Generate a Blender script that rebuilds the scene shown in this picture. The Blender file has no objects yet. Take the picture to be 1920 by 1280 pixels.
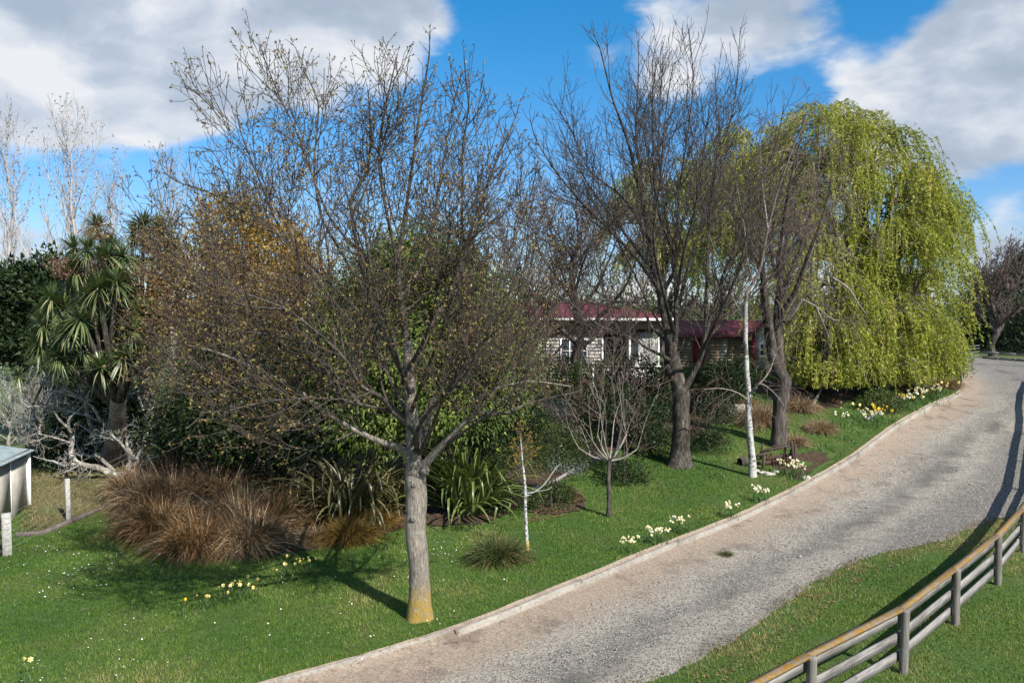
import bpy, math, random
import numpy as np
from mathutils import Vector, Matrix, Quaternion, noise

rng = np.random.default_rng(11)
random.seed(11)
scene = bpy.context.scene
COL = scene.collection

# ------------------------------------------------------------------ camera
CAM_H = 6.3
FPX = 1478.0                       # focal length in photo pixels (1920 wide)
PITCH = math.atan(70.0 / FPX)      # looking slightly down
cam_data = bpy.data.cameras.new('camera')
cam_data.sensor_width = 36.0
cam_data.lens = FPX / 1920.0 * 36.0
cam_data.clip_start = 0.1
cam_data.clip_end = 6000.0
cam = bpy.data.objects.new('camera', cam_data)
cam.location = (0, 0, CAM_H)
cam.rotation_euler = (math.radians(90) - PITCH, 0, 0)
COL.objects.link(cam)
scene.camera = cam

# ------------------------------------------------------------------ light
SUN_EL = math.radians(42.5)
SUN_DIR = Vector((0.636 * math.cos(SUN_EL), -0.772 * math.cos(SUN_EL), math.sin(SUN_EL))).normalized()
sun_data = bpy.data.lights.new('sun', 'SUN')
sun_data.energy = 5.0
sun_data.angle = math.radians(0.53)
sun_data.color = (1.0, 0.95, 0.87)
sun = bpy.data.objects.new('sun', sun_data)
sun.rotation_euler = SUN_DIR.to_track_quat('Z', 'Y').to_euler()
sun.location = (30, -30, 60)
COL.objects.link(sun)

scene.view_settings.view_transform = 'Standard'
scene.view_settings.look = 'None'
scene.view_settings.exposure = 0.75
scene.view_settings.gamma = 1.0
scene.view_settings.use_curve_mapping = False
scene.cycles.max_bounces = 6
scene.cycles.diffuse_bounces = 3
scene.cycles.transparent_max_bounces = 8


def ray(px, py):
    x, y = (px - 960.0) / FPX, (640.0 - py) / FPX
    c, s = math.cos(PITCH), math.sin(PITCH)
    return Vector((x, c + y * s, -s + y * c)).normalized()


# ------------------------------------------------------------------ sky with clouds
world = bpy.data.worlds.new('World')
scene.world = world
world.use_nodes = True
wn, wl = world.node_tree.nodes, world.node_tree.links
wn.clear()
SKY_STRENGTH = 0.085


def wmath(op, a, b=None, c=None, clamp=False):
    n = wn.new('ShaderNodeMath'); n.operation = op; n.use_clamp = clamp
    for i, v in enumerate((a, b, c)):
        if v is None: continue
        if isinstance(v, (int, float)): n.inputs[i].default_value = v
        else: wl.new(v, n.inputs[i])
    return n.outputs[0]


def wvec(op, a, b=None):
    n = wn.new('ShaderNodeVectorMath'); n.operation = op
    for i, v in enumerate((a, b)):
        if v is None: continue
        if isinstance(v, (tuple, list, Vector)): n.inputs[i].default_value = tuple(v)
        else: wl.new(v, n.inputs[i])
    return n


def wrange(v, a, b, c=0.0, d=1.0, smooth=True):
    n = wn.new('ShaderNodeMapRange')
    n.interpolation_type = 'SMOOTHSTEP' if smooth else 'LINEAR'
    wl.new(v, n.inputs[0])
    for i, x in zip((1, 2, 3, 4), (a, b, c, d)): n.inputs[i].default_value = x
    return n.outputs[0]


def wnoise(vec, scale, detail, rough=0.55):
    n = wn.new('ShaderNodeTexNoise')
    n.inputs['Scale'].default_value = scale
    n.inputs['Detail'].default_value = detail
    n.inputs['Roughness'].default_value = rough
    wl.new(vec, n.inputs['Vector'])
    return n.outputs[0]


def build_sky():
    sky = wn.new('ShaderNodeTexSky')
    sky.sky_type = 'NISHITA'
    sky.sun_disc = False
    sky.sun_elevation = SUN_EL
    sky.sun_rotation = math.atan2(SUN_DIR.x, SUN_DIR.y)
    sky.altitude = 100
    sky.air_density = 1.0
    sky.dust_density = 0.3
    sky.ozone_density = 2.0
    hsv = wn.new('ShaderNodeHueSaturation')
    hsv.inputs['Saturation'].default_value = 1.1
    wl.new(sky.outputs[0], hsv.inputs['Color'])
    tc = wn.new('ShaderNodeTexCoord')
    d = tc.outputs['Generated']
    # cloud layer coordinates: direction flattened a little towards the horizon
    sc = wvec('MULTIPLY', d, (1.0, 1.0, 1.9)).outputs[0]
    warp = wnoise(sc, 5.0, 3.0)
    wv = wvec('ADD', sc, wvec('MULTIPLY', wvec('SUBTRACT', warp, (0.5, 0.5, 0.5)).outputs[0], (0.12, 0.12, 0.12)).outputs[0]).outputs[0]
    n_big = wnoise(sc, 2.2, 2.0)
    n_mid = wnoise(wv, 6.0, 8.0, 0.52)
    n_fine = wnoise(wv, 3.6, 6.0, 0.55)
    # the banks of cloud seen that day: direction, angular size, density
    banks = [(60, 70, 330, 1.0), (330, 40, 300, 1.0), (560, 70, 250, 1.0), (750, 10, 190, .95),
             (270, 170, 190, .8), (20, 190, 150, .55), (30, 450, 170, .75), (230, 400, 130, .35),
             (1290, 30, 210, .85), (1470, 50, 160, .75), (1110, 95, 80, .5), (1230, 150, 120, .5),
             (1760, 130, 230, 1.0), (1880, 240, 190, 1.0), (1640, 200, 130, .8), (1920, 40, 190, .9), (1700, 270, 150, .8),
             (1895, 460, 120, .85), (1780, 480, 100, .5),
             (1010, 470, 150, .5), (1230, 500, 200, .75), (1480, 500, 160, .7), (760, 480, 140, .4)]
    total = None
    for px, py, r, amp in banks:
        c = ray(px, py)
        v = wvec('MULTIPLY', wvec('SUBTRACT', d, c).outputs[0], (1.0, 1.0, 1.25))
        ln = wvec('LENGTH', v.outputs[0]).outputs['Value']
        g = wrange(ln, 0.0, 1.08 * r / FPX, amp, 0.0)
        total = g if total is None else wmath('ADD', total, g)
    total = wmath('MINIMUM', total, 1.25)
    # elsewhere the same broken cloud goes on
    dz = wn.new('ShaderNodeSeparateXYZ'); wl.new(d, dz.inputs[0])
    away = wrange(wvec('DISTANCE', d, tuple(ray(960, 330))).outputs['Value'], 0.62, 0.85)
    total = wmath('ADD', total, wmath('MULTIPLY', away, wrange(n_big, 0.40, 0.62)))
    val = wmath('ADD', total, wmath('MULTIPLY', wmath('SUBTRACT', n_mid, 0.5), 1.9))
    dens = wrange(val, 0.40, 0.80)
    # sunlit tops and greyer undersides: compare with the cloud a little nearer the sun
    up = wvec('ADD', wv, (0.035, -0.02, 0.10)).outputs[0]
    n_up = wnoise(up, 6.0, 8.0, 0.52)
    lit = wmath('MULTIPLY', wmath('SUBTRACT', n_mid, n_up), 3.2)
    thick = wmath('MULTIPLY', wmath('SUBTRACT', val, 0.75), 0.30)
    core = wmath('ADD', wmath('SUBTRACT', wmath('ADD', 0.30, thick), lit), wmath('MULTIPLY', wmath('SUBTRACT', n_fine, 0.5), 1.1), clamp=True)
    ramp = wn.new('ShaderNodeValToRGB')
    e = ramp.color_ramp.elements
    e[0].position = 0.0; e[0].color = (1.02, 1.03, 1.05, 1)
    e[1].position = 1.0; e[1].color = (0.50, 0.58, 0.70, 1)
    m = ramp.color_ramp.elements.new(0.35); m.color = (0.80, 0.85, 0.93, 1)
    m = ramp.color_ramp.elements.new(0.65); m.color = (0.60, 0.68, 0.80, 1)
    wl.new(core, ramp.inputs[0])
    b1 = wn.new('ShaderNodeBackground'); b1.inputs[1].default_value = SKY_STRENGTH
    # clear southern spring air: deep blue above, paler towards the horizon
    low = wrange(dz.outputs[2], 0.0, 0.42)
    tm = wn.new('ShaderNodeMix'); tm.data_type = 'RGBA'
    wl.new(low, tm.inputs[0]); tm.inputs[6].default_value = (0.62, 0.76, 1.04, 1); tm.inputs[7].default_value = (0.19, 0.90, 1.16, 1)
    tint = wvec('MULTIPLY', hsv.outputs[0], tm.outputs[2])
    wl.new(tint.outputs[0], b1.inputs[0])
    b2 = wn.new('ShaderNodeBackground'); b2.inputs[1].default_value = 0.52
    wl.new(ramp.outputs[0], b2.inputs[0])
    mix = wn.new('ShaderNodeMixShader')
    wl.new(wmath('MULTIPLY', dens, 0.94), mix.inputs[0])
    wl.new(b1.outputs[0], mix.inputs[1]); wl.new(b2.outputs[0], mix.inputs[2])
    out = wn.new('ShaderNodeOutputWorld')
    wl.new(mix.outputs[0], out.inputs[0])


build_sky()
try:
    world.cycles.sampling_method = 'MANUAL'
    world.cycles.sample_map_resolution = 512
except Exception:
    pass

# ------------------------------------------------------------------ terrain
def sstep(t):
    t = np.clip(t, 0.0, 1.0)
    return t * t * (3 - 2 * t)


def terrain(x, y):
    x = np.asarray(x, float); y = np.asarray(y, float)
    z = 2.2 * sstep((y - 22.0) / 22.0) * sstep((x + 14.0) / 12.0)
    z = z + 0.05 * np.sin(x * 0.55 + 1.3) * np.sin(y * 0.43)
    z = z + 0.9 * sstep((y - 20.0) / 8.0) * sstep((-x - 6.0) / 5.0) * sstep((40.0 - y) / 14.0) * 0.6
    return z


def tz(x, y):
    return float(terrain(x, y))


def at(px, py, up=0.0):
    """the point of the terrain seen in a photo pixel"""
    d = ray(px, py)
    o = Vector((0, 0, CAM_H))
    t = 2.0
    prev = t
    while t < 900:
        p = o + d * t
        if p.z < tz(p.x, p.y) + up:
            lo, hi = prev, t
            for _ in range(24):
                m = (lo + hi) / 2
                q = o + d * m
                if q.z < tz(q.x, q.y) + up: hi = m
                else: lo = m
            return o + d * hi
        prev = t
        t *= 1.02
    return o + d * 900


def pt(px, py, depth):
    """the point seen in a photo pixel at a distance depth along +Y"""
    d = ray(px, py)
    return Vector((0, 0, CAM_H)) + d * (depth / d.y)


# kerb line of the drive (world points), from lower left to the far bend
KP = [at(520, 1281), at(850, 1183), at(1090, 1088), at(1250, 1022), at(1400, 962), at(1520, 902), at(1608, 850),
      at(1680, 797), at(1740, 763), at(1800, 735)]
KP = [(p.x, p.y) for p in KP]
d0 = np.array(KP[1]) - np.array(KP[0]); d0 /= np.linalg.norm(d0)
KERB = [tuple(np.array(KP[0]) - d0 * 14), tuple(np.array(KP[0]) - d0 * 6)] + KP + [(25.6, 44.6), (28.6, 51.0), (32.0, 62.0)]


def catmull(P, n=12):
    P = [np.array(p, float) for p in P]
    P = [2 * P[0] - P[1]] + P + [2 * P[-1] - P[-2]]
    out = []
    for i in range(1, len(P) - 2):
        a, b, c, d = P[i - 1], P[i], P[i + 1], P[i + 2]
        for k in range(n):
            t = k / n
            out.append(0.5 * ((2 * b) + (c - a) * t + (2 * a - 5 * b + 4 * c - d) * t * t + (3 * b - a - 3 * c + d) * t ** 3))
    out.append(P[-2])
    return np.array(out)


KC = catmull(KERB, 16)
_seg = np.linalg.norm(np.diff(KC, axis=0), axis=1)
KS = np.concatenate([[0], np.cumsum(_seg)])
KT = np.gradient(KC, axis=0); KT /= np.linalg.norm(KT, axis=1)[:, None]
for _ in range(6):
    KT[1:-1] = (KT[:-2] + 2 * KT[1:-1] + KT[2:]) / 4
KT /= np.linalg.norm(KT, axis=1)[:, None]
KN = np.stack([KT[:, 1], -KT[:, 0]], 1)      # points to the drive side


def kerb_sv(x, y):
    """distance along the kerb and signed distance from it (drive side positive)"""
    x = np.atleast_1d(x); y = np.atleast_1d(y)
    s = np.empty(len(x)); v = np.empty(len(x))
    for i in range(0, len(x), 20000):
        q = np.stack([x[i:i + 20000], y[i:i + 20000]], 1)
        d2 = ((q[:, None, :] - KC[None]) ** 2).sum(2)
        k = d2.argmin(1)
        r = q - KC[k]
        s[i:i + 20000] = KS[k] + (r * KT[k]).sum(1)
        v[i:i + 20000] = (r * KN[k]).sum(1)
    return s, v


def kerb_at(s, v):
    x = np.interp(s, KS, KC[:, 0]); y = np.interp(s, KS, KC[:, 1])
    nx = np.interp(s, KS, KN[:, 0]); ny = np.interp(s, KS, KN[:, 1])
    return x + nx * v, y + ny * v


ROAD_DROP = 0.14


def road_drop(v):
    return ROAD_DROP * sstep((5.5 - v) / 4.0) * (v > 0)


# right-hand edge of the gravel: grass comes in where the verge is wide
_EP = [at(1180, 1281), at(1280, 1262), at(1400, 1190), at(1480, 1130), at(1560, 1075), at(1650, 1040), at(1760, 1020), at(1840, 985)]
_es, _ev = kerb_sv(np.array([p.x for p in _EP]), np.array([p.y for p in _EP]))


def road_edge(s):
    return np.interp(s, np.concatenate([[0], _es, [_es[-1] + 4, _es[-1] + 20, 200]]),
                     np.concatenate([[_ev[0] + .8], _ev, [_ev[-1] + 1.0, 8.0, 8.0]]))


# ------------------------------------------------------------------ object helpers
def tag(o, label=None, cat=None, group=None, kind=None):
    if label: o['label'] = label
    if cat: o['category'] = cat
    if group: o['group'] = group
    if kind: o['kind'] = kind
    return o


def thing(name, label, cat, loc=(0, 0, 0), group=None):
    o = bpy.data.objects.new(name, None)
    o.empty_display_size = 0.3
    o.location = loc
    COL.objects.link(o)
    return tag(o, label, cat, group)


def link(name, me, parent=None):
    o = bpy.data.objects.new(name, me)
    COL.objects.link(o)
    if parent is not None:
        o.parent = parent
    return o


def kids(o):
    return [c for c in COL.objects if c.parent == o]


class Geo:
    """collects vertices, faces and a per-vertex tint for ONE mesh"""
    def __init__(self):
        self.v = []; self.q = []; self.t = []; self.tint = []; self.n = 0

    def add(self, V, Q=None, T=None, tint=0.5):
        V = np.asarray(V, float).reshape(-1, 3)
        if Q is not None and len(Q): self.q.append(np.asarray(Q, int).reshape(-1, 4) + self.n)
        if T is not None and len(T): self.t.append(np.asarray(T, int).reshape(-1, 3) + self.n)
        ti = np.broadcast_to(np.asarray(tint, float), (len(V),))
        self.v.append(V); self.tint.append(ti)
        self.n += len(V)

    def mesh(self, name, mats, smooth=False, off=(0, 0, 0)):
        me = bpy.data.meshes.new(name)
        V = np.concatenate(self.v) - np.asarray(off, float)
        Q = np.concatenate(self.q) if self.q else np.zeros((0, 4), int)
        T = np.concatenate(self.t) if self.t else np.zeros((0, 3), int)
        me.vertices.add(len(V)); me.vertices.foreach_set('co', V.astype(np.float32).ravel())
        nl = Q.size + T.size
        me.loops.add(nl)
        me.loops.foreach_set('vertex_index', np.concatenate([Q.ravel(), T.ravel()]).astype(np.int32))
        me.polygons.add(len(Q) + len(T))
        ls = np.concatenate([np.arange(len(Q)) * 4, Q.size + np.arange(len(T)) * 3]).astype(np.int32)
        me.polygons.foreach_set('loop_start', ls)
        if smooth:
            me.polygons.foreach_set('use_smooth', np.ones(len(Q) + len(T), bool))
        a = me.attributes.new('tint', 'FLOAT', 'POINT')
        a.data.foreach_set('value', np.concatenate(self.tint).astype(np.float32))
        for m in (mats if isinstance(mats, (list, tuple)) else [mats]):
            me.materials.append(m)
        me.update(calc_edges=True)
        return me

    def obj(self, name, mats, parent=None, smooth=False, loc=None):
        """links the mesh; vertices are in world space, the object origin goes to loc or to its parent"""
        if parent is not None:
            off = tuple(parent_world(parent))
            me = self.mesh(name, mats, smooth, off)
            return link(name, me, parent)
        off = loc if loc is not None else (0, 0, 0)
        o = link(name, self.mesh(name, mats, smooth, off))
        o.location = off
        return o


def parent_world(o):
    p = Vector((0, 0, 0))
    while o is not None:
        p = p + o.location
        o = o.parent
    return p


def unit(a):
    return a / (np.linalg.norm(a, axis=-1, keepdims=True) + 1e-9)


def rand_dirs(n, up=0.0):
    d = rng.normal(size=(n, 3)); d[:, 2] += up
    return unit(d)


def leaves(g, C, D, L, W, tint, N=None, tri=False):
    """diamond (or, for tiny ones, three-cornered) leaves: base C, direction D, length L, width W"""
    n = len(C)
    if tri:
        if N is None: N = rng.normal(size=(n, 3))
        S = unit(np.cross(D, N))
        L = np.broadcast_to(L, (n,))[:, None]; W = np.broadcast_to(W, (n,))[:, None] * 1.25
        V = np.stack([C + S * W * .5 + D * L * .12, C + D * L, C - S * W * .5], 1).reshape(-1, 3)
        g.add(V, T=np.arange(n * 3).reshape(n, 3), tint=np.repeat(np.broadcast_to(tint, (n,)), 3))
        return
    if N is None: N = rng.normal(size=(n, 3))
    S = unit(np.cross(D, N))
    L = np.broadcast_to(L, (n,))[:, None]; W = np.broadcast_to(W, (n,))[:, None]
    M = C + D * L * 0.45
    V = np.stack([C, M + S * W * .5, C + D * L, M - S * W * .5], 1).reshape(-1, 3)
    Q = np.arange(n * 4).reshape(n, 4)
    g.add(V, Q=Q, tint=np.repeat(np.broadcast_to(tint, (n,)), 4))


def blades(g, B, D, L, W, droop, nseg, tint, out=None, tip=1.5, twist=0.0):
    """curved grass-like strips; D is the starting direction, droop bends them down"""
    n = len(B)
    L = np.broadcast_to(L, (n,)); W = np.broadcast_to(W, (n,)); droop = np.broadcast_to(droop, (n,))
    S = unit(np.cross(D, np.array([0, 0, 1.0])) + 0.05 * rng.normal(size=(n, 3)))
    S = unit(S + twist * rng.normal(size=(n, 3)))
    rows = []
    for k in range(nseg + 1):
        t = k / nseg
        P = B + D * (L * t)[:, None]
        P = P + np.array([0, 0, -1.0]) * (L * droop * t * t)[:, None]
        w = W * (1 - t ** tip) * (0.55 + 0.45 * min(1, t * 4)) * 0.5
        if k < nseg:
            rows.append(P - S * w[:, None]); rows.append(P + S * w[:, None])
        else:
            rows.append(P)
    V = np.stack(rows, 1)
    m = V.shape[1]
    base = (np.arange(n) * m)[:, None]
    Q = []
    for k in range(nseg - 1):
        Q.append(base + np.array([2 * k, 2 * k + 1, 2 * k + 3, 2 * k + 2]))
    T = base + np.array([2 * nseg - 2, 2 * nseg - 1, 2 * nseg])
    ti = np.repeat(np.broadcast_to(tint, (n,)), m)
    g.add(V.reshape(-1, 3), Q=np.concatenate(Q) if Q else None, T=T, tint=ti)


def tubes(g, lines, sides=3, tint=None):
    """lines: list of (points, radii); grouped by their number of points"""
    groups = {}
    for i, (p, r) in enumerate(lines):
        groups.setdefault(len(p), []).append(i)
    for K, ids in groups.items():
        P = np.array([[tuple(q) for q in lines[i][0]] for i in ids], float)
        R = np.array([lines[i][1] for i in ids], float)
        B = len(ids)
        T = np.empty_like(P)
        T[:, 1:-1] = P[:, 2:] - P[:, :-2]
        T[:, 0] = P[:, 1] - P[:, 0]; T[:, -1] = P[:, -1] - P[:, -2]
        T = unit(T)
        ref = np.where(np.abs(T[:, :1, 2:3]) > 0.85, np.array([1.0, 0, 0]), np.array([0, 0, 1.0]))
        U = np.empty_like(P)
        U[:, 0] = unit(np.cross(T[:, 0], ref[:, 0]))
        for k in range(1, K):
            u = U[:, k - 1] - T[:, k] * (U[:, k - 1] * T[:, k]).sum(-1, keepdims=True)
            U[:, k] = unit(u)
        W = np.cross(T, U)
        a = np.arange(sides) * 2 * math.pi / sides
        ring = U[:, :, None] * np.cos(a)[None, None, :, None] + W[:, :, None] * np.sin(a)[None, None, :, None]
        V = P[:, :, None] + ring * R[:, :, None, None]
        j = np.arange(sides); j2 = (j + 1) % sides
        q = []
        for k in range(K - 1):
            q.append(np.stack([k * sides + j, k * sides + j2, (k + 1) * sides + j2, (k + 1) * sides + j], 1))
        q = np.concatenate(q)
        Q = (np.arange(B) * K * sides)[:, None, None] + q[None]
        if tint is None: ti = np.repeat(rng.random(B), K * sides)
        else: ti = np.full(B * K * sides, tint)
        g.add(V.reshape(-1, 3), Q=Q.reshape(-1, 4), tint=ti)


def ribbons(g, lines, tint=None):
    """threads: flat strips, for hanging willow twigs"""
    P = np.array([[tuple(q) for q in p] for p, r in lines], float); R = np.array([r for p, r in lines], float)
    B, K = P.shape[:2]
    T = unit(np.gradient(P, axis=1))
    S = unit(np.cross(T, rng.normal(size=(B, 1, 3))))
    V = np.stack([P - S * R[:, :, None], P + S * R[:, :, None]], 2).reshape(-1, 3)
    k = np.arange(K - 1) * 2
    q = np.stack([k, k + 1, k + 3, k + 2], 1)
    Q = (np.arange(B) * K * 2)[:, None, None] + q[None]
    g.add(V, Q=Q.reshape(-1, 4), tint=np.repeat(rng.random(B), K * 2))


def bark_tube(g, pts, rads, sides=14, rough=0.06, freq=4.0, sub=4, flare=0.0, cap=False):
    """a thick limb with an uneven outline"""
    P = catmull([tuple(p) for p in pts], sub)
    t_old = np.linspace(0, 1, len(rads)); R = np.interp(np.linspace(0, 1, len(P)), t_old, rads)
    lines = [([tuple(p) for p in P], list(R))]
    h = Geo(); tubes(h, lines, sides, tint=0.5)
    V = h.v[0].reshape(len(P), sides, 3)
    for k in range(len(P)):
        for j in range(sides):
            d = V[k, j] - P[k]
            f = 1 + rough * noise.noise(Vector(V[k, j] * freq)) * 2 + rough * 0.6 * noise.noise(Vector(V[k, j] * freq * 3.1))
            if flare:
                hgt = (P[k, 2] - P[0, 2])
                ang = j * 2 * math.pi / sides
                f *= 1 + flare * math.exp(-hgt / 0.28) * (1 + 0.5 * math.sin(ang * 3 + 1.0) + .3 * math.sin(ang * 5))
            V[k, j] = P[k] + d * f
    Q = h.q[0]
    extraT = None
    if cap:
        V2 = np.concatenate([V.reshape(-1, 3), P[-1:]])
        last = (len(P) - 1) * sides
        extraT = [[last + j, last + (j + 1) % sides, len(V2) - 1] for j in range(sides)]
        g.add(V2, Q=Q, T=extraT)
    else:
        g.add(V.reshape(-1, 3), Q=Q)


def box(g, c, size, rot=0.0, tint=0.5, M=None, bev=0.0):
    """box with centre c; rot about z or a full 3x3 matrix M"""
    x, y, z = [s / 2 for s in size]
    if bev:
        b = bev
        V = []
        for sz in (-1, 1):
            for (sx, sy, dx, dy) in ((-1, -1, b, 0), (-1, -1, 0, b), (-1, 1, 0, -b), (-1, 1, b, 0), (1, 1, -b, 0), (1, 1, 0, -b), (1, -1, 0, b), (1, -1, -b, 0)):
                V.append((sx * x + dx, sy * y + dy, sz * (z)))
        V = np.array(V[:]); lo = V[:8]; hi = V[8:]
        Q = [[i, i + 8, (i + 1) % 8 + 8, (i + 1) % 8] for i in range(8)]
        T = [[0, i, i + 1] for i in range(1, 7)] + [[8, 8 + i + 1, 8 + i] for i in range(1, 7)]
    else:
        V = np.array([[sx * x, sy * y, sz * z] for sx in (-1, 1) for sy in (-1, 1) for sz in (-1, 1)])
        Q = [[0, 1, 3, 2], [4, 6, 7, 5], [0, 4, 5, 1], [2, 3, 7, 6], [0, 2, 6, 4], [1, 5, 7, 3]]
        T = None
    if M is None:
        c_, s_ = math.cos(rot), math.sin(rot)
        M = np.array([[c_, -s_, 0], [s_, c_, 0], [0, 0, 1]])
    V = V @ np.asarray(M).T + np.asarray(c, float)
    g.add(V, Q=Q, T=T, tint=tint)


def beam(g, a, b, w, h, tint=0.5, roll_up=(0, 0, 1), bev=0.0):
    """box from a to b, w wide, h high"""
    a = np.asarray(a, float); b = np.asarray(b, float)
    X = b - a; L = np.linalg.norm(X); X /= L
    Y = np.cross(np.asarray(roll_up, float), X); Y /= np.linalg.norm(Y)
    Z = np.cross(X, Y)
    M = np.stack([X, Y, Z], 1)
    box(g, (a + b) / 2, (L, w, h), M=M, tint=tint, bev=bev)


def beam_obj(name, mat, parent, a, b, w, h, tint=0.5, bev=0.0):
    """a board as its own object, long axis along its own X (so the grain follows it)"""
    a = Vector(a); b = Vector(b)
    X = (b - a); L = X.length; X.normalize()
    Y = Vector((0, 0, 1)).cross(X).normalized(); Z = X.cross(Y)
    g = Geo(); box(g, (0, 0, 0), (L, w, h), tint=tint, bev=bev)
    o = link(name, g.mesh(name, mat), parent)
    o.matrix_local = Matrix.Translation((a + b) / 2 - (parent_world(parent) if parent else Vector())) @ Matrix((X, Y, Z)).transposed().to_4x4()
    return o
# ------------------------------------------------------------------ materials
class MB:
    def __init__(self, name):
        self.m = bpy.data.materials.new(name)
        self.m.use_nodes = True
        self.n = self.m.node_tree.nodes; self.l = self.m.node_tree.links
        self.b = self.n['Principled BSDF']
        self.out = self.n['Material Output']
        self.b.inputs['Specular IOR Level'].default_value = 0.3
        self._obj = None

    def pos(self, kind='Object'):
        t = self.n.new('ShaderNodeTexCoord')
        return t.outputs[kind]

    def geo(self):
        return self.n.new('ShaderNodeNewGeometry').outputs['Position']

    def attr(self, name='tint'):
        a = self.n.new('ShaderNodeAttribute'); a.attribute_name = name
        return a.outputs['Fac']

    def noise(self, scale, detail=4.0, rough=0.55, vec=None, stretch=None, dist=0.0):
        v = vec if vec is not None else self.geo()
        if stretch:
            mp = self.n.new('ShaderNodeVectorMath'); mp.operation = 'MULTIPLY'
            self.l.new(v, mp.inputs[0]); mp.inputs[1].default_value = stretch; v = mp.outputs[0]
        t = self.n.new('ShaderNodeTexNoise')
        t.inputs['Scale'].default_value = scale; t.inputs['Detail'].default_value = detail
        t.inputs['Roughness'].default_value = rough; t.inputs['Distortion'].default_value = dist
        self.l.new(v, t.inputs['Vector'])
        return t.outputs[0]

    def voro(self, scale, vec=None, out='Distance', feature='F1', rnd=1.0):
        t = self.n.new('ShaderNodeTexVoronoi'); t.feature = feature
        t.inputs['Scale'].default_value = scale
        t.inputs['Randomness'].default_value = rnd
        self.l.new(vec if vec is not None else self.geo(), t.inputs['Vector'])
        return t.outputs[out]

    def math(self, op, a, b=0.0, clamp=False):
        t = self.n.new('ShaderNodeMath'); t.operation = op; t.use_clamp = clamp
        for i, v in enumerate((a, b)):
            if isinstance(v, (int, float)): t.inputs[i].default_value = v
            else: self.l.new(v, t.inputs[i])
        return t.outputs[0]

    def rng(self, v, a, b, c=0.0, d=1.0):
        t = self.n.new('ShaderNodeMapRange'); t.interpolation_type = 'SMOOTHSTEP'
        self.l.new(v, t.inputs[0])
        for i, x in zip((1, 2, 3, 4), (a, b, c, d)): t.inputs[i].default_value = x
        return t.outputs[0]

    def sep(self, v):
        t = self.n.new('ShaderNodeSeparateXYZ'); self.l.new(v, t.inputs[0]); return t.outputs

    def ramp(self, f, stops):
        t = self.n.new('ShaderNodeValToRGB')
        e = t.color_ramp.elements
        while len(e) < len(stops): e.new(0.5)
        for i, (p, c) in enumerate(stops):
            e[i].position = p; e[i].color = (*c, 1)
        self.l.new(f, t.inputs[0])
        return t.outputs[0]

    def mix(self, f, a, b, mode='MIX'):
        t = self.n.new('ShaderNodeMix'); t.data_type = 'RGBA'; t.blend_type = mode
        if isinstance(f, (int, float)): t.inputs[0].default_value = f
        else: self.l.new(f, t.inputs[0])
        for i, v in ((6, a), (7, b)):
            if isinstance(v, tuple): t.inputs[i].default_value = (*v, 1)
            else: self.l.new(v, t.inputs[i])
        return t.outputs[2]

    def color(self, c):
        if isinstance(c, tuple): self.b.inputs['Base Color'].default_value = (*c, 1)
        else: self.l.new(c, self.b.inputs['Base Color'])
        self._c = c
        return self

    def rough(self, r):
        if isinstance(r, (int, float)): self.b.inputs['Roughness'].default_value = r
        else: self.l.new(r, self.b.inputs['Roughness'])
        return self

    def bump(self, h, strength=0.5, dist=0.02):
        t = self.n.new('ShaderNodeBump')
        t.inputs['Strength'].default_value = strength; t.inputs['Distance'].default_value = dist
        self.l.new(h, t.inputs['Height']); self.l.new(t.outputs[0], self.b.inputs['Normal'])
        return self

    def translucent(self, f, tintmul=(1.0, 1.0, 0.6)):
        tr = self.n.new('ShaderNodeBsdfTranslucent')
        if isinstance(self._c, tuple): tr.inputs[0].default_value = (*self._c, 1)
        else:
            self.l.new(self.mix(1.0, self._c, tintmul, 'MULTIPLY'), tr.inputs[0])
        mx = self.n.new('ShaderNodeMixShader'); mx.inputs[0].default_value = f
        self.l.new(self.b.outputs[0], mx.inputs[1]); self.l.new(tr.outputs[0], mx.inputs[2])
        self.l.new(mx.outputs[0], self.out.inputs[0])
        return self


def leaf_mat(name, stops, trans=0.3, rough=0.5, spec=0.3):
    b = MB(name)
    b.color(b.ramp(b.attr(), stops)).rough(rough)
    b.b.inputs['Specular IOR Level'].default_value = spec
    b.translucent(trans)
    return b.m


def bark_mat(name, c1, c2, c3=None, scale=9.0, stretch=(1, 1, .22), bump=.9, dist=.05, lichen=None):
    b = MB(name)
    n1 = b.noise(scale, 6, .65, stretch=stretch)
    n2 = b.noise(1.7, 3)
    c = b.ramp(n1, [(.36, c1), (.52, c2), (.68, c3 or c2)])
    c = b.mix(b.rng(n2, .3, .7, 0, .5), c, tuple(x * .65 for x in c1))
    if lichen:
        col, amt, sc = lichen
        c = b.mix(b.rng(b.noise(sc, 5, .7), .62 - amt, .72 - amt * .8), c, col)
    b.color(c).rough(.9).bump(n1, bump, dist)
    return b.m


M = {}
# lawn ---------------------------------------------------------------
b = MB('lawn_grass')
n1 = b.noise(0.55, 5, .6); n2 = b.noise(5.0, 6, .7); n3 = b.noise(38.0, 3, .7)
c = b.ramp(n2, [(.25, (.034, .078, .012)), (.5, (.064, .122, .021)), (.75, (.110, .158, .038))])
c = b.mix(b.rng(n1, .46, .70, 0, .7), c, (.130, .135, .045))
c = b.mix(b.rng(n3, .35, .75, 0, .5), c, (.018, .042, .008))
b.color(c).rough(.85).bump(n3, .9, .05)
M['lawn'] = b.m
# far paddock: drier
b = MB('paddock_grass')
n1 = b.noise(0.12, 5, .6); n2 = b.noise(2.5, 6, .7)
c = b.ramp(n2, [(.25, (.035, .060, .014)), (.6, (.085, .100, .035)), (.8, (.13, .12, .055))])
c = b.mix(b.rng(n1, .4, .65, 0, .7), c, (.055, .105, .022))
b.color(c).rough(.9).bump(n2, .8, .1)
M['paddock'] = b.m
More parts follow.
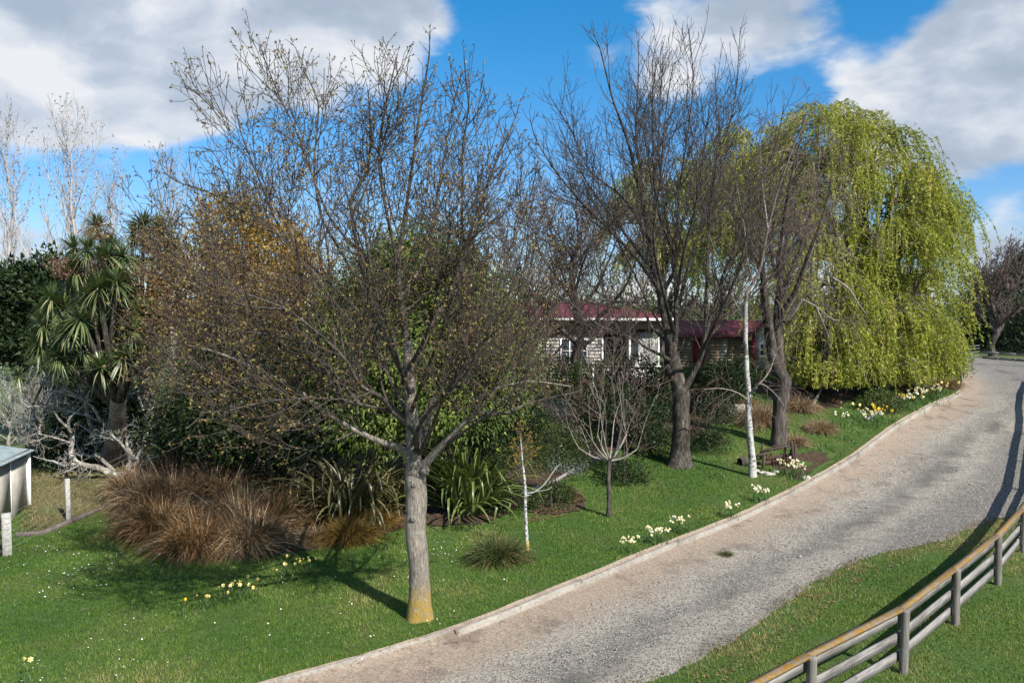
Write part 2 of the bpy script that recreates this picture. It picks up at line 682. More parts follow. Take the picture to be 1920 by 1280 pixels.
# bank under the wire fence: half dead grass
b = MB('dry_bank')
n1 = b.noise(.8, 5, .6); n2 = b.noise(7, 6, .75)
c = b.ramp(n2, [(.3, (.055, .060, .020)), (.5, (.125, .115, .045)), (.7, (.23, .18, .095))])
c = b.mix(b.rng(n1, .45, .62, 0, .6), c, (.06, .095, .022))
b.color(c).rough(.95).bump(n2, .9, .08)
M['bank'] = b.m
# garden soil / mulch
b = MB('mulch_soil')
n1 = b.noise(9, 6, .7); n2 = b.noise(1.2, 4)
v = b.voro(26.0)
c = b.ramp(n1, [(.3, (.020, .013, .009)), (.5, (.075, .042, .028)), (.7, (.16, .10, .065))])
c = b.mix(b.rng(n2, .45, .65, 0, .5), c, (.05, .055, .02))
b.color(c).rough(.95).bump(b.math('ADD', n1, v), .9, .06)
M['soil'] = b.m
# drive: uses the across / along coordinates of the kerb stored in the UV map
b = MB('gravel_drive')
uv = b.sep(b.pos('UV'))
along, v = uv[0], uv[1]
wig = b.math('MULTIPLY', b.math('SUBTRACT', b.noise(.55, 5, .65), .5), 2.2)
vv = b.math('ADD', v, wig)
fine = b.noise(60, 3, .8); mid = b.noise(14, 6, .75)
vo = b.voro(34.0); vcol = b.voro(34.0, out='Color')
vsep = b.sep(vcol)
clay = b.ramp(b.math('ADD', b.math('MULTIPLY', mid, .7), b.math('MULTIPLY', fine, .3)),
              [(.32, (.150, .108, .078)), (.5, (.285, .222, .168)), (.70, (.410, .335, .262))])
# bare bank by the kerb: washed clay with leaf litter; further out fines mixed with chips
clay2 = b.ramp(b.math('ADD', b.math('MULTIPLY', mid, .6), b.math('MULTIPLY', fine, .4)),
               [(.32, (.165, .140, .112)), (.5, (.318, .282, .236)), (.70, (.465, .422, .362))])
clay = b.mix(b.rng(b.math('ADD', vv, b.math('MULTIPLY', b.math('SUBTRACT', mid, .5), 1.2)), .55, 1.9), clay, clay2)
clay = b.mix(b.rng(b.noise(.9, 6, .65), .52, .66, 0, .6), clay, (.125, .092, .070))
stone = b.ramp(vsep[0], [(0.0, (.075, .070, .063)), (.35, (.170, .160, .146)), (.7, (.285, .268, .243)), (1.0, (.50, .475, .43))])
stone = b.mix(b.rng(vo, .45, .75, 0, .7), stone, (.060, .058, .055))
t1 = b.math('SUBTRACT', 1.0, b.rng(b.math('ABSOLUTE', b.math('SUBTRACT', vv, 2.35)), .05, .95))
t2 = b.rng(vv, 2.9, 4.3)
far = b.rng(along, 40.0, 58.0, 0, .8)
t = b.math('MAXIMUM', b.math('MAXIMUM', b.math('MULTIPLY', t1, .8), t2), far)
t = b.math('ADD', b.math('MULTIPLY', t, .80), b.math('MULTIPLY', b.math('SUBTRACT', b.noise(4.0, 8, .8), .5), 1.3), True)
t = b.math('MULTIPLY', b.rng(t, .20, .90), .95)
t = b.math('MULTIPLY', t, b.rng(v, .2, 1.7))
sc = b.math('MULTIPLY', b.rng(vsep[1], .62, .72), b.rng(v, .4, 2.0, .15, .9))
t = b.math('MAXIMUM', t, sc)
c = b.mix(t, clay, stone)
dk = b.math('SUBTRACT', 1.0, b.rng(b.math('ABSOLUTE', b.math('SUBTRACT', vv, 2.75)), .05, .55))
c = b.mix(b.math('MULTIPLY', b.math('MULTIPLY', dk, b.rng(b.noise(.45, 5, .7), .40, .62)), .6), c, (.095, .090, .084))
litter = b.rng(b.noise(3.0, 7, .8), .55, .66, 0, .85)
c = b.mix(b.math('MULTIPLY', litter, b.rng(v, .1, 1.6, .95, .03)), c, (.090, .058, .042))
leaf_e = b.math('MULTIPLY', b.rng(v, 5.3, 6.6), b.rng(b.noise(2.2, 7, .8), .42, .58))
c = b.mix(b.math('MULTIPLY', leaf_e, .85), c, (.14, .092, .068))
b.color(c).rough(.9)
h = b.math('ADD', b.math('MULTIPLY', b.math('SUBTRACT', 1.0, vo), b.math('ADD', b.math('MULTIPLY', t, .9), .15)), b.math('MULTIPLY', mid, .9))
b.bump(h, 1.0, .045)
M['gravel'] = b.m
# weathered timber -----------------------------------------------------
def timber(name, c1, c2, lichen=None, scale=5, stretch=(1, 1, 1), uvs=False):
    b = MB(name)
    vec = b.pos('Object')
    n1 = b.noise(scale, 6, .7, vec=vec, stretch=stretch)
    n2 = b.noise(1.3, 4)
    c = b.ramp(n1, [(.3, c1), (.62, c2)])
    c = b.mix(b.rng(n2, .4, .7, 0, .45), c, tuple(x * .6 for x in c1))
    c = b.mix(b.math('MULTIPLY', b.attr(), .25), c, tuple(min(1, x * 1.3) for x in c2))
    if lichen:
        for col, lo, hi, sc in lichen:
            c = b.mix(b.rng(b.noise(sc, 6, .75), lo, hi), c, col)
    b.color(c).rough(.88).bump(n1, .5, .012)
    return b.m
M['rail'] = timber('weathered_rail', (.050, .043, .038), (.295, .280, .262), [((.075, .066, .058), .60, .68, 3.2), ((.40, .39, .37), .66, .72, 5.0)], stretch=(.5, 9, 9), scale=3.4)
M['cap'] = timber('lichen_cap', (.085, .068, .052), (.21, .18, .145), [((.215, .115, .014), .45, .54, 9.0), ((.29, .155, .015), .56, .63, 21.0), ((.36, .35, .29), .64, .69, 14.0)], stretch=(1.2, 14, 14))
M['post'] = timber('weathered_post', (.055, .048, .042), (.235, .218, .192), [((.26, .25, .21), .64, .70, 7.0)], stretch=(8, 8, .5), scale=3.4)
M['kerb'] = timber('kerb_timber', (.125, .110, .090), (.33, .30, .26), [((.15, .115, .08), .56, .66, 2.4), ((.34, .33, .30), .64, .70, 6.0)], stretch=(3, 3, 8), scale=4)
M['oldwood'] = timber('old_dark_timber', (.028, .019, .015), (.090, .062, .050), stretch=(8, 8, 1))
M['board'] = timber('bank_board', (.06, .045, .042), (.16, .13, .12), stretch=(1, 8, 8))
b = MB('concrete_post'); n = b.noise(14, 5, .7)
b.color(b.ramp(n, [(.3, (.22, .21, .19)), (.7, (.46, .45, .42))])).rough(.9).bump(n, .4, .01); M['concrete'] = b.m
# barks ----------------------------------------------------------------
b = MB('bark_main')
n1 = b.noise(30, 6, .72, stretch=(1, 1, .2)); n2 = b.noise(2.2, 4)
c = b.ramp(n1, [(.34, (.095, .078, .063)), (.5, (.235, .203, .168)), (.68, (.38, .34, .29))])
n3 = b.noise(9, 5, .7, stretch=(1, 1, .35)); n4 = b.noise(5.5, 4, .6, stretch=(1, 1, .8))
c = b.mix(b.rng(n3, .52, .68, 0, .6), c, (.10, .085, .070))
c = b.mix(b.rng(n4, .56, .66, 0, .6), c, (.40, .37, .315))
c = b.mix(b.rng(n2, .48, .7, 0, .4), c, (.20, .185, .14))
z = b.sep(b.geo())[2]
lich = b.math('MULTIPLY', b.rng(b.math('ADD', z, b.math('MULTIPLY', b.noise(3.5, 4), -.9)), -.15, .38, 1.0, 0.0), b.rng(b.noise(9, 5, .75), .36, .50))
c = b.mix(b.math('MULTIPLY', lich, .92), c, (.34, .225, .045))
c = b.mix(b.rng(b.noise(5, 5, .7), .63, .70, 0, .6), c, (.37, .34, .26))
b.color(c).rough(.92).bump(n1, 1.0, .05)
M['bark'] = b.m
M['bark_limb'] = bark_mat('bark_limb', (.035, .029, .024), (.095, .081, .067), (.17, .15, .125), scale=14, lichen=((.24, .22, .17), .03, 6.0))
M['bark_grey'] = bark_mat('bark_grey', (.022, .018, .015), (.080, .068, .056), (.20, .175, .145), scale=17)
M['bark_dark'] = bark_mat('bark_dark', (.030, .024, .020), (.085, .070, .060), (.17, .15, .13), scale=8)
M['bark_fruit'] = bark_mat('bark_fruit', (.16, .135, .115), (.30, .265, .235), (.40, .37, .33), scale=20)
M['bark_lichen'] = bark_mat('bark_lichen', (.11, .092, .076), (.24, .205, .17), (.34, .31, .26), scale=10, lichen=((.45, .46, .42), .14, 5.0))
M['bark_cab'] = bark_mat('bark_cabbage', (.14, .115, .098), (.26, .225, .195), (.36, .33, .29), scale=14, stretch=(1, 1, .6))
b = MB('bark_birch')
n1 = b.noise(7, 5, .6, stretch=(1, 1, 3.5)); n2 = b.noise(2.5, 5, .7, stretch=(1, 1, .6))
c = b.ramp(n1, [(.3, (.30, .285, .26)), (.54, (.49, .48, .45)), (.58, (.10, .085, .075))])
c = b.mix(b.rng(n2, .50, .64), c, (.085, .072, .062))
z = b.sep(b.pos('Object'))[2]
c = b.mix(b.rng(b.math('ADD', z, b.math('MULTIPLY', b.noise(2.0, 4), 2.0)), 5.5, 8.5), c, (.13, .10, .085))
b.color(c).rough(.75).bump(n1, .3, .01); M['birch'] = b.m
b = MB('bark_lichen_stake')
n1 = b.noise(16, 5, .7); z = b.sep(b.pos('Object'))[2]
c = b.ramp(n1, [(.42, (.055, .045, .04)), (.5, (.42, .42, .40)), (.7, (.58, .58, .56))])
c = b.mix(b.rng(b.math('ADD', z, b.math('MULTIPLY', b.noise(7, 3), .25)), .30, .46, .95, 0), c, (.40, .27, .05))
b.color(c).rough(.9); M['stake'] = b.m


def twig_mat(name, a, b_):
    m = MB(name); m.color(m.ramp(m.attr(), [(0, a), (1, b_)])).rough(.85); return m.m


M['twig_main'] = twig_mat('twig_main', (.026, .019, .016), (.092, .073, .060))
M['twig_grey'] = twig_mat('twig_grey', (.024, .019, .017), (.080, .065, .056))
M['twig_brown'] = twig_mat('twig_brown', (.070, .046, .040), (.165, .115, .100))
M['twig_purple'] = twig_mat('twig_purple', (.070, .048, .044), (.18, .130, .118))
M['twig_pale'] = twig_mat('twig_pale', (.26, .235, .22), (.46, .42, .40))
M['twig_lichen'] = twig_mat('twig_lichen', (.16, .145, .125), (.42, .42, .39))
M['twig_fruit'] = twig_mat('twig_fruit', (.14, .11, .095), (.30, .26, .235))
M['twig_willow'] = twig_mat('twig_willow', (.16, .13, .06), (.30, .25, .12))
# foliage -----------------------------------------------------------------
M['bud'] = leaf_mat('bud_leaf', [(0, (.13, .070, .034)), (.35, (.20, .125, .050)), (.7, (.215, .175, .052)), (1, (.28, .245, .075))], .25)
M['bud_grey'] = leaf_mat('bud_grey', [(0, (.10, .070, .055)), (1, (.20, .150, .11))], .2)
M['willow'] = leaf_mat('willow_leaf', [(0, (.175, .220, .025)), (.5, (.280, .322, .040)), (.85, (.38, .395, .060)), (1, (.48, .42, .085))], .40)
M['willow_far'] = leaf_mat('willow_far', [(0, (.16, .20, .035)), (1, (.30, .33, .07))], .4)
M['evergreen'] = leaf_mat('evergreen_leaf', [(0, (.024, .044, .011)), (.4, (.058, .094, .019)), (.75, (.130, .175, .034)), (1, (.25, .28, .06))], .3, .5, .25)
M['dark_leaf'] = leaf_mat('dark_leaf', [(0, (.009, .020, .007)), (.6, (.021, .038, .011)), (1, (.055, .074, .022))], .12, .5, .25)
M['bush_leaf'] = leaf_mat('bush_leaf', [(0, (.030, .048, .014)), (.6, (.065, .090, .024)), (1, (.12, .14, .04))], .2, .45)
M['silver_leaf'] = leaf_mat('silver_leaf', [(0, (.10, .13, .11)), (1, (.27, .31, .27))], .2, .6)
M['gold_leaf'] = leaf_mat('gold_leaf', [(0, (.20, .115, .025)), (.5, (.33, .20, .030)), (1, (.44, .33, .050))], .35)
M['bronze_leaf'] = leaf_mat('bronze_leaf', [(0, (.090, .048, .028)), (.6, (.17, .10, .045)), (1, (.24, .17, .055))], .3)
M['cab_leaf'] = leaf_mat('cabbage_leaf', [(0, (.035, .060, .019)), (.5, (.080, .115, .038)), (.85, (.16, .195, .080)), (1, (.30, .285, .15))], .2, .38, .5)
M['panicle'] = leaf_mat('panicle', [(0, (.13, .075, .05)), (1, (.24, .165, .11))], .15)
M['flax'] = leaf_mat('flax_leaf', [(0, (.065, .098, .026)), (.5, (.115, .155, .042)), (1, (.21, .235, .080))], .22, .32, .6)
M['flax_dark'] = leaf_mat('flax_dark_leaf', [(0, (.045, .042, .018)), (.5, (.085, .078, .032)), (1, (.20, .185, .085))], .18, .34, .6)
M['tussock'] = leaf_mat('tussock_blade', [(0, (.10, .056, .030)), (.4, (.235, .150, .080)), (.75, (.38, .275, .165)), (1, (.56, .46, .32))], .25, .6)
M['tussock_gold'] = leaf_mat('tussock_gold_blade', [(0, (.13, .070, .018)), (.5, (.235, .140, .030)), (1, (.34, .25, .07))], .3, .6)
M['tussock_rust'] = leaf_mat('tussock_rust_blade', [(0, (.11, .052, .022)), (.5, (.27, .150, .060)), (.8, (.38, .25, .12)), (1, (.52, .40, .25))], .3, .6)
M['tussock_pale'] = leaf_mat('tussock_pale_blade', [(0, (.17, .105, .055)), (.5, (.28, .19, .11)), (1, (.40, .31, .20))], .25, .6)
M['sedge'] = leaf_mat('sedge_blade', [(0, (.040, .060, .018)), (.5, (.075, .098, .030)), (.85, (.16, .14, .06)), (1, (.27, .19, .10))], .25, .5)
M['blade'] = leaf_mat('lawn_blade', [(0, (.036, .088, .010)), (.35, (.082, .165, .020)), (.7, (.155, .230, .042)), (1, (.32, .275, .115))], .35, .5)
M['dry_blade'] = leaf_mat('dry_blade', [(0, (.070, .090, .025)), (.35, (.16, .145, .055)), (1, (.40, .31, .17))], .3, .6)
M['litter'] = leaf_mat('leaf_litter', [(0, (.075, .040, .025)), (.6, (.17, .095, .055)), (1, (.28, .18, .11))], .1, .7)
M['bulb_leaf'] = leaf_mat('bulb_leaf', [(0, (.045, .095, .026)), (1, (.095, .165, .050))], .3, .4)


def plain(name, c, rough=.7, spec=.3, nz=0.0, sc=3.0):
    b = MB(name)
    if nz:
        n = b.noise(sc, 5, .65)
        b.color(b.ramp(n, [(.3, tuple(x * (1 - nz) for x in c)), (.7, tuple(min(1, x * (1 + nz * .5)) for x in c))]))
    else: b.color(c)
    b.rough(rough); b.b.inputs['Specular IOR Level'].default_value = spec
    return b.m


M['petal_white'] = plain('petal_white', (.82, .80, .66), .6)
M['petal_cream'] = plain('petal_cream', (.78, .68, .30), .6)
M['petal_yellow'] = plain('petal_yellow', (.80, .55, .03), .55)
M['cup_yellow'] = plain('cup_yellow', (.80, .50, .02), .55)
M['daisy'] = plain('daisy_white', (.82, .82, .80), .7)
M['wall_white'] = plain('wall_white', (.74, .72, .68), .7, nz=.12, sc=2)
M['paint_white'] = plain('paint_white', (.80, .79, .76), .5, nz=.06)
M['frieze'] = plain('frieze', (.27, .215, .165), .8, nz=.2)
M['glass'] = plain('window_glass', (.035, .045, .055), .06, .8)
M['porch_shade'] = plain('porch_shade_paint', (.06, .055, .05), .8)  # near-black colour standing in for the shade inside the porch
M['red_paint'] = plain('red_paint', (.30, .030, .038), .55, nz=.2)
M['shed_board'] = plain('shed_board', (.34, .255, .18), .85, nz=.3, sc=6)
M['shed_board_pale'] = plain('shed_board_pale', (.50, .46, .39), .85, nz=.25, sc=6)
M['wire'] = plain('fence_wire', (.20, .20, .19), .6, .3)
M['rust'] = plain('rusty_iron', (.13, .055, .035), .8, nz=.35, sc=12)
M['rock'] = plain('pale_rock', (.40, .36, .31), .9, nz=.45, sc=9)
M['stone_dark'] = plain('grey_stone', (.24, .225, .20), .9, nz=.4, sc=12)
M['terracotta'] = plain('terracotta', (.34, .13, .07), .8, nz=.2)
M['shed_wall'] = plain('shed_wall', (.40, .38, .335), .85, nz=.22, sc=4)
b = MB('roof_red'); n = b.noise(2.5, 5)
b.color(b.ramp(n, [(.3, (.120, .026, .033)), (.7, (.190, .046, .054))])).rough(.45); M['roof_red'] = b.m
b = MB('roof_blue'); n = b.noise(3, 6, .7)
b.color(b.ramp(n, [(.3, (.13, .165, .175)), (.55, (.215, .26, .27)), (.75, (.33, .36, .36))])).rough(.5); M['roof_blue'] = b.m
# ------------------------------------------------------------------ ground sheets
def grid_sheet(name, X, Y, Z, mat, kind='structure', uv=None, mask=None, smooth=True):
    ny, nx = X.shape
    V = np.stack([X, Y, Z], 2).reshape(-1, 3)
    i = np.arange(ny - 1)[:, None] * nx + np.arange(nx - 1)[None]
    Q = np.stack([i, i + 1, i + nx + 1, i + nx], 2)
    if mask is not None: Q = Q[mask]
    Q = Q.reshape(-1, 4)
    g = Geo(); g.add(V, Q=Q)
    o = g.obj(name, mat, smooth=smooth)
    if uv is not None:
        U = uv.reshape(-1, 2)
        l = o.data.uv_layers.new(name='UVMap')
        idx = np.empty(len(o.data.loops), np.int32); o.data.loops.foreach_get('vertex_index', idx)
        l.data.foreach_set('uv', U[idx].astype(np.float32).ravel())
    return tag(o, kind=kind)


# wide base terrain, sunk under the drive and the near lawn sheets
ax = np.concatenate([np.linspace(-1500, -90, 14), np.linspace(-80, 90, 120), np.linspace(100, 1500, 14)])
ay = np.concatenate([np.linspace(-60, -12, 10), np.linspace(-10, 110, 90), np.geomspace(114, 2400, 22)])
X, Y = np.meshgrid(ax, ay)
s_, v_ = kerb_sv(X.ravel(), Y.ravel()); v_ = v_.reshape(X.shape); s_ = s_.reshape(X.shape)
near = sstep((v_ + 25) / 3) * sstep((22 - v_) / 3) * sstep((s_ + 2) / 3) * sstep((KS[-1] - s_) / 3)
grid_sheet('ground', X, Y, terrain(X, Y) - 0.32 * near, M['paddock'])

# lawn: everything on the garden side of the kerb
ss = np.arange(0.0, KS[-1], 0.4); vs = np.concatenate([[-26.5], np.arange(-26, -0.3, 0.5), [-0.12]])
S, Vv = np.meshgrid(ss, vs)
X, Y = kerb_at(S.ravel(), Vv.ravel()); X = X.reshape(S.shape); Y = Y.reshape(S.shape)
Z = terrain(X, Y) + 0.004 - 0.4 * (Vv < -26.2)
grid_sheet('lawn', X, Y, Z, M['lawn'])

# drive: a gently rutted gravel sheet a hand below the lawn
vs = np.concatenate([np.arange(-0.1, 9.6, 0.16)])
ss = np.arange(0.0, KS[-1] - .5, 0.3)
S, Vv = np.meshgrid(ss, vs)
edge = road_edge(S)
jit = np.array([[0.28 * noise.noise(Vector((a * .9, 3.7, 0))) + .16 * noise.noise(Vector((a * 3.1, 9.7, 0))) for a in ss]])
Vc = np.minimum(Vv, edge + jit + 0.25)
X, Y = kerb_at(S.ravel(), Vc.ravel()); X = X.reshape(S.shape); Y = Y.reshape(S.shape)
rut = -0.035 * np.exp(-((Vc - 2.5) / .45) ** 2) - 0.03 * np.exp(-((Vc - 4.4) / .5) ** 2)
nz = np.array([noise.noise(Vector((x * 1.3, y * 1.3, 0))) for x, y in zip(X.ravel(), Y.ravel())]).reshape(X.shape)
nz2 = np.array([noise.noise(Vector((x * 4.3, y * 4.3, 5))) for x, y in zip(X.ravel(), Y.ravel())]).reshape(X.shape)
bank = 0.07 * np.exp(-(Vc / .5) ** 2)
Z = terrain(X, Y) - road_drop(Vc) + rut * .6 + bank + 0.018 * nz + .012 * nz2 - 0.035 * sstep((Vc - edge - jit) / .2)
grid_sheet('driveway', X, Y, Z, M['gravel'], uv=np.stack([S, Vc], 2), mask=(Vv[:-1, :-1] < (edge + jit + 0.25)[:-1, :-1]))

# verge and paddock on the far side of the drive
vs = np.concatenate([np.arange(2.4, 22.4, 0.4), [22.6]])
ss = np.arange(0.0, KS[-1], 0.4)
S, Vv = np.meshgrid(ss, vs)
edge = road_edge(S)
Vc = np.maximum(Vv, edge - 0.8)
X, Y = kerb_at(S.ravel(), Vc.ravel()); X = X.reshape(S.shape); Y = Y.reshape(S.shape)
Z = terrain(X, Y) - road_drop(Vc) - .06 * sstep((edge - Vc) / .7) + .004 - 0.4 * (Vc > 22.5)
grid_sheet('verge', X, Y, Z, M['lawn'], mask=(Vv[:-1, :-1] > (edge - 1.2)[:-1, :-1]))


def in_poly(x, y, P):
    x = np.asarray(x); y = np.asarray(y)
    ins = np.zeros(x.shape, bool)
    n = len(P)
    for i in range(n):
        x1, y1 = P[i]; x2, y2 = P[(i + 1) % n]
        c = ((y1 > y) != (y2 > y)) & (x < (x2 - x1) * (y - y1) / (y2 - y1 + 1e-12) + x1)
        ins ^= c
    return ins


def poly_of(pixels):
    return [(p.x, p.y) for p in (at(*q) for q in pixels)]


BEDS = []


def bed(name, pixels, mat='soil', cell=0.16, lift=0.03, amp=.25):
    P = poly_of(pixels)
    BEDS.append(P)
    a = np.array(P); lo = a.min(0) - .3; hi = a.max(0) + .3
    gx = np.arange(lo[0], hi[0], cell); gy = np.arange(lo[1], hi[1], cell)
    X, Y = np.meshgrid(gx, gy)
    n1 = np.array([noise.noise(Vector((x * 1.1, y * 1.1, 0))) for x, y in zip(X.ravel(), Y.ravel())]).reshape(X.shape)
    n2 = np.array([noise.noise(Vector((x * 1.1, y * 1.1, 7))) for x, y in zip(X.ravel(), Y.ravel())]).reshape(X.shape)
    ins = in_poly(X + amp * n1, Y + amp * n2, P)
    Z = terrain(X, Y) + lift + 0.03 * n1
    grid_sheet(name, X, Y, Z, M[mat], mask=(ins[:-1, :-1] & ins[1:, 1:] & ins[:-1, 1:] & ins[1:, :-1]))


# planted bed behind the tussocks and up to the house
bed('garden_bed', [(225, 935), (260, 985), (350, 1030), (480, 1052), (600, 1030), (730, 1000), (800, 985), (900, 985), (975, 955),
                   (1000, 940), (1040, 915), (1080, 890), (1120, 865), (1170, 835), (1225, 820), (1260, 815), (1330, 830), (1330, 800),
                   (1385, 790), (1350, 765), (1400, 740), (1480, 740), (1520, 770), (1580, 765), (1620, 730), (1500, 715), (1300, 712), (1100, 712), (950, 720), (700, 760), (400, 800), (240, 870)])
bed('bank', [(32, 1004), (56, 1000), (50, 940), (58, 860), (120, 800), (420, 800), (330, 885), (222, 944), (80, 1003)], mat='bank', lift=.03, amp=.1)
bed('leaf_ring', [(1000, 965), (1000, 925), (1060, 908), (1105, 930), (1100, 955), (1045, 968)], lift=.035, amp=.3)
bed('dirt_patch', [(1500, 905), (1450, 885), (1440, 860), (1520, 845), (1570, 850), (1540, 880)], lift=.015)


# ------------------------------------------------------------------ grass blades
def scatter_on(n, smin, smax, vmin, vmax):
    s = rng.uniform(smin, smax, n); v = rng.uniform(vmin, vmax, n)
    x, y = kerb_at(s, v)
    d = np.hypot(x, y)
    keep = rng.random(n) < np.minimum(1.0, (13.0 / d) ** 1.6)
    # only what the photograph (and a step aside) can see
    keep &= (np.abs(x) < 0.72 * y + 2.0) & (y > 7.5)
    return s[keep], v[keep], x[keep], y[keep], d[keep]


def grass(name, n, smin, smax, vmin, vmax, mat, hmin=.035, hmax=.085, beds=True, edge=False, drop=False, width=.012):
    s, v, x, y, d = scatter_on(n, smin, smax, vmin, vmax)
    k = np.ones(len(x), bool)
    if beds:
        for P in BEDS: k &= ~in_poly(x, y, P)
    if edge:
        ok = v > road_edge(s) + .45 * (rng.random(len(v)) ** 1.5 - .55)
        k &= ok
    s, v, x, y, d = s[k], v[k], x[k], y[k], d[k]
    z = terrain(x, y) - (road_drop(v) if drop else 0) - .004
    B = np.stack([x, y, z], 1)
    patch = np.array([noise.noise(Vector((a * .8, b_ * .8, 2))) + .5 * noise.noise(Vector((a * 3.3, b_ * 3.3, 4))) for a, b_ in zip(x, y)])
    D = unit(np.stack([rng.normal(0, .45, len(x)), rng.normal(0, .45, len(x)), np.ones(len(x))], 1))
    L = rng.uniform(hmin, hmax, len(x)) * (1 + .5 * patch) * (1 + .012 * (d - 12))
    W = width * (0.7 + .05 * d)
    g = Geo()
    S = unit(np.cross(D, rng.normal(size=(len(x), 3))))
    tip = B + D * L[:, None]
    V = np.stack([B - S * W[:, None] * .5, B + S * W[:, None] * .5, tip], 1).reshape(-1, 3)
    big = np.array([noise.noise(Vector((a * .27, b_ * .27, 11))) for a, b_ in zip(x, y)])
    t = .42 + .36 * patch + .55 * big + rng.normal(0, .17, len(x))
    if edge:      # dry fringe against the gravel and under the fence
        t = t + .55 * np.exp(-np.abs(v - road_edge(s)) / .45) + .15
    t = np.clip(t, 0, 1)
    g.add(V, T=np.arange(len(x) * 3).reshape(-1, 3), tint=np.repeat(t, 3))
    return tag(g.obj(name, M[mat]), kind='stuff')


grass('lawn_grass', 1500000, 4, 62, -19, -0.1, 'blade')
grass('verge_grass', 520000, 4, 50, 2.4, 12, 'blade', beds=False, edge=True, drop=True)


# rougher dry grass on the bank behind the wire fence
def rough_patch(name, pixels, n, mat, h=(.06, .2), w=.014, lean=.6):
    P = poly_of(pixels)
    a = np.array(P); lo = a.min(0); hi = a.max(0)
    x = rng.uniform(lo[0], hi[0], n); y = rng.uniform(lo[1], hi[1], n)
    k = in_poly(x, y, P); x, y = x[k], y[k]
    B = np.stack([x, y, terrain(x, y) - .01], 1)
    D = unit(np.stack([rng.normal(0, lean, len(x)), rng.normal(0, lean, len(x)), np.ones(len(x))], 1))
    g = Geo()
    pn = np.array([noise.noise(Vector((p * .9, q * .9, 3))) for p, q in zip(x, y)])
    blades(g, B, D, rng.uniform(*h, len(x)), w, .35, 2, np.clip(.5 + .7 * pn + rng.normal(0, .2, len(x)), 0, 1))
    return tag(g.obj(name, M[mat]), kind='stuff')


rough_patch('bank_grass', [(35, 1003), (55, 900), (58, 850), (380, 850), (330, 885), (218, 944), (80, 1002)], 52000, 'dry_blade', h=(.08, .24), w=.02)
rough_patch('dry_needles', [(62, 985), (60, 950), (95, 925), (150, 915), (175, 925), (140, 955), (90, 995)], 9000, 'litter', h=(.08, .22), w=.016, lean=2.5)


def litter_patch(name, pixels, n, size=.05, mat='litter', lift=.05):
    P = poly_of(pixels)
    a = np.array(P); lo = a.min(0); hi = a.max(0)
    x = rng.uniform(lo[0], hi[0], n); y = rng.uniform(lo[1], hi[1], n)
    k = in_poly(x, y, P); x, y = x[k], y[k]; n = len(x)
    g = Geo()
    C = np.stack([x, y, terrain(x, y) + lift + rng.uniform(0, .03, n)], 1)
    D = unit(np.stack([rng.normal(size=n), rng.normal(size=n), rng.normal(0, .25, n)], 1))
    leaves(g, C, D, rng.uniform(.6, 1.4, n) * size, rng.uniform(.5, 1, n) * size * .6, rng.random(n), N=unit(np.stack([rng.normal(0, .4, n), rng.normal(0, .4, n), np.ones(n)], 1)))
    return tag(g.obj(name, M[mat]), kind='stuff')


litter_patch('fallen_leaves', [(1000, 965), (1000, 930), (1080, 915), (1105, 940), (1050, 972), (980, 985)], 4500)
litter_patch('bed_litter', [(230, 940), (350, 1030), (480, 1055), (730, 1000), (960, 960), (1090, 880), (1240, 815), (1240, 780), (900, 880), (600, 900)], 9000, .06)
litter_patch('mulch_chips', [(1190, 830), (1200, 790), (1260, 780), (1340, 820), (1300, 835)], 2500, .06)
litter_patch('drive_leaves', [(1790, 990), (1800, 930), (1860, 880), (1900, 900), (1880, 960)], 900, .045, lift=-.07)


# daisies in the lawn
def daisies(name, n, pixel_spots):
    g = Geo()
    pts = []
    for (px, py, spread, k) in pixel_spots:
        c = at(px, py)
        for _ in range(k):
            pts.append((c.x + random.gauss(0, spread), c.y + random.gauss(0, spread * 1.4)))
    for _ in range(n):
        c = at(random.uniform(0, 1000), random.uniform(960, 1275))
        s, v = kerb_sv([c.x], [c.y])
        if v[0] < -.3 and not any(in_poly([c.x], [c.y], P)[0] for P in BEDS): pts.append((c.x, c.y))
    for x, y in pts:
        s, v = kerb_sv([x], [y])
        h = .075 + random.uniform(0, .03)
        z = tz(x, y) + h
        r = random.uniform(.010, .018)
        a = np.arange(6) * math.pi / 3
        V = np.stack([x + r * np.cos(a), y + r * np.sin(a), z + .3 * r * np.sin(a + random.random() * 6)], 1)
        g.add(np.concatenate([[[x, y, z + .004]], V]), T=[[0, i + 1, (i + 1) % 6 + 1] for i in range(6)])
    return tag(g.obj(name, M['daisy']), kind='stuff')


daisies('lawn_daisies', 90, [(60, 1040, .5, 26), (110, 1090, .7, 30), (170, 1075, .5, 20), (40, 1085, .4, 14), (190, 1020, .8, 18), (820, 1035, .45, 30), (860, 1030, .3, 16),
                              (720, 1050, .5, 12), (225, 1200, .4, 10), (90, 1275, .3, 5), (800, 1190, .3, 8), (680, 1240, .3, 5), (1480, 1235, .0, 0)])


# bare dry rim between gravel and verge
def rim(name, n, mat, lo, hi, size):
    s = rng.uniform(3, 34, n); v = road_edge(s) + rng.uniform(lo, hi, n)
    nn = np.array([noise.noise(Vector((a * 1.1, b_ * 1.6, 8))) for a, b_ in zip(s, v)])
    k = nn > -.05; s, v = s[k], v[k]; n = len(s)
    x, y = kerb_at(s, v)
    C = np.stack([x, y, terrain(x, y) - road_drop(v) + .02 + rng.uniform(0, .03, n)], 1)
    D = unit(np.stack([rng.normal(size=n), rng.normal(size=n), rng.normal(0, .3, n)], 1))
    g = Geo(); leaves(g, C, D, rng.uniform(.6, 1.4, n) * size, size * .5, rng.random(n), N=unit(np.stack([rng.normal(0, .4, n), rng.normal(0, .4, n), np.ones(n)], 1)))
    return tag(g.obj(name, M[mat]), kind='stuff')


rim('verge_litter', 7000, 'litter', -.35, .75, .05)


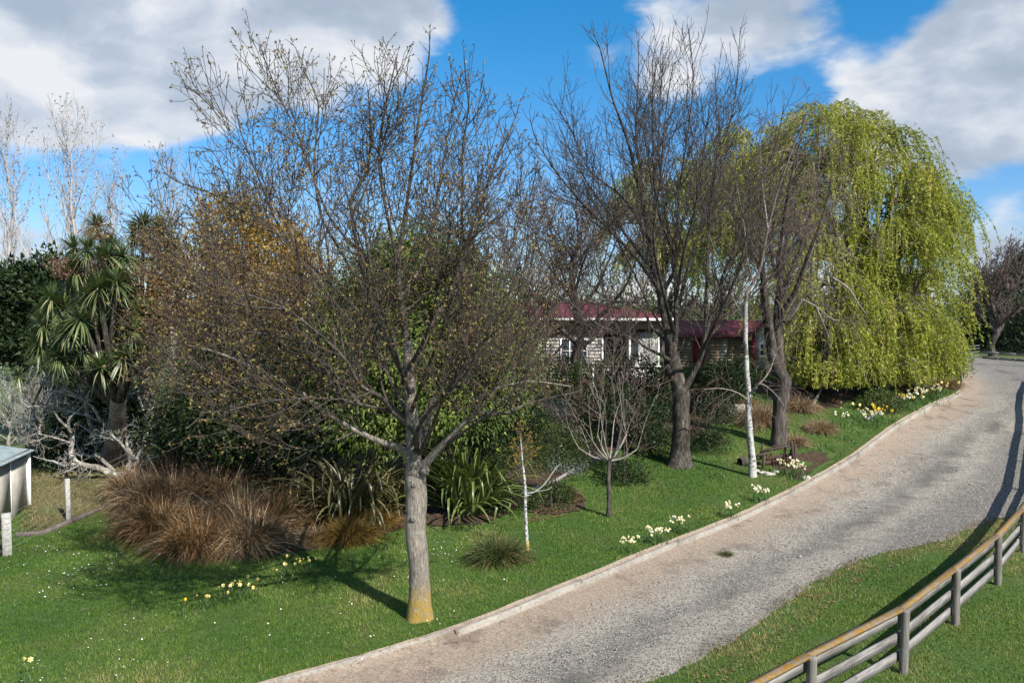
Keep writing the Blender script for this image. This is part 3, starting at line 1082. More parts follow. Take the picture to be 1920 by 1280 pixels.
# fallen twigs on the lawn
def sticks():
    lines = []
    for _ in range(30):
        c = at(random.uniform(20, 1000), random.uniform(970, 1270))
        s_, v_ = kerb_sv([c.x], [c.y])
        if v_[0] > -.4: continue
        L = random.uniform(.08, .4); a = random.random() * 6.28; P = []
        for k in range(4):
            x = c.x + math.cos(a) * L * k / 3; y = c.y + math.sin(a) * L * k / 3
            P.append(Vector((x, y, tz(x, y) + .05 + random.uniform(-.01, .015)))); a += random.gauss(0, .25)
        lines.append((P, [.006, .006, .005, .003]))
    g = Geo(); tubes(g, lines, 4)
    tag(g.obj('fallen_twigs', M['twig_brown']), kind='stuff')


sticks()


# loose stones on the drive
def stones():
    g = Geo()
    n = 2600
    s = rng.uniform(6, 44, n); v = np.abs(rng.normal(0, 1, n)) * 2.2 + .15
    e = road_edge(s); v = np.where(v > e, e * rng.random(n), v)
    x, y = kerb_at(s, v)
    k = (np.abs(x) < .7 * y + 1) & (y > 8)
    for xx, yy, vv in zip(x[k], y[k], v[k]):
        r = random.uniform(.008, .024) if random.random() < .985 else random.uniform(.03, .055)
        z = tz(xx, yy) - float(road_drop(np.array([vv]))[0]) + .01
        a = np.arange(5) * 2 * math.pi / 5 + random.random()
        rr = r * (1 + .35 * rng.normal(size=5))
        ring = np.stack([xx + rr * np.cos(a), yy + rr * np.sin(a), np.full(5, z)], 1)
        top = ring * .45 + np.array([xx, yy, z]) * .55 + np.array([0, 0, r * .9])
        V = np.concatenate([ring, top, [[xx, yy, z + r * 1.05]]])
        g.add(V, Q=[[i, (i + 1) % 5, (i + 1) % 5 + 5, i + 5] for i in range(5)], T=[[i + 5, (i + 1) % 5 + 5, 10] for i in range(5)])
    return tag(g.obj('loose_stones', M['stone_dark']), kind='stuff')


stones()

# ------------------------------------------------------------------ timber edging of the lawn
edging = thing('timber_edging', 'long row of weathered grey timber boards edging the lawn beside the gravel drive', 'garden edging', tuple(at(850, 1183)))
joints_px = [(520, 1281), (850, 1183), (1090, 1088), (1270, 1012), (1480, 920), (1608, 850), (1690, 793), (1745, 760), (1800, 735)]
js = [float(kerb_sv([at(*p).x], [at(*p).y])[0][0]) for p in joints_px]
js = [js[0] - 7.5, js[0] - 3.7] + js
for i in range(len(js) - 1):
    a, b_ = js[i] + .02, js[i + 1] - .02
    n = 6
    off = -.09 if i < 3 else .05
    offs = random.uniform(-.02, .02) + off
    g = Geo()
    sv = np.linspace(a, b_, n)
    x0, y0 = kerb_at(sv, np.full(n, offs - .055)); x1, y1 = kerb_at(sv, np.full(n, offs + .055))
    top = terrain(x0, y0) + (.045 if i != 2 else .03) + np.linspace(random.uniform(-.03, .03), random.uniform(-.03, .03), n)
    c = .012
    rows = []
    for k in range(n):
        p0 = np.array([x0[k], y0[k], 0]); p1 = np.array([x1[k], y1[k], 0]); u = (p1 - p0) / np.linalg.norm(p1 - p0)
        T = top[k]
        rows += [p0 + [0, 0, T - .30], p0 + [0, 0, T - c], p0 + u * c + [0, 0, T], p1 - u * c + [0, 0, T], p1 + [0, 0, T - c], p1 + [0, 0, T - .30]]
    V = np.array(rows)
    Q = [[k * 6 + j, k * 6 + j + 1, (k + 1) * 6 + j + 1, (k + 1) * 6 + j] for k in range(n - 1) for j in range(5)]
    e = (n - 1) * 6
    Q += [[5, 4, 1, 0], [4, 3, 2, 1], [e, e + 1, e + 4, e + 5], [e + 1, e + 2, e + 3, e + 4]]
    g.add(V, Q=Q, tint=random.random())
    g.obj('board', M['kerb'], edging)
# ------------------------------------------------------------------ trees
def rvec(s=1.0):
    return Vector((random.gauss(0, s), random.gauss(0, s), random.gauss(0, s)))


def interp_line(P, R, t):
    f = t * (len(P) - 1); i = min(int(f), len(P) - 2); u = f - i
    return P[i].lerp(P[i + 1], u), R[i] * (1 - u) + R[i + 1] * u, (P[i + 1] - P[i]).normalized()


ENV = None      # the outline a crown keeps within


def dome(c, rx, ry, up, down, e=3.0):
    c = Vector(c)
    def inside(p, k=1.0):
        d = (p - c) * (1.0 +   .11 * noise.noise(p * .75) + .09 * noise.noise(p * 2.1)) * k
        z = d.z / (up if d.z > 0 else down)
        return abs(d.x / rx) ** e + abs(d.y / ry) ** e + abs(z) ** e < 1.0
    return inside


def grow(out, p, d, L, r, lev, cfg, rmin):
    c = cfg[lev]
    n = c['n']; step = L / n
    P = [p.copy()]; R = [r]
    d = d.normalized()
    for i in range(n):
        d = (d + rvec(c['wob']) + Vector((0, 0, c['up']))).normalized()
        p = p + d * step
        P.append(p.copy()); R.append(max(rmin, r * (1 - .72 * (i + 1) / n)))
        if ENV is not None and not ENV(p + rvec(.12)): break
    if len(P) < n + 1: L = step * (len(P) - 1)
    out[lev].append((P, R))
    if lev + 1 < len(cfg): spawn(out, P, R, L, lev + 1, cfg, rmin)


def spawn(out, P, R, L, lev, cfg, rmin, t0=None, per_m=None):
    c = cfg[lev]
    n = max(1, int((per_m or c['per_m']) * L + random.random()))
    az = random.random() * 6.28
    a0 = c['t0'] if t0 is None else t0
    for k in range(n):
        t = a0 + (1 - a0) * (k + random.random()) / n
        t = min(t, .995)
        if lev == 1 and t > .72 and random.random() < .4: continue
        p, r, d = interp_line(P, R, t)
        # thinner growth at the very outside, so single shoots stand out
        if ENV is not None and lev > 1 and not ENV(p, 1.22) and random.random() < .5: continue
        az += 2.4 + random.gauss(0, .5)
        perp = d.orthogonal().normalized()
        perp.rotate(Quaternion(d, az))
        ang = math.radians(max(8, random.gauss(c['ang'], c.get('angsd', 9))))
        nd = d * math.cos(ang) + perp * math.sin(ang)
        ln = random.uniform(*c['len']) * (1 - c.get('tap', .45) * t)
        grow(out, p, nd, ln, min(r * .62, c['r'] * random.uniform(.8, 1.2)) if r > c['r'] else max(rmin, r * .75), lev, cfg, rmin)
    # the parent goes on as a leader
    if c.get('leader', True) and not (lev == 1 and ENV is not None):
        p, r, d = P[-1], R[-1], (P[-1] - P[-2]).normalized()
        grow(out, p.copy(), d + rvec(.1), random.uniform(*c['len']) * .8, max(rmin, r * .9), lev, cfg, rmin)


def leaf_tufts(g, lines, per_line, size, k=4, spread=.03, tint=None, tmin=.2, up=.4, wr=.5):
    C = []; D = []; Tn = []
    for P, R in lines:
        m = per_line
        for q in range(m):
            t = 1.0 if q == 0 else random.uniform(tmin, 1)
            p, r, d = interp_line(P, R, min(t, .999))
            tt = random.random() if tint is None else min(1, max(0, random.gauss(*tint)))
            for _ in range(k):
                C.append(p + rvec(spread * .4)); D.append((d * up + rvec(.7)).normalized()); Tn.append(tt + random.gauss(0, .12))
    C = np.array(C); D = np.array(D)
    n = len(C)
    L = size * rng.uniform(.6, 1.4, n)
    leaves(g, C, unit(D), L, L * wr, np.clip(Tn, 0, 1), tri=True)


def jog(P, amt):
    """natural kinks along a drawn limb"""
    return [p + rvec(amt) * (0 if i == 0 else 1) for i, p in enumerate(P)]


def dense(P, step=.35):
    out = [P[0]]
    for a, b in zip(P[:-1], P[1:]):
        n = max(1, int((b - a).length / step))
        for k in range(1, n + 1): out.append(a.lerp(b, k / n))
    return out


def smooth_line(P, sub=4):
    return [Vector(q) for q in catmull([tuple(p) for p in P], sub)]


class Tree:
    """thing > trunk, limbs, twigs, leaves"""
    def __init__(self, name, label, cat, base, group=None):
        self.root = thing(name, label, cat, tuple(base), group)
        self.base = Vector(base)

    def trunk(self, P, R, mat, sides=18, rough=.05, flare=.35, sub=6, extra=None, freq=3.0, cap=False):
        g = Geo(); bark_tube(g, P, R, sides, rough, freq, sub, flare, cap)
        for (c, d, r) in (extra or []):          # branch collars and knots
            d = Vector(d).normalized()
            P2 = [c - d * r * .6, c + d * r * .35, c + d * r * .62, c + d * r * .66]
            bark_tube(g, P2, [r * 1.15, r * 1.0, r * .72, r * .3], 12, .06, 9, 3, cap=True)
        o = g.obj('trunk', M[mat], self.root, smooth=True)
        self.t = o
        return o

    def limb(self, P, R, mat, sides=9, rough=.06, sub=3, name='limb', cap=False):
        g = Geo(); bark_tube(g, P, R, sides, rough, 5.0, sub, cap=cap)
        return g.obj(name, M[mat], self.root, smooth=True)


# ---- main tree: young oak-like tree just breaking bud, in front on the lawn
def main_tree():
    b0 = at(788, 1158)
    dep = b0.y
    T = Tree('bare_tree', 'large spreading tree coming into bud on the near lawn, yellow lichen at its foot', 'tree', b0)

    def P(lst):
        return [pt(px, py, dep + dy) for px, py, dy in lst]
    tr = [(788, 1160, 0), (787, 1120, 0), (786, 1060, 0), (779, 1000, 0), (781, 940, .02), (779, 900, .02), (776, 865, .03), (774, 810, .1), (770, 745, .15), (766, 690, .2), (765, 640, .3)]
    w = [.235, .215, .200, .205, .208, .212, .165, .130, .118, .108, .095]
    Pt = P(tr); Pt[0].z -= .12
    T.trunk(Pt, w, 'bark', 26, .055, .38, 5,
            extra=[(pt(797, 882, dep - .17), (.5, -1, .1), .085), (pt(766, 862, dep - .12), (-.4, -1, .1), .05),
                   (pt(776, 908, dep - .19), (-.1, -1, 0), .05), (pt(775, 972, dep - .19), (-.2, -1, -.1), .06)])
    limbs = [
        # (points, start radius, end radius)
        ([(776, 872, 0), (755, 844, -.15), (712, 826, -.5), (669, 807, -.8), (611, 768, -1.2), (560, 735, -1.6), (500, 700, -2.0), (420, 665, -2.4), (350, 645, -2.6)], .085, .018),
        ([(780, 845, -.1), (779, 820, -.5), (763, 800, -.9), (735, 772, -1.5), (712, 745, -2.0), (673, 717, -2.5), (655, 685, -2.7), (615, 640, -2.9), (540, 580, -3.1), (450, 540, -3.2), (400, 500, -3.3)], .062, .012),
        ([(735, 772, -1.5), (712, 766, -1.7), (673, 758, -2.0), (640, 750, -2.2), (580, 745, -2.6), (500, 755, -2.9), (430, 770, -3.1), (370, 780, -3.2)], .040, .010),
        ([(774, 800, .1), (740, 770, .5), (690, 730, 1.0), (615, 700, 1.5), (560, 668, 1.8), (499, 619, 2.2), (443, 604, 2.4), (380, 585, 2.8), (300, 560, 3.1)], .080, .014),
        ([(768, 725, .15), (735, 650, 0), (700, 575, -.2), (672, 470, -.3), (662, 380, -.4), (685, 320, -.4), (695, 250, -.5), (690, 170, -.5)], .075, .012),
        ([(672, 470, -.3), (610, 400, -.4), (560, 250, -.5), (527, 192, -.5), (506, 136, -.6), (488, 80, -.6)], .034, .008),
        ([(700, 575, -.2), (640, 470, .2), (600, 400, .4), (590, 300, .6), (593, 195, .7), (571, 129, .7), (556, 90, .7)], .042, .008),
        ([(735, 650, 0), (650, 560, .5), (560, 480, 1.0), (490, 420, 1.4), (393, 362, 1.8), (340, 345, 2.0), (312, 320, 2.1), (298, 285, 2.1)], .046, .008),
        ([(690, 640, -.4), (600, 540, -.9), (530, 440, -1.2), (480, 330, -1.4), (450, 240, -1.5), (443, 190, -1.5)], .036, .008),
        ([(615, 700, 1.5), (520, 560, 1.5), (450, 490, 1.6), (370, 440, 1.7), (310, 400, 1.8), (270, 365, 1.9)], .034, .008),
        ([(765, 650, .3), (752, 560, .35), (747, 480, .5), (760, 400, .6), (775, 300, .7), (790, 190, .8), (802, 110, .8), (808, 60, .8)], .080, .010),
        ([(747, 500, .4), (728, 400, 0), (712, 300, -.3), (722, 210, -.5), (738, 130, -.5), (745, 110, -.5)], .045, .008),
        ([(752, 560, .35), (800, 480, 1.0), (815, 380, 1.4), (835, 280, 1.6), (850, 190, 1.7), (868, 130, 1.7)], .045, .008),
        ([(783, 850, 0), (795, 800, .3), (819, 757, .5), (846, 725, .7), (889, 680, 1.0), (930, 640, 1.3), (975, 590, 1.5), (1020, 545, 1.7)], .062, .012),
        ([(770, 700, .2), (800, 630, .3), (840, 555, .5), (870, 470, .6), (884, 425, .7), (915, 340, .8), (934, 293, .8), (965, 225, .9), (980, 185, .9)], .070, .010),
        ([(840, 555, .5), (860, 470, -.2), (868, 380, -.6), (870, 290, -.8), (878, 210, -.9), (872, 150, -.9)], .036, .008),
        ([(889, 680, 1.0), (930, 560, .8), (955, 480, .7), (985, 400, .6), (1005, 330, .5), (1012, 290, .5)], .036, .008),
        ([(790, 880, -.05), (812, 852, -.2), (835, 832, -.35), (868, 797, -.6), (891, 772, -.75), (902, 748, -.8), (936, 728, -1.0), (998, 712, -1.2), (1069, 728, -1.4)], .098, .012),
        ([(891, 772, -.75), (940, 773, -.7), (983, 759, -.6), (1040, 745, -.5), (1090, 735, -.4)], .046, .010),
        ([(897, 750, -.8), (925, 690, -1.0), (960, 640, -1.2), (985, 560, -1.4), (1000, 480, -1.5), (1015, 420, -1.6)], .045, .008),
        ([(785, 840, .1), (808, 780, .8), (822, 730, 1.5), (860, 690, 2.4), (890, 640, 3.2), (900, 560, 3.8)], .060, .010),
        ([(770, 780, .1), (745, 740, 1.0), (720, 690, 1.9), (700, 640, 2.8), (680, 560, 3.6), (660, 480, 4.1)], .060, .010),
        ([(774, 830, -.1), (790, 790, -.8), (812, 760, -1.5), (850, 730, -2.3), (880, 690, -3.0), (900, 640, -3.4)], .050, .010),
        ([(768, 735, -.05), (752, 690, -.9), (735, 640, -1.8), (710, 560, -2.6), (690, 480, -3.1), (680, 400, -3.4)], .054, .010),
        ([(766, 690, 0), (790, 640, -.9), (815, 560, -1.7), (840, 470, -2.2), (850, 390, -2.5)], .046, .010),
        ([(786, 850, -.2), (812, 800, -.8), (836, 745, -1.3), (880, 680, -1.9), (930, 600, -2.3), (970, 500, -2.6), (985, 430, -2.7)], .046, .008),
        ([(835, 832, -.35), (880, 805, -.9), (940, 750, -1.6), (1000, 680, -2.0), (1035, 620, -2.2)], .038, .008),
        ([(772, 770, 0), (795, 705, -.9), (830, 610, -1.6), (865, 510, -2.0), (900, 400, -2.3), (920, 330, -2.4)], .044, .008),
        ([(780, 800, .2), (830, 720, 1.2), (890, 600, 2.0), (940, 480, 2.5), (960, 390, 2.6)], .044, .008),
        ([(868, 797, -.6), (920, 740, .2), (980, 660, .6), (1030, 590, .8)], .034, .008),
        ([(673, 758, -2.0), (620, 690, -2.4), (560, 640, -2.3), (480, 590, -2.8), (400, 560, -3.2)], .036, .008),
        ([(611, 768, -1.2), (560, 790, -1.6), (500, 800, -2.0), (440, 805, -2.3)], .024, .008),
        ([(560, 735, -1.6), (500, 690, -1.0), (430, 670, 0), (360, 690, .3), (300, 700, .5)], .028, .008),
        ([(499, 619, 2.2), (430, 650, 1.6), (370, 640, 1.2), (310, 640, 1.0), (270, 630, .9)], .030, .008),
        ([(500, 700, -2.0), (430, 720, -2.4), (370, 740, -2.6), (320, 720, -2.7)], .026, .008),
        ([(540, 580, -3.1), (460, 570, -2.6), (390, 540, -1.4), (330, 500, -1.3), (280, 470, -1.2)], .028, .008),
        ([(669, 807, -.8), (620, 830, -1.3), (560, 840, -1.5), (510, 830, -2.0)], .024, .008),
    ]
    cfg = [None,
           dict(n=5, wob=.07, up=.12, per_m=3.2, t0=.12, ang=38, len=(.6, 1.6), r=.0145, tap=.55),
           dict(n=3, wob=.10, up=.11, per_m=6.2, t0=.10, ang=42, len=(.26, .8), r=.0082, tap=.4),
           dict(n=2, wob=.17, up=.08, per_m=8.6, t0=.12, ang=48, len=(.10, .38), r=.0056, tap=.3)]
    out = [[] for _ in cfg]
    global ENV
    kk = dep / FPX
    ENV = dome(pt(650, 640, dep), 400 * kk, 3.7, 535 * kk, 215 * kk, 2.5)
    sub = []
    for i, (pp, r0, r1) in enumerate(limbs):
        Pv = jog(P(pp), .02)
        Pv = smooth_line(Pv, 4)
        n = len(Pv)
        Rv = [r0 * 1.0 + (r1 * .85 - r0 * 1.0) * (k / (n - 1)) ** .65 for k in range(n)]
        T.limb(Pv[::2] if n % 2 else Pv, Rv[::2] if n % 2 else Rv, 'bark' if r0 > .082 else 'bark_limb', 10, .05, 3)
        L = sum((b - a).length for a, b in zip(Pv[:-1], Pv[1:]))
        spawn(out, Pv, Rv, L, 1, cfg, .0052, t0=.33)
        # lesser boughs filling the dome
        for t in (.38, .58, .76):
            p, r, d = interp_line(Pv, Rv, t + random.uniform(-.06, .06))
            perp = d.orthogonal().normalized(); perp.rotate(Quaternion(d, random.random() * 6.28))
            nd = (d + perp * random.uniform(.5, .95) + Vector((0, 0, .25))).normalized()
            L2 = random.uniform(1.6, 3.2) * (1.1 - .5 * t); q = p.copy(); PP = [q.copy()]
            for _ in range(8):
                nd = (nd + rvec(.08) + Vector((0, 0, .06))).normalized(); q = q + nd * L2 / 8
                if not ENV(q): break
                PP.append(q.copy())
            if len(PP) < 4: continue
            RR = [max(.007, min(r * .6, .026) * (1 - .75 * j / (len(PP) - 1))) for j in range(len(PP))]
            T.limb(PP, RR, 'bark_limb', 6, .06, 2)
            spawn(out, PP, RR, L2 * (len(PP) - 1) / 8, 1, cfg, .0052, t0=.15)
    ENV = None
    g = Geo(); tubes(g, out[1], 4)
    tag(g.obj('branches', M['twig_main'], T.root, smooth=True), kind='stuff')
    g = Geo(); tubes(g, out[2], 3); tubes(g, out[3], 3)
    tag(g.obj('twigs', M['twig_main'], T.root, smooth=True), kind='stuff')
    g = Geo()
    low = [l for l in out[3] if random.random() < .88]
    leaf_tufts(g, low, 1, .036, 3, .02, tint=(.5, .28), wr=.6)
    leaf_tufts(g, [l for l in out[2] if random.random() < .6], 1, .036, 3, .02, tint=(.45, .25), wr=.6)
    left = [l for l in out[3] if l[0][0].x < b0.x - 1.3 and random.random() < .42]
    leaf_tufts(g, left, 1, .042, 3, .04, tint=(.6, .25), wr=.6)
    tag(g.obj('buds', M['bud'], T.root), kind='stuff')
    # the two orange pruning stubs
    for px, py, dd in ((673, 717, -2.6), (800, 695, -.3)):
        g = Geo(); c = pt(px, py, dep + dd)
        leaves(g, np.array([c + rvec(.02) for _ in range(14)]), rand_dirs(14), .06, .05, rng.random(14))
        g.obj('withered_leaf_tuft', M['bronze_leaf'], T.root)
    print('main twigs', [len(o) for o in out])


main_tree()


# ---- second tree, bare, further up the lawn
def second_tree():
    b0 = at(1275, 872); dep = b0.y
    T = Tree('bare_tree', 'tall bare grey tree with a flared dark trunk standing on the lawn before the house', 'tree', b0)

    def P(lst):
        return [pt(px, py, dep + dy) for px, py, dy in lst]
    Pt = P([(1275, 874, 0), (1275, 850, 0), (1277, 810, 0), (1277, 770, 0), (1275, 730, 0), (1268, 700, 0), (1262, 660, 0)])
    Pt[0].z -= .12
    T.trunk(Pt, [.43, .36, .315, .30, .31, .26, .20], 'bark_grey', 22, .06, .32, 5, freq=2.2)
    limbs = [
        ([(1270, 715, 0), (1260, 690, .1), (1254, 661, .2), (1250, 629, .2), (1245, 593, .2), (1234, 532, .2), (1222, 480, .2), (1203, 385, 0), (1191, 324, 0), (1176, 270, -.2), (1150, 180, -.3), (1125, 100, -.3), (1118, 66, -.3)], .30, .012),
        ([(1222, 480, .2), (1212, 400, .8), (1205, 320, 1.2), (1193, 243, 1.4), (1192, 162, 1.5), (1203, 60, 1.6)], .12, .012),
        ([(1271, 700, .1), (1268, 661, .2), (1267, 622, .3), (1268, 560, .3), (1267, 500, .3), (1266, 446, .2), (1276, 360, 0), (1285, 284, -.2), (1300, 162, -.3), (1292, 60, -.4)], .20, .012),
        ([(1278, 740, -.1), (1290, 722, -.2), (1306, 693, -.4), (1313, 668, -.5), (1324, 614, -.6), (1342, 568, -.7), (1360, 521, -.8), (1381, 460, -.9), (1392, 400, -1), (1427, 330, -1.2), (1455, 260, -1.3), (1470, 195, -1.4)], .20, .012),
        ([(1324, 614, -.6), (1325, 500, -.3), (1328, 405, 0), (1345, 300, .2), (1372, 200, .3), (1388, 60, .3)], .11, .012),
        ([(1267, 520, .3), (1250, 400, 1.5), (1240, 300, 2.0), (1238, 200, 2.3), (1245, 100, 2.4)], .11, .012),
        ([(1268, 590, .3), (1300, 480, 1.6), (1330, 380, 2.6), (1345, 260, 3.2), (1340, 120, 3.6)], .12, .012),
        ([(1262, 680, .1), (1240, 672, -.3), (1215, 655, -.8), (1180, 630, -1.2), (1120, 605, -1.7), (1060, 560, -2.1)], .12, .016),
        ([(1250, 640, .2), (1225, 610, .2), (1190, 570, .1), (1140, 560, 0), (1090, 520, 0), (1040, 500, 0)], .09, .014),
        ([(1234, 540, .2), (1200, 490, -.3), (1142, 430, -.9), (1102, 389, -1.2), (1041, 324, -1.6), (1005, 260, -1.8), (990, 220, -1.8)], .12, .012),
        ([(1203, 420, 0), (1160, 370, .5), (1110, 320, .8), (1070, 250, 1.0), (1029, 180, 1.1)], .075, .012),
        ([(1224, 510, .2), (1170, 440, 1.6), (1120, 380, 2.8), (1080, 310, 3.4), (1050, 240, 3.7)], .09, .012),
        ([(1262, 620, 0), (1240, 540, -1.4), (1225, 450, -2.6), (1230, 340, -3.3), (1250, 220, -3.7), (1262, 130, -3.8)], .12, .012),
        ([(1310, 670, -.5), (1340, 600, -1.8), (1380, 520, -2.8), (1400, 420, -3.3), (1410, 320, -3.6)], .10, .012),
        ([(1250, 629, .2), (1215, 560, -.6), (1170, 480, -1.2), (1130, 400, -1.5), (1090, 330, -1.6)], .08, .012),
        ([(1342, 568, -.7), (1390, 500, -.2), (1440, 410, .3), (1485, 310, .6)], .075, .012),
        ([(1266, 480, .2), (1235, 400, -.5), (1225, 300, -.8), (1222, 180, -.9), (1228, 110, -.9)], .08, .012),
        ([(1318, 640, -.5), (1370, 590, -.4), (1430, 540, -.2), (1480, 470, 0), (1510, 400, .2)], .085, .012),
        ([(1268, 560, .3), (1278, 480, -.9), (1310, 380, -1.6), (1320, 280, -2.0), (1330, 180, -2.2)], .10, .012),
    ]
    cfg = [None,
           dict(n=5, wob=.055, up=.13, per_m=2.9, t0=.10, ang=34, len=(1.0, 3.0), r=.021, tap=.5),
           dict(n=4, wob=.09, up=.12, per_m=3.4, t0=.12, ang=40, len=(.5, 1.4), r=.0125, tap=.4),
           dict(n=2, wob=.13, up=.10, per_m=4.0, t0=.2, ang=42, len=(.2, .62), r=.0085, tap=.3)]
    out = [[] for _ in cfg]
    global ENV
    kk = dep / FPX
    ENV = dome(pt(1240, 560, dep), 265 * kk, 4.9, 485 * kk, 150 * kk)
    for pp, r0, r1 in limbs:
        Pv = smooth_line(jog(P(pp), .05), 4)
        n = len(Pv); r0 *= .78; Rv = [r0 + (r1 - r0) * (k / (n - 1)) ** .6 for k in range(n)]
        T.limb(Pv[::2] if n % 2 else Pv, Rv[::2] if n % 2 else Rv, 'bark_grey', 9, .06, 3)
        L = sum((b - a).length for a, b in zip(Pv[:-1], Pv[1:]))
        spawn(out, Pv, Rv, L, 1, cfg, .0070, t0=.28)
    ENV = None
    g = Geo(); tubes(g, out[1], 5); tag(g.obj('branches', M['twig_grey'], T.root, smooth=True), kind='stuff')
    g = Geo(); tubes(g, out[2], 4); tubes(g, out[3], 3); tag(g.obj('twigs', M['twig_grey'], T.root, smooth=True), kind='stuff')
    g = Geo(); leaf_tufts(g, [l for l in out[3] if random.random() < .5], 1, .045, 2, .03, wr=.5)
    tag(g.obj('buds', M['bud_grey'], T.root), kind='stuff')
    print('second twigs', [len(o) for o in out])


second_tree()


# ---- generic bare tree from a base point
def bare_tree(label, base, height, spread, trunk_r, mats, nlimb=9, fork=.22, cfg=None, up=.12, rmin=.008, name='bare_tree', lean=(0, 0), group=None,
              fast=1.0, buds=None, budsize=.05, leader=True, limb_ang=45, budk=3, bud_frac=.6):
    base = Vector(base)
    T = Tree(name, label, 'tree', base, group)
    top = base + Vector((lean[0], lean[1], height * (.92 if leader else .45)))
    n = 8
    Pt = []
    for k in range(n + 1):
        t = k / n
        p = base.lerp(top, t) + Vector((random.gauss(0, .018), random.gauss(0, .018), 0)) * height * (t > 0)
        Pt.append(p)
    Pt[0].z -= .15
    Rt = [max(rmin * 1.4, trunk_r * (1 - t / n) ** .85) for t in range(n + 1)]
    T.trunk(Pt, Rt, mats[0], 12, .07, .3, 3)
    S = max(.3, height / 10)
    cfg = cfg or [None,
                  dict(n=5, wob=.09, up=up, per_m=1.5 * fast / S, t0=.15, ang=40, len=(.9 * S, 2.3 * S), r=trunk_r * .11, tap=.5),
                  dict(n=4, wob=.11, up=up, per_m=2.6 * fast / S, t0=.12, ang=40, len=(.4 * S, 1.1 * S), r=trunk_r * .055, tap=.4),
                  dict(n=2, wob=.15, up=up * .8, per_m=3.2 * fast / S, t0=.2, ang=40, len=(.2 * S, .6 * S), r=trunk_r * .035, tap=.3)]
    out = [[] for _ in cfg]
    az = random.random() * 6
    for k in range(nlimb):
        t = fork + (.80 - fork) * k / max(1, nlimb - 1)
        p, r, d = interp_line(Pt, Rt, t if leader else min(.98, fork + .5 + .5 * random.random()))
        az += 2.4
        a = math.radians(limb_ang * (1 - .35 * t))
        dirv = Vector((math.cos(az) * math.sin(a), math.sin(az) * math.sin(a), math.cos(a)))
        L = spread * (1.05 - .62 * t) / max(.35, math.sin(a)) * random.uniform(.8, 1.15)
        L = min(L, (top.z - p.z) * 1.05 + spread * .25) if leader else L
        P = [p]; q = p.copy(); dd = dirv.copy(); m = 7
        for i in range(m):
            dd = (dd + rvec(.07) + Vector((0, 0, up * .55))).normalized(); q = q + dd * L / m; P.append(q.copy())
        r0 = min(r * .7, trunk_r * .45)
        Rv = [max(rmin, r0 * (1 - .9 * i / m)) for i in range(m + 1)]
        T.limb(P, Rv, mats[0], 7, .05, 2)
        spawn(out, P, Rv, L, 1, cfg, rmin, t0=.15)
    if leader: spawn(out, Pt, Rt, height * .8, 1, cfg, rmin, t0=max(.25, fork))
    g = Geo(); tubes(g, out[1], 4); tubes(g, out[2], 3); tubes(g, out[3], 3)
    tag(g.obj('twigs', M[mats[1]], T.root, smooth=True), kind='stuff')
    if buds:
        g = Geo(); leaf_tufts(g, [l for l in out[3] if random.random() < bud_frac], 1, budsize, budk, budsize * .8)
        tag(g.obj('buds', M[buds], T.root), kind='stuff')
    return T


# row of poplars far behind on the left
def poplar(px, base_py, depth, top_py, half_px, label):
    b0 = pt(px, base_py, depth); b0.z = tz(b0.x, b0.y)
    top = pt(px, top_py, depth)
    H = top.z - b0.z
    sp = half_px / FPX * depth
    T = Tree('poplar_tree', label, 'tree', b0, 'bare poplars far behind the garden')
    n = 10
    Pt = [b0 + Vector((random.gauss(0, .12), random.gauss(0, .12), H * k / n)) for k in range(n + 1)]
    Pt[0] = b0 - Vector((0, 0, .2))
    Rt = [max(.03, .30 * (1 - k / n) ** .9) for k in range(n + 1)]
    T.trunk(Pt, Rt, 'twig_pale', 8, .05, .2, 2)
    cfg = [None, dict(n=6, wob=.05, up=.16, per_m=.0, t0=.2, ang=30, len=(1, 1), r=.06),
           dict(n=5, wob=.07, up=.16, per_m=1.5, t0=.10, ang=28, len=(.9, 2.6), r=.024, tap=.4),
           dict(n=2, wob=.1, up=.12, per_m=2.6, t0=.1, ang=34, len=(.4, 1.2), r=.020, tap=.3)]
    out = [[] for _ in cfg]
    az = 0
    for k in range(26):
        t = .10 + .82 * k / 26
        p, r, d = interp_line(Pt, Rt, t)
        az += 2.4
        a = math.radians(random.uniform(26, 40))
        L = min(sp * (1.15 - .55 * t) / math.sin(a) * random.uniform(.7, 1.1), (H * (1 - t)) * .95 + .8)
        grow(out, p, Vector((math.cos(az) * math.sin(a), math.sin(az) * math.sin(a), math.cos(a))), L, min(r * .5, .085), 1, cfg, .012)
    spawn(out, Pt, Rt, H, 2, cfg, .012, t0=.2, per_m=2.6)
    for P, R in list(out[1]):
        L = sum((b - a).length for a, b in zip(P[:-1], P[1:]))
    g = Geo(); tubes(g, out[1], 4); tubes(g, out[2], 3); tubes(g, out[3], 3)
    tag(g.obj('twigs', M['twig_pale'], T.root, smooth=True), kind='stuff')
    g = Geo(); leaf_tufts(g, [l for l in out[3] if l[0][0].z > b0.z + H * .62 and random.random() < .4], 1, .13, 2, .1, wr=.6)
    tag(g.obj('buds', M['bud_grey'], T.root), kind='stuff')


poplar(28, 620, 62, 240, 50, 'pale bare poplar at the far left edge with a straight narrow crown')
poplar(140, 620, 60, 232, 92, 'pale bare poplar with the widest crown, right of the narrow poplar')
poplar(215, 640, 64, 330, 45, 'short pale bare poplar peeping out behind the cabbage tree heads')
poplar(325, 640, 72, 310, 60, 'pale bare poplar mostly hidden behind the big budding tree')


# brown-twigged trees behind
def tb(px, py, depth):
    p = pt(px, py, depth); p.z = tz(p.x, p.y); return p


def hgt(py_top, px, depth):
    p = pt(px, py_top, depth); return p.z - tz(p.x, p.y)


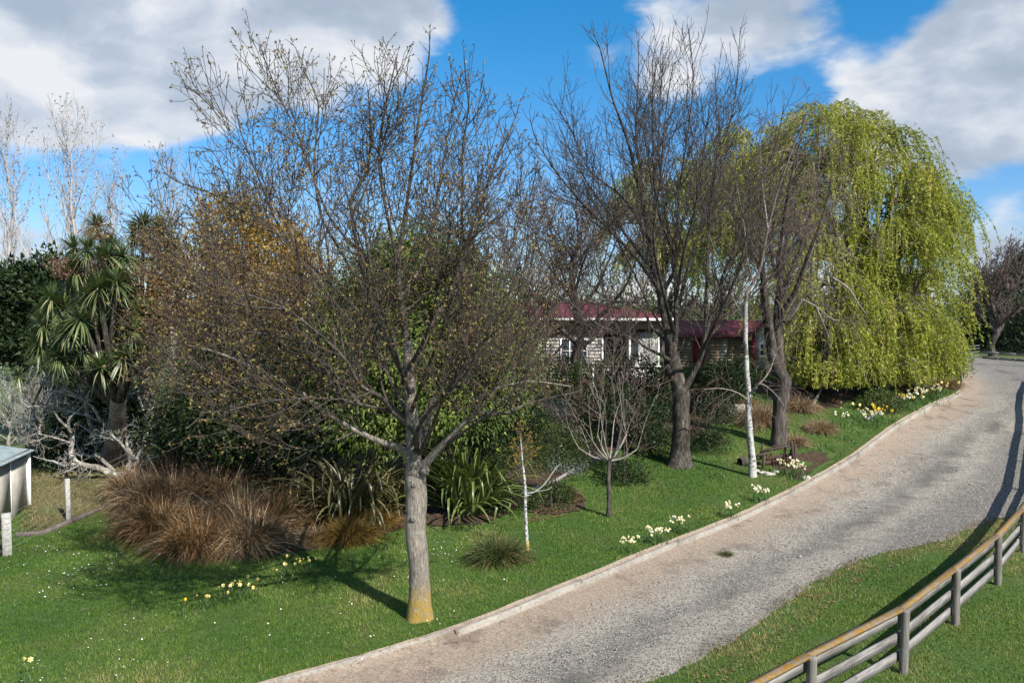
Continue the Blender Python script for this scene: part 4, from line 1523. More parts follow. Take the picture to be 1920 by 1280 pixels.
bare_tree('purplish bare tree behind the golden leaved tree', tb(480, 700, 33), hgt(325, 480, 33), 3.6, .22, ('bark_dark', 'twig_purple'), 10, .2, fast=1.15, rmin=.012)
bare_tree('second purplish bare tree behind the budding tree, left of the house', tb(620, 700, 35), hgt(340, 620, 35), 3.6, .22, ('bark_dark', 'twig_purple'), 9, .2, fast=1.1, rmin=.012)
bare_tree('brown budding tree with a forked trunk right in front of the house', tb(1085, 720, 36), hgt(360, 1085, 36), 4.2, .26, ('bark_dark', 'twig_brown'), 13, .28, fast=1.6, buds='bud', budsize=.07, rmin=.011, limb_ang=58)
bare_tree('small brown tree in front of the left end of the house', tb(985, 740, 31), hgt(400, 985, 31), 3.0, .14, ('bark_dark', 'twig_brown'), 12, .2, fast=1.4, buds='bud', budsize=.055, rmin=.010, limb_ang=55)
bare_tree('low brown thicket tree between the house and the tall bare tree', tb(1150, 790, 27), hgt(560, 1150, 27), 2.2, .08, ('bark_dark', 'twig_brown'), 10, .08, fast=1.2, rmin=.008, limb_ang=65)
bare_tree('purple-brown twiggy tree behind the red roofed shed', tb(1350, 680, 62), hgt(525, 1350, 62), 4.0, .2, ('bark_dark', 'twig_purple'), 10, .15, fast=1.3, rmin=.022, limb_ang=55)
bare_tree('purple-brown twiggy tree behind the gap between house and shed', tb(1260, 680, 66), hgt(535, 1260, 66), 3.6, .2, ('bark_dark', 'twig_purple'), 9, .15, fast=1.2, rmin=.022, limb_ang=55)
bare_tree('red-brown bare tree spreading beyond the willow at the end of the drive', tb(1862, 690, 62), hgt(480, 1862, 62), 4.2, .3, ('bark_dark', 'twig_brown'), 11, .2, fast=1.4, rmin=.020, limb_ang=60)


# ---- pruned fruit tree on the lawn
def fruit_tree():
    b0 = at(1141, 968); dep = b0.y
    T = Tree('fruit_tree', 'small pruned fruit tree with a vase of bare pale shoots on the lawn', 'tree', b0)
    Pt = [pt(1141, 970, dep), pt(1142, 935, dep), pt(1141, 905, dep), pt(1142, 880, dep), pt(1143, 862, dep)]
    Pt[0].z -= .06
    T.trunk(Pt, [.075, .068, .066, .058, .066], 'bark_grey', 12, .08, .15, 4, extra=[(pt(1136, 925, dep - .04), (-1, -.5, .2), .03)])
    cfg = [None, dict(n=7, wob=.10, up=.05, per_m=4.5, t0=.15, ang=30, len=(.4, 1.0), r=.008, tap=.4),
           dict(n=3, wob=.15, up=.1, per_m=4.5, t0=.2, ang=45, len=(.08, .3), r=.005, tap=.2)]
    out = [[] for _ in cfg]
    arms = [(1085, 840, 0, .034), (1110, 825, -.4, .03), (1130, 805, -.5, .03), (1160, 830, -.4, .032), (1195, 842, 0, .034), (1175, 815, .5, .03), (1120, 815, .6, .03), (1150, 800, .5, .028)]
    for (px, py, dy, r) in arms:
        a = pt(1143, 864, dep); e = pt(px, py, dep + dy)
        mid = a.lerp(e, .5) + Vector((0, 0, -.08))
        P = smooth_line([a, mid, e], 4); R = list(np.linspace(r, r * .6, len(P)))
        T.limb(P, R, 'bark_fruit', 7, .06, 2)
        for k in range(2):
            t = .62 + .37 * k
            p, rr, d = interp_line(P, R, min(t, .99))
            out_d = Vector((e.x - b0.x, e.y - b0.y, 0)).normalized()
            grow(out, p, Vector((0, 0, 1)) + out_d * random.uniform(.05, .38) + rvec(.12), random.uniform(1.0, 2.0), .016, 1, [None, dict(cfg[1], n=9), cfg[2]], .0048) if False else None
            L = random.uniform(.9, 1.75); q = p.copy(); d2 = (Vector((0, 0, 1)) + out_d * random.uniform(.1, .65) + rvec(.15)).normalized()
            PP = [q.copy()]; RR = [.014]
            for i in range(9):
                d2 = (d2 + rvec(.07) + Vector((0, 0, .04))).normalized(); q = q + d2 * L / 9; PP.append(q.copy()); RR.append(.014 * (1 - .75 * (i + 1) / 9))
            out[1].append((PP, RR)); spawn(out, PP, RR, L, 2, cfg, .0042, per_m=2.6)
            spawn(out, PP, RR, L, 1, [None, dict(cfg[1], per_m=.9), cfg[2]], .0042)
    g = Geo(); tubes(g, out[1], 5); tubes(g, out[2], 3)
    tag(g.obj('shoots', M['twig_fruit'], T.root, smooth=True), kind='stuff')


fruit_tree()


# ---- thin young tree with whitish bark and golden leaves
def stake_tree():
    b0 = at(989, 1032); dep = b0.y
    T = Tree('young_tree', 'thin young tree with white mottled stem, orange foot and a small golden crown', 'tree', b0)
    Pt = [pt(989, 1034, dep), pt(987, 1000, dep), pt(985, 950, dep), pt(984, 905, dep), pt(980, 870, dep), pt(978, 845, dep), pt(976, 820, dep)]
    T.trunk(Pt, [.052, .045, .040, .036, .026, .018, .010], 'stake', 10, .08, .12, 4)
    P = smooth_line([pt(985, 930, dep), pt(1000, 923, dep + .1), pt(1020, 908, dep + .2), pt(1040, 880, dep + .4), pt(1052, 868, dep + .5)], 3)
    T.limb(P, list(np.linspace(.022, .006, len(P))), 'twig_lichen', 6, .08, 2)
    P = smooth_line([pt(985, 925, dep), pt(1005, 921, dep), pt(1025, 918, dep - .1), pt(1035, 912, dep - .1)], 3)
    T.limb(P, list(np.linspace(.018, .008, len(P))), 'twig_lichen', 6, .08, 2)
    cfg = [None, dict(n=4, wob=.14, up=.06, per_m=9, t0=.3, ang=55, len=(.3, .62), r=.008), dict(n=3, wob=.16, up=.05, per_m=9, t0=.2, ang=45, len=(.1, .25), r=.004)]
    out = [[] for _ in cfg]
    spawn(out, Pt[3:], [.02, .018, .015, .01], 1.1, 1, cfg, .0035, t0=.2, per_m=26)
    g = Geo(); tubes(g, out[1], 4); tubes(g, out[2], 3); tag(g.obj('twigs', M['twig_brown'], T.root), kind='stuff')
    g = Geo(); leaf_tufts(g, out[2], 2, .034, 3, .03, wr=.7); tag(g.obj('leaves', M['gold_leaf'], T.root), kind='stuff')


stake_tree()


# ---- white birch
def birch():
    b0 = at(1411, 893); dep = b0.y
    T = Tree('birch_tree', 'slender white barked birch leaning beside the drive, drooping brown twigs', 'tree', b0)
    px = [(1411, 896), (1410, 860), (1406, 820), (1403, 770), (1403, 730), (1400, 690), (1398, 640), (1398, 590), (1400, 552), (1412, 530), (1425, 505), (1432, 470), (1440, 430), (1455, 370), (1472, 320), (1490, 270), (1510, 230)]
    rr = [.145, .130, .125, .112, .094, .092, .086, .078, .068, .055, .060, .054, .047, .038, .03, .02, .012]
    Pt = [pt(x, y, dep + .5 * max(0, (600 - y) / 400)) for x, y in px]; Pt[0].z -= .06
    T.trunk(Pt, [r * .92 for r in rr], 'birch', 14, .09, .2, 3, freq=5)
    limbs = [[(1398, 600, 0), (1375, 560, .3), (1350, 500, .4), (1330, 440, .5)], [(1412, 530, 0), (1400, 480, -.3), (1395, 420, -.5), (1380, 340, -.6)],
             [(1403, 740, 0), (1440, 700, .4), (1455, 660, .6), (1470, 640, .6)], [(1432, 470, 0), (1470, 420, -.5), (1500, 390, -.9), (1530, 380, -1)],
             [(1440, 430, 0), (1430, 350, .5), (1425, 280, .7)], [(1403, 750, 0), (1380, 735, -.3), (1350, 728, -.5), (1320, 730, -.6)], [(1404, 740, 0), (1425, 720, -.4), (1450, 735, -.7), (1470, 760, -.8)]]
    cfg = [None, dict(n=5, wob=.12, up=-.02, per_m=2.8, t0=.2, ang=50, len=(.5, 1.3), r=.012),
           dict(n=5, wob=.12, up=-.22, per_m=5.5, t0=.15, ang=50, len=(.4, 1.2), r=.0065),
           dict(n=3, wob=.15, up=-.12, per_m=4, t0=.2, ang=45, len=(.12, .35), r=.005)]
    out = [[] for _ in cfg]
    for l in limbs:
        P = smooth_line([pt(x, y, dep + dy) for x, y, dy in l], 4); R = list(np.linspace(.032, .008, len(P)))
        T.limb(P, R, 'bark_fruit', 7, .05, 2)
        spawn(out, P, R, 3.0, 1, cfg, .0055)
    spawn(out, Pt[8:], rr[8:], 6.5, 1, cfg, .0055, per_m=3.2)
    g = Geo(); tubes(g, out[1], 4); tubes(g, out[2], 3); tubes(g, out[3], 3)
    tag(g.obj('twigs', M['twig_brown'], T.root), kind='stuff')


birch()


# ---- gnarled weeping tree, bare brown curtain
def weeping_tree():
    b0 = at(1462, 835); dep = b0.y
    T = Tree('weeping_tree', 'gnarled dark trunk with bare purple-brown weeping twigs between birch and willow', 'tree', b0)
    Pt = [pt(1458, 838, dep), pt(1461, 800, dep), pt(1462, 760, dep), pt(1470, 725, dep), pt(1462, 695, dep), pt(1450, 670, dep), pt(1442, 630, dep), pt(1436, 580, dep), pt(1430, 530, dep)]
    Pt[0].z -= .1
    T.trunk(Pt, [.34, .29, .265, .285, .25, .22, .19, .16, .14], 'bark_dark', 18, .12, .15, 5, freq=2.2)
    limbs = [([(1462, 700, 0), (1462, 650, .1), (1458, 590, .2), (1462, 520, .3), (1475, 440, .5), (1490, 340, .6), (1500, 240, .7)], .20),
             ([(1450, 660, 0), (1440, 600, -.3), (1432, 540, -.5), (1425, 470, -.6), (1430, 380, -.6), (1440, 290, -.6)], .17),
             ([(1458, 600, .2), (1490, 540, -.4), (1520, 470, -.9), (1545, 400, -1.2), (1560, 330, -1.4)], .12),
             ([(1462, 560, .3), (1500, 470, .8), (1530, 360, 1.2), (1540, 270, 1.3)], .11),
             ([(1470, 480, .4), (1520, 430, .2), (1570, 400, .2), (1610, 420, .2)], .07),
             ([(1465, 610, .1), (1490, 575, .4), (1505, 562, .5), (1515, 552, .6), (1540, 590, .6), (1565, 600, .6)], .07),
             ([(1432, 520, -.5), (1400, 450, -.7), (1375, 400, -.8), (1360, 360, -.9)], .07),
             ([(1450, 500, .2), (1440, 400, 1.4), (1450, 300, 2.0)], .08),
             ([(1455, 520, 0), (1470, 430, -1.6), (1480, 340, -2.4), (1500, 260, -2.6)], .09)]
    cfg = [None, dict(n=6, wob=.12, up=.04, per_m=1.8, t0=.15, ang=55, len=(.7, 2.2), r=.020),
           dict(n=5, wob=.11, up=-.24, per_m=3.5, t0=.1, ang=50, len=(.6, 1.8), r=.010),
           dict(n=4, wob=.10, up=-.34, per_m=3.8, t0=.1, ang=45, len=(.35, 1.2), r=.0075)]
    out = [[] for _ in cfg]
    for l, r in limbs:
        P = smooth_line(jog([pt(x, y, dep + dy) for x, y, dy in l], .04), 4); R = list(np.linspace(r, .014, len(P)))
        T.limb(P, R, 'bark_dark', 8, .08, 2)
        L = sum((b - a).length for a, b in zip(P[:-1], P[1:]))
        spawn(out, P, R, L, 1, cfg, .0075, t0=.25)
    g = Geo(); tubes(g, out[1], 4); tubes(g, out[2], 3); tubes(g, out[3], 3)
    tag(g.obj('twigs', M['twig_purple'], T.root), kind='stuff')
    print('weeping', [len(o) for o in out])
    # bare whitish dead branches reaching to the willow
    for l in ([(1505, 562), (1530, 575), (1560, 598), (1575, 600)], [(1530, 575), (1545, 610), (1558, 640)], [(1560, 520), (1590, 540), (1610, 570), (1625, 590)], [(1505, 560), (1490, 585), (1478, 600)]):
        P = smooth_line([pt(x, y, dep - .6) for x, y in l], 4)
        T.limb(P, list(np.linspace(.045, .012, len(P))), 'bark_fruit', 6, .08, 2, name='dead_branch')


weeping_tree()


# ---- willows: arching limbs hung with leafy strands
def willow(name, label, base, height, lobes, trunk_r, mats, nstrand, leafsize, leaf_per_m, smax=5.0, floor=1.2, sag=1.0, rm=.014):
    base = Vector(base)
    T = Tree(name, label, 'tree', base)
    P = [base - Vector((0, 0, .2)), base + Vector((.1, 0, height * .14)), base + Vector((.0, .2, height * .28)), base + Vector((-.2, .2, height * .42))]
    T.trunk(P, [trunk_r * 1.2, trunk_r, trunk_r * .85, trunk_r * .6], 'bark_dark', 14, .1, .3, 5)
    strands = []; branches = []
    for (c, rad) in lobes:
        c = Vector(c)
        start = base + Vector((0, 0, height * random.uniform(.2, .42)))
        topc = c + Vector((0, 0, rad[2] * .6))
        Pm = smooth_line([start, start.lerp(topc, .45) + Vector((0, 0, .12 * height * .4)), topc], 5)
        T.limb(Pm, list(np.linspace(trunk_r * .5, .05, len(Pm))), 'bark_grey', 7, .08, 1)
        nb = int(10 + 7 * max(rad[0], rad[1]))
        for k in range(nb):
            # a branch from inside the lobe arching out to its surface
            th = random.uniform(0, 2 * math.pi); el = math.asin(random.uniform(-.05, .98))
            s = Vector((math.cos(th) * math.cos(el) * rad[0], math.sin(th) * math.cos(el) * rad[1], math.sin(el) * rad[2]))
            s *= random.uniform(.82, 1.08)
            a = c + Vector((s.x * .15, s.y * .15, rad[2] * .15))
            e = c + s
            m = a.lerp(e, .55) + Vector((0, 0, .16 * (e - a).length))
            B = smooth_line([a, m, e, e + Vector((s.x, s.y, 0)).normalized() * .5 - Vector((0, 0, .45))], 4)
            branches.append((B, list(np.linspace(.05, rm, len(B)))))
    per = max(1, nstrand // len(branches))
    C = []; D = []; TT = []
    zmin = base.z + floor
    for B, R in branches:
        tone = random.gauss(.5, .2)
        hang = random.uniform(.3, 1.0)
        for k in range(per):
            t = .30 + .70 * random.random() ** .8
            p, r, d = interp_line(B, R, min(.999, t))
            p = p + Vector((random.gauss(0, .22), random.gauss(0, .22), random.gauss(0, .08)))
            room = p.z - zmin
            if room < .5: continue
            L = min(random.uniform(.35, 1.0) * smax * hang, room * random.uniform(.75, 1.0))
            n = 4
            q = p.copy(); dd = Vector((d.x, d.y, .15)).normalized() * .8 + rvec(.25)
            PP = [q.copy()]
            for i in range(n):
                dd = (dd + Vector((random.gauss(0, .05), random.gauss(0, .05), -.75 * sag))).normalized()
                q = q + dd * L / n
                PP.append(q.copy())
            strands.append((PP, [rm * .6] * (n + 1)))
            m = int(L * leaf_per_m)
            ts = rng.random(m)
            A = np.array([tuple(x) for x in PP]); f = ts * n; i0 = np.minimum(f.astype(int), n - 1); u = (f - i0)[:, None]
            pos = A[i0] * (1 - u) + A[i0 + 1] * u
            dr = A[i0 + 1] - A[i0]
            C.append(pos + rng.normal(0, .03, (m, 3))); D.append(unit(unit(dr) * .7 + rng.normal(0, .55, (m, 3)))); TT.append(np.clip(tone + rng.normal(0, .18, m), 0, 1))
    g = Geo(); tubes(g, branches, 5); tag(g.obj('branches', M['bark_fruit'], T.root, smooth=True), kind='stuff')
    g = Geo(); ribbons(g, strands); tag(g.obj('strands', M[mats[1]], T.root), kind='stuff')
    g = Geo(); C = np.concatenate(C); D = np.concatenate(D); TT = np.concatenate(TT)
    L = leafsize * rng.uniform(.6, 1.35, len(C))
    leaves(g, C, D, L, L * .36, TT, tri=True)
    tag(g.obj('leaves', M[mats[0]], T.root), kind='stuff')
    print(name, len(branches), len(strands), len(C))
    return T


def lobe(px, py, depth, rx, ry, rz):
    p = pt(px, py, depth); return (tuple(p), (rx, ry, rz))


wb = at(1640, 742)
WD = wb.y + 3.5
wbase = Vector((pt(1630, 700, WD).x, WD, tz(pt(1630, 700, WD).x, WD)))
k = WD / FPX
willow('willow_tree', 'huge weeping willow in fresh yellow-green leaf beside the drive', wbase, hgt(190, 1560, WD),
       [lobe(1520, 330, WD, 90 * k, 3.0, 110 * k), lobe(1450, 360, WD + 2, 85 * k, 2.5, 110 * k), lobe(1610, 340, WD, 95 * k, 3.2, 130 * k), lobe(1680, 400, WD - .5, 80 * k, 3.0, 110 * k),
        lobe(1730, 470, WD, 40 * k, 2.2, 95 * k), lobe(1660, 480, WD - 2.5, 95 * k, 2.2, 90 * k), lobe(1560, 500, WD - 2.5, 80 * k, 2.0, 90 * k), lobe(1712, 560, WD - 1.5, 48 * k, 2.0, 70 * k),
        lobe(1660, 600, WD - 3.2, 80 * k, 1.6, 60 * k), lobe(1570, 590, WD - 3.2, 42 * k, 1.3, 50 * k), lobe(1560, 240, WD + .5, 80 * k, 2.4, 55 * k), lobe(1750, 385, WD + .5, 36 * k, 1.2, 22 * k),
        lobe(1545, 645, WD - 3.4, 32 * k, 1.0, 40 * k), lobe(1615, 660, WD - 3.8, 45 * k, 1.0, 40 * k), lobe(1690, 670, WD - 3.6, 50 * k, 1.0, 40 * k), lobe(1725, 640, WD - 2.5, 32 * k, 1.2, 50 * k),
        lobe(1400, 330, WD + 2, 80 * k, 2.2, 110 * k), lobe(1370, 440, WD + 1, 50 * k, 2.0, 90 * k), lobe(1480, 430, WD - .5, 80 * k, 2.2, 90 * k),
        lobe(1550, 690, WD - 5, 30 * k, .8, 30 * k), lobe(1615, 695, WD - 5, 36 * k, .8, 26 * k), lobe(1680, 692, WD - 4.6, 36 * k, .8, 26 * k), lobe(1535, 610, WD - 4.5, 34 * k, .9, 45 * k), lobe(1560, 545, WD - 3.6, 50 * k, 1.4, 60 * k)],
       .55, ('willow', 'twig_willow'), 7600, .14, 19, smax=4.8, floor=.2, rm=.011)
w2 = tb(1240, 690, 64)
willow('willow_tree', 'paler weeping willow standing behind the house roof', w2, hgt(300, 1240, 64),
       [lobe(1250, 370, 64, 3.6, 2.6, 3.6), lobe(1330, 370, 64, 3.2, 2.6, 3.4), lobe(1190, 430, 64, 2.6, 2.2, 3.0), lobe(1350, 450, 63, 2.6, 2.2, 3.0), lobe(1230, 480, 62, 2.6, 2.2, 2.6)],
       .4, ('willow_far', 'twig_willow'), 1400, .26, 9, smax=5.5, floor=2.0, rm=.022)


# ---- leafy crowns: clumps of leaves filling an uneven volume
def crown(name, root, blobs, mat, n_clump, per, leaf, clump_r, tint=(.45, .22), wr=.45, shell=.55, up=.3, droop=0.0):
    g = Geo()
    Cs = []; Ns = []
    vol = np.array([r[0] * r[1] + r[1] * r[2] + r[0] * r[2] for _, r in blobs]); vol = vol / vol.sum()
    for (c, r), f in zip(blobs, vol):
        m = int(n_clump * f) + 3
        d = rand_dirs(m, .15)
        rad = shell + (1 - shell) * rng.random(m) ** .6
        bump_ = np.array([1 + .28 * noise.noise(Vector(q) * 2.1 + Vector(c)) for q in d])
        Cs.append(np.array(c) + d * np.array(r) * (rad * bump_)[:, None]); Ns.append(d)
    Cs = np.concatenate(Cs); Ns = np.concatenate(Ns)
    m = len(Cs)
    tone = np.clip(rng.normal(tint[0], tint[1] * .7, m), 0, 1)
    C = np.repeat(Cs, per, 0); N = np.repeat(Ns, per, 0)
    off = rng.normal(size=(m * per, 3)) * clump_r * .55
    off[:, 2] -= droop * np.abs(rng.normal(size=m * per)) * clump_r
    C = C + off
    D = unit(N * .5 + unit(off) * .6 + rng.normal(0, .5, (m * per, 3)) + np.array([0, 0, up - droop]))
    NN = unit(N + np.array([0, 0, .6]) + rng.normal(0, .6, (m * per, 3)))
    L = leaf * rng.uniform(.6, 1.35, m * per)
    leaves(g, C, D, L, L * wr, np.clip(np.repeat(tone, per) + rng.normal(0, tint[1] * .6, m * per), 0, 1), N=NN, tri=True)
    return tag(g.obj(name, M[mat], root), kind='stuff')


def leafy_tree(name, label, base, blobs, mat, n_clump, per, leaf, clump_r, trunk_r=.15, bark='bark_dark', cat='tree', group=None, **kw):
    base = Vector(base)
    T = Tree(name, label, cat, base, group)
    if cat == 'shrub':      # leafy down to the ground
        mr = sum(r[0] for c, r in blobs) / len(blobs)
        blobs = blobs + [(tuple(base + Vector((0, 0, .25))), (mr * 1.05, mr * .9, .5))]
    ctr = sum((Vector(c) for c, r in blobs), Vector()) / len(blobs)
    P = [base - Vector((0, 0, .1)), base.lerp(ctr, .35) + rvec(.05), base.lerp(ctr, .8)]
    T.trunk(P, [trunk_r * 1.2, trunk_r, trunk_r * .5], bark, 9, .1, .2, 4)
    for c, r in blobs:
        P = smooth_line([base.lerp(ctr, random.uniform(.25, .6)), base.lerp(ctr, .6).lerp(Vector(c), .5) + rvec(.1), Vector(c) + Vector((0, 0, r[2] * .4))], 3)
        T.limb(P, list(np.linspace(trunk_r * .5, trunk_r * .15, len(P))), bark, 6, .08, 1)
    crown('leaves', T.root, blobs, mat, n_clump, per, leaf, clump_r, **kw)
    return T


def bl(px, py, depth, rpx, rpy, ry=None):
    c = pt(px, py, depth); kk = depth / FPX
    return (tuple(c), (rpx * kk, ry if ry else (rpx + rpy) * .5 * kk, rpy * kk))


# evergreen behind the main trunk
leafy_tree('evergreen_tree', 'bushy evergreen with glossy green leaves behind the budding tree', tb(790, 880, 24),
           [bl(790, 500, 24.4, 110, 100), bl(720, 560, 24.4, 100, 110), bl(860, 560, 24.4, 95, 100), bl(650, 640, 24.4, 80, 120), bl(790, 660, 24, 130, 110), bl(900, 660, 24, 90, 100),
            bl(700, 760, 24, 110, 90), bl(850, 760, 23.6, 110, 80), bl(940, 700, 24.4, 70, 90)],
           'evergreen', 3900, 22, .15, .40, .18, tint=(.52, .28), wr=.36, up=-.1, droop=.5, shell=.3)
leafy_tree('shrub', 'dark green shrub filling the gap under the left boughs of the budding tree', tb(520, 880, 24),
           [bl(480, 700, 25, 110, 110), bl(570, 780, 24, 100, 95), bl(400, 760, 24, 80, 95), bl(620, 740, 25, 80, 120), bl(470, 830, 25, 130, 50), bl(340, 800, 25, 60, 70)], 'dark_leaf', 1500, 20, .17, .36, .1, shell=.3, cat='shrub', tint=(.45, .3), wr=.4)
leafy_tree('golden_tree', 'tree with golden yellow leaves behind the upper left of the budding tree', tb(450, 800, 27),
           [bl(430, 420, 27, 70, 55), bl(500, 470, 27, 80, 70), bl(400, 500, 27, 55, 60), bl(560, 520, 27, 60, 60)], 'gold_leaf', 900, 14, .10, .40, .13, shell=.3, tint=(.4, .3), wr=.6)
leafy_tree('bronze_tree', 'bronze leaved small tree below the golden tree, left of the budding tree', tb(390, 860, 25),
           [bl(340, 620, 25, 80, 100), bl(430, 640, 25, 90, 110), bl(480, 560, 25, 95, 90), bl(320, 540, 25.5, 60, 80), bl(560, 600, 25.5, 90, 100), bl(410, 520, 25.5, 90, 70)], 'bronze_leaf', 1500, 16, .09, .38, .1, shell=.3, tint=(.5, .3), wr=.6)
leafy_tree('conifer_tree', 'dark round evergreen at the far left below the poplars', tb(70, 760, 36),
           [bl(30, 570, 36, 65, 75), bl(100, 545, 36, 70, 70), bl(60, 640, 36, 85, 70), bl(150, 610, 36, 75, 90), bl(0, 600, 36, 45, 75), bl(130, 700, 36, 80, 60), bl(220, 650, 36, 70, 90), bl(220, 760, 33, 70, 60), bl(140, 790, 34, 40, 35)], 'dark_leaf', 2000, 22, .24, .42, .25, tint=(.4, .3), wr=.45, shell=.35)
leafy_tree('hedge_shrub', 'dark glossy shrub in front of the house porch', tb(1215, 770, 31), [bl(1195, 710, 31, 48, 45), bl(1235, 735, 30.5, 40, 45), bl(1165, 730, 31, 30, 35)], 'dark_leaf', 520, 20, .10, .25, .06, cat='shrub', tint=(.45, .3))
leafy_tree('hedge_shrub', 'dark shrub to the right of the tall bare trunk before the shed', tb(1350, 745, 35), [bl(1345, 710, 35, 50, 32), bl(1390, 700, 35.5, 35, 30), bl(1310, 720, 35, 30, 35)], 'dark_leaf', 460, 20, .11, .26, .06, cat='shrub', tint=(.4, .3))
leafy_tree('shrub', 'low spreading dark green shrub behind the golden young tree', tb(1035, 880, 24), [bl(1035, 830, 24.5, 55, 38), bl(1000, 860, 24, 35, 25), bl(1075, 850, 24.5, 30, 28)], 'bush_leaf', 460, 20, .06, .18, .04, cat='shrub', tint=(.4, .3))
leafy_tree('shrub', 'green rounded shrub right of the flared dark trunk at lawn edge', tb(1330, 830, 30), [bl(1330, 800, 30, 38, 30), bl(1345, 770, 31, 40, 32)], 'dark_leaf', 300, 18, .07, .2, .04, cat='shrub', tint=(.5, .3))
leafy_tree('shrub', 'clipped green bush among the daffodils under the willow', at(1660, 770), [bl(1655, 752, at(1660, 772).y, 40, 22)], 'bush_leaf', 260, 20, .075, .2, .04, cat='shrub', tint=(.6, .25))
leafy_tree('shrub', 'grey-green bush at the right foot of the willow beside the bend', at(1788, 705), [bl(1787, 678, at(1788, 705).y, 24, 26)], 'bush_leaf', 160, 18, .10, .3, .05, cat='shrub', tint=(.2, .2))
leafy_tree('shrub', 'silver leaved low shrub spilling along the bed edge', at(1070, 885), [bl(1060, 872, at(1070, 885).y, 40, 17), bl(1095, 855, at(1070, 885).y + .8, 25, 14)], 'silver_leaf', 260, 18, .05, .14, .02, cat='shrub')
leafy_tree('shrub', 'silver blue shrub beside the dark gap below the house', at(1040, 790), [bl(1040, 765, at(1040, 790).y, 35, 18)], 'silver_leaf', 180, 16, .06, .16, .02, cat='shrub', tint=(.6, .2))
leafy_tree('shrub', 'lime green shrub left of the house wall', tb(985, 790, 29), [bl(960, 690, 29, 45, 55), bl(990, 640, 30, 35, 40), bl(950, 560, 30, 40, 50)], 'evergreen', 420, 18, .09, .25, .06, cat='shrub', tint=(.8, .2))
leafy_tree('shrub', 'green bulb-leaved clump along the path to the shed', at(1380, 760), [bl(1335, 748, at(1340, 765).y, 40, 14), bl(1365, 742, at(1370, 760).y, 35, 12)], 'bulb_leaf', 160, 16, .14, .2, .02, cat='shrub', up=1.2)
leafy_tree('shrub', 'brown-green low shrub in the bed left of the flared trunk', at(1200, 800), [bl(1190, 790, at(1200, 805).y, 28, 22)], 'bush_leaf', 160, 16, .06, .16, .03, cat='shrub', tint=(.3, .3))
leafy_tree('shrub', 'olive shrub in front of the house steps', tb(1090, 790, 30), [bl(1060, 715, 30, 50, 40), bl(1110, 740, 29.5, 40, 40)], 'bush_leaf', 420, 18, .075, .22, .05, cat='shrub', tint=(.4, .35))
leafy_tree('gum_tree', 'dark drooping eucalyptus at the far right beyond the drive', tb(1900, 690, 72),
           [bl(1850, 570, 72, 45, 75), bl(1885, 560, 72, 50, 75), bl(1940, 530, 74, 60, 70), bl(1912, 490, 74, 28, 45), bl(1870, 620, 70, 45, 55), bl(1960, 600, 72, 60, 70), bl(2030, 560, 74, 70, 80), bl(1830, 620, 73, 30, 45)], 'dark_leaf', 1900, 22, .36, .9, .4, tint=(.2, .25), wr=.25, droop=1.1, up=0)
leafy_tree('conifer_tree', 'dark green conifer overhanging the gate at the right edge', tb(1935, 690, 64), [bl(1935, 600, 64, 40, 50), bl(1990, 600, 64, 60, 70), bl(1950, 640, 64, 55, 35)], 'dark_leaf', 500, 20, .25, .7, .3, tint=(.55, .25), wr=.35)

leafy_tree('shrub', 'dark evergreen shrub at the back of the bed between flax and golden young tree', tb(940, 900, 24), [bl(930, 840, 24, 55, 45), bl(900, 800, 24.5, 60, 50), bl(985, 800, 25, 45, 45)], 'dark_leaf', 620, 20, .09, .24, .05, cat='shrub', tint=(.4, .3))
leafy_tree('shrub', 'dark shrub in the bed behind the fruit tree shoots', tb(1170, 820, 26.5), [bl(1165, 770, 27, 45, 45), bl(1215, 790, 27, 35, 35), bl(1120, 770, 27.5, 40, 40)], 'dark_leaf', 480, 20, .085, .24, .05, cat='shrub', tint=(.4, .3))
leafy_tree('shrub', 'mixed olive shrub left of the tall bare trunk below the porch', tb(1225, 800, 29.5), [bl(1215, 760, 30, 40, 40), bl(1175, 770, 30, 30, 35)], 'bush_leaf', 300, 18, .08, .22, .05, cat='shrub', tint=(.4, .3))
leafy_tree('shrub', 'dark low undergrowth beneath the apple tree beside the shed', tb(150, 860, 27.5), [bl(110, 850, 28, 60, 32), bl(180, 835, 28.5, 45, 30), bl(300, 810, 28, 70, 40)], 'dark_leaf', 460, 20, .11, .28, .05, cat='shrub', tint=(.35, .3))

leafy_tree('shrub', 'broad brown-green shrub hiding the foot of the house wall', tb(1060, 760, 37), [bl(1030, 695, 37, 45, 26), bl(1090, 700, 37, 45, 26), bl(1150, 700, 37, 40, 24)], 'bush_leaf', 460, 18, .11, .3, .06, cat='shrub', tint=(.3, .3))

# far belt of trees closing the horizon
g = Geo()
nb = 900
x = rng.uniform(-190, 260, nb); y = rng.uniform(150, 230, nb)
hh = rng.uniform(3.0, 7.0, nb)
Cb = np.stack([x, y, terrain(x, y)], 1)
per = 18
C = np.repeat(Cb, per, 0); H = np.repeat(hh, per)
u = rng.random(nb * per)
C = C + np.stack([rng.normal(0, 1.7, nb * per), rng.normal(0, 1.7, nb * per), u * H], 1)
leaves(g, C, rand_dirs(nb * per, .6), rng.uniform(.9, 2.0, nb * per), .55, np.clip(np.repeat(rng.random(nb), per) + rng.normal(0, .15, nb * per), 0, 1))
tag(g.obj('far_treeline', M['bush_leaf']), kind='stuff')
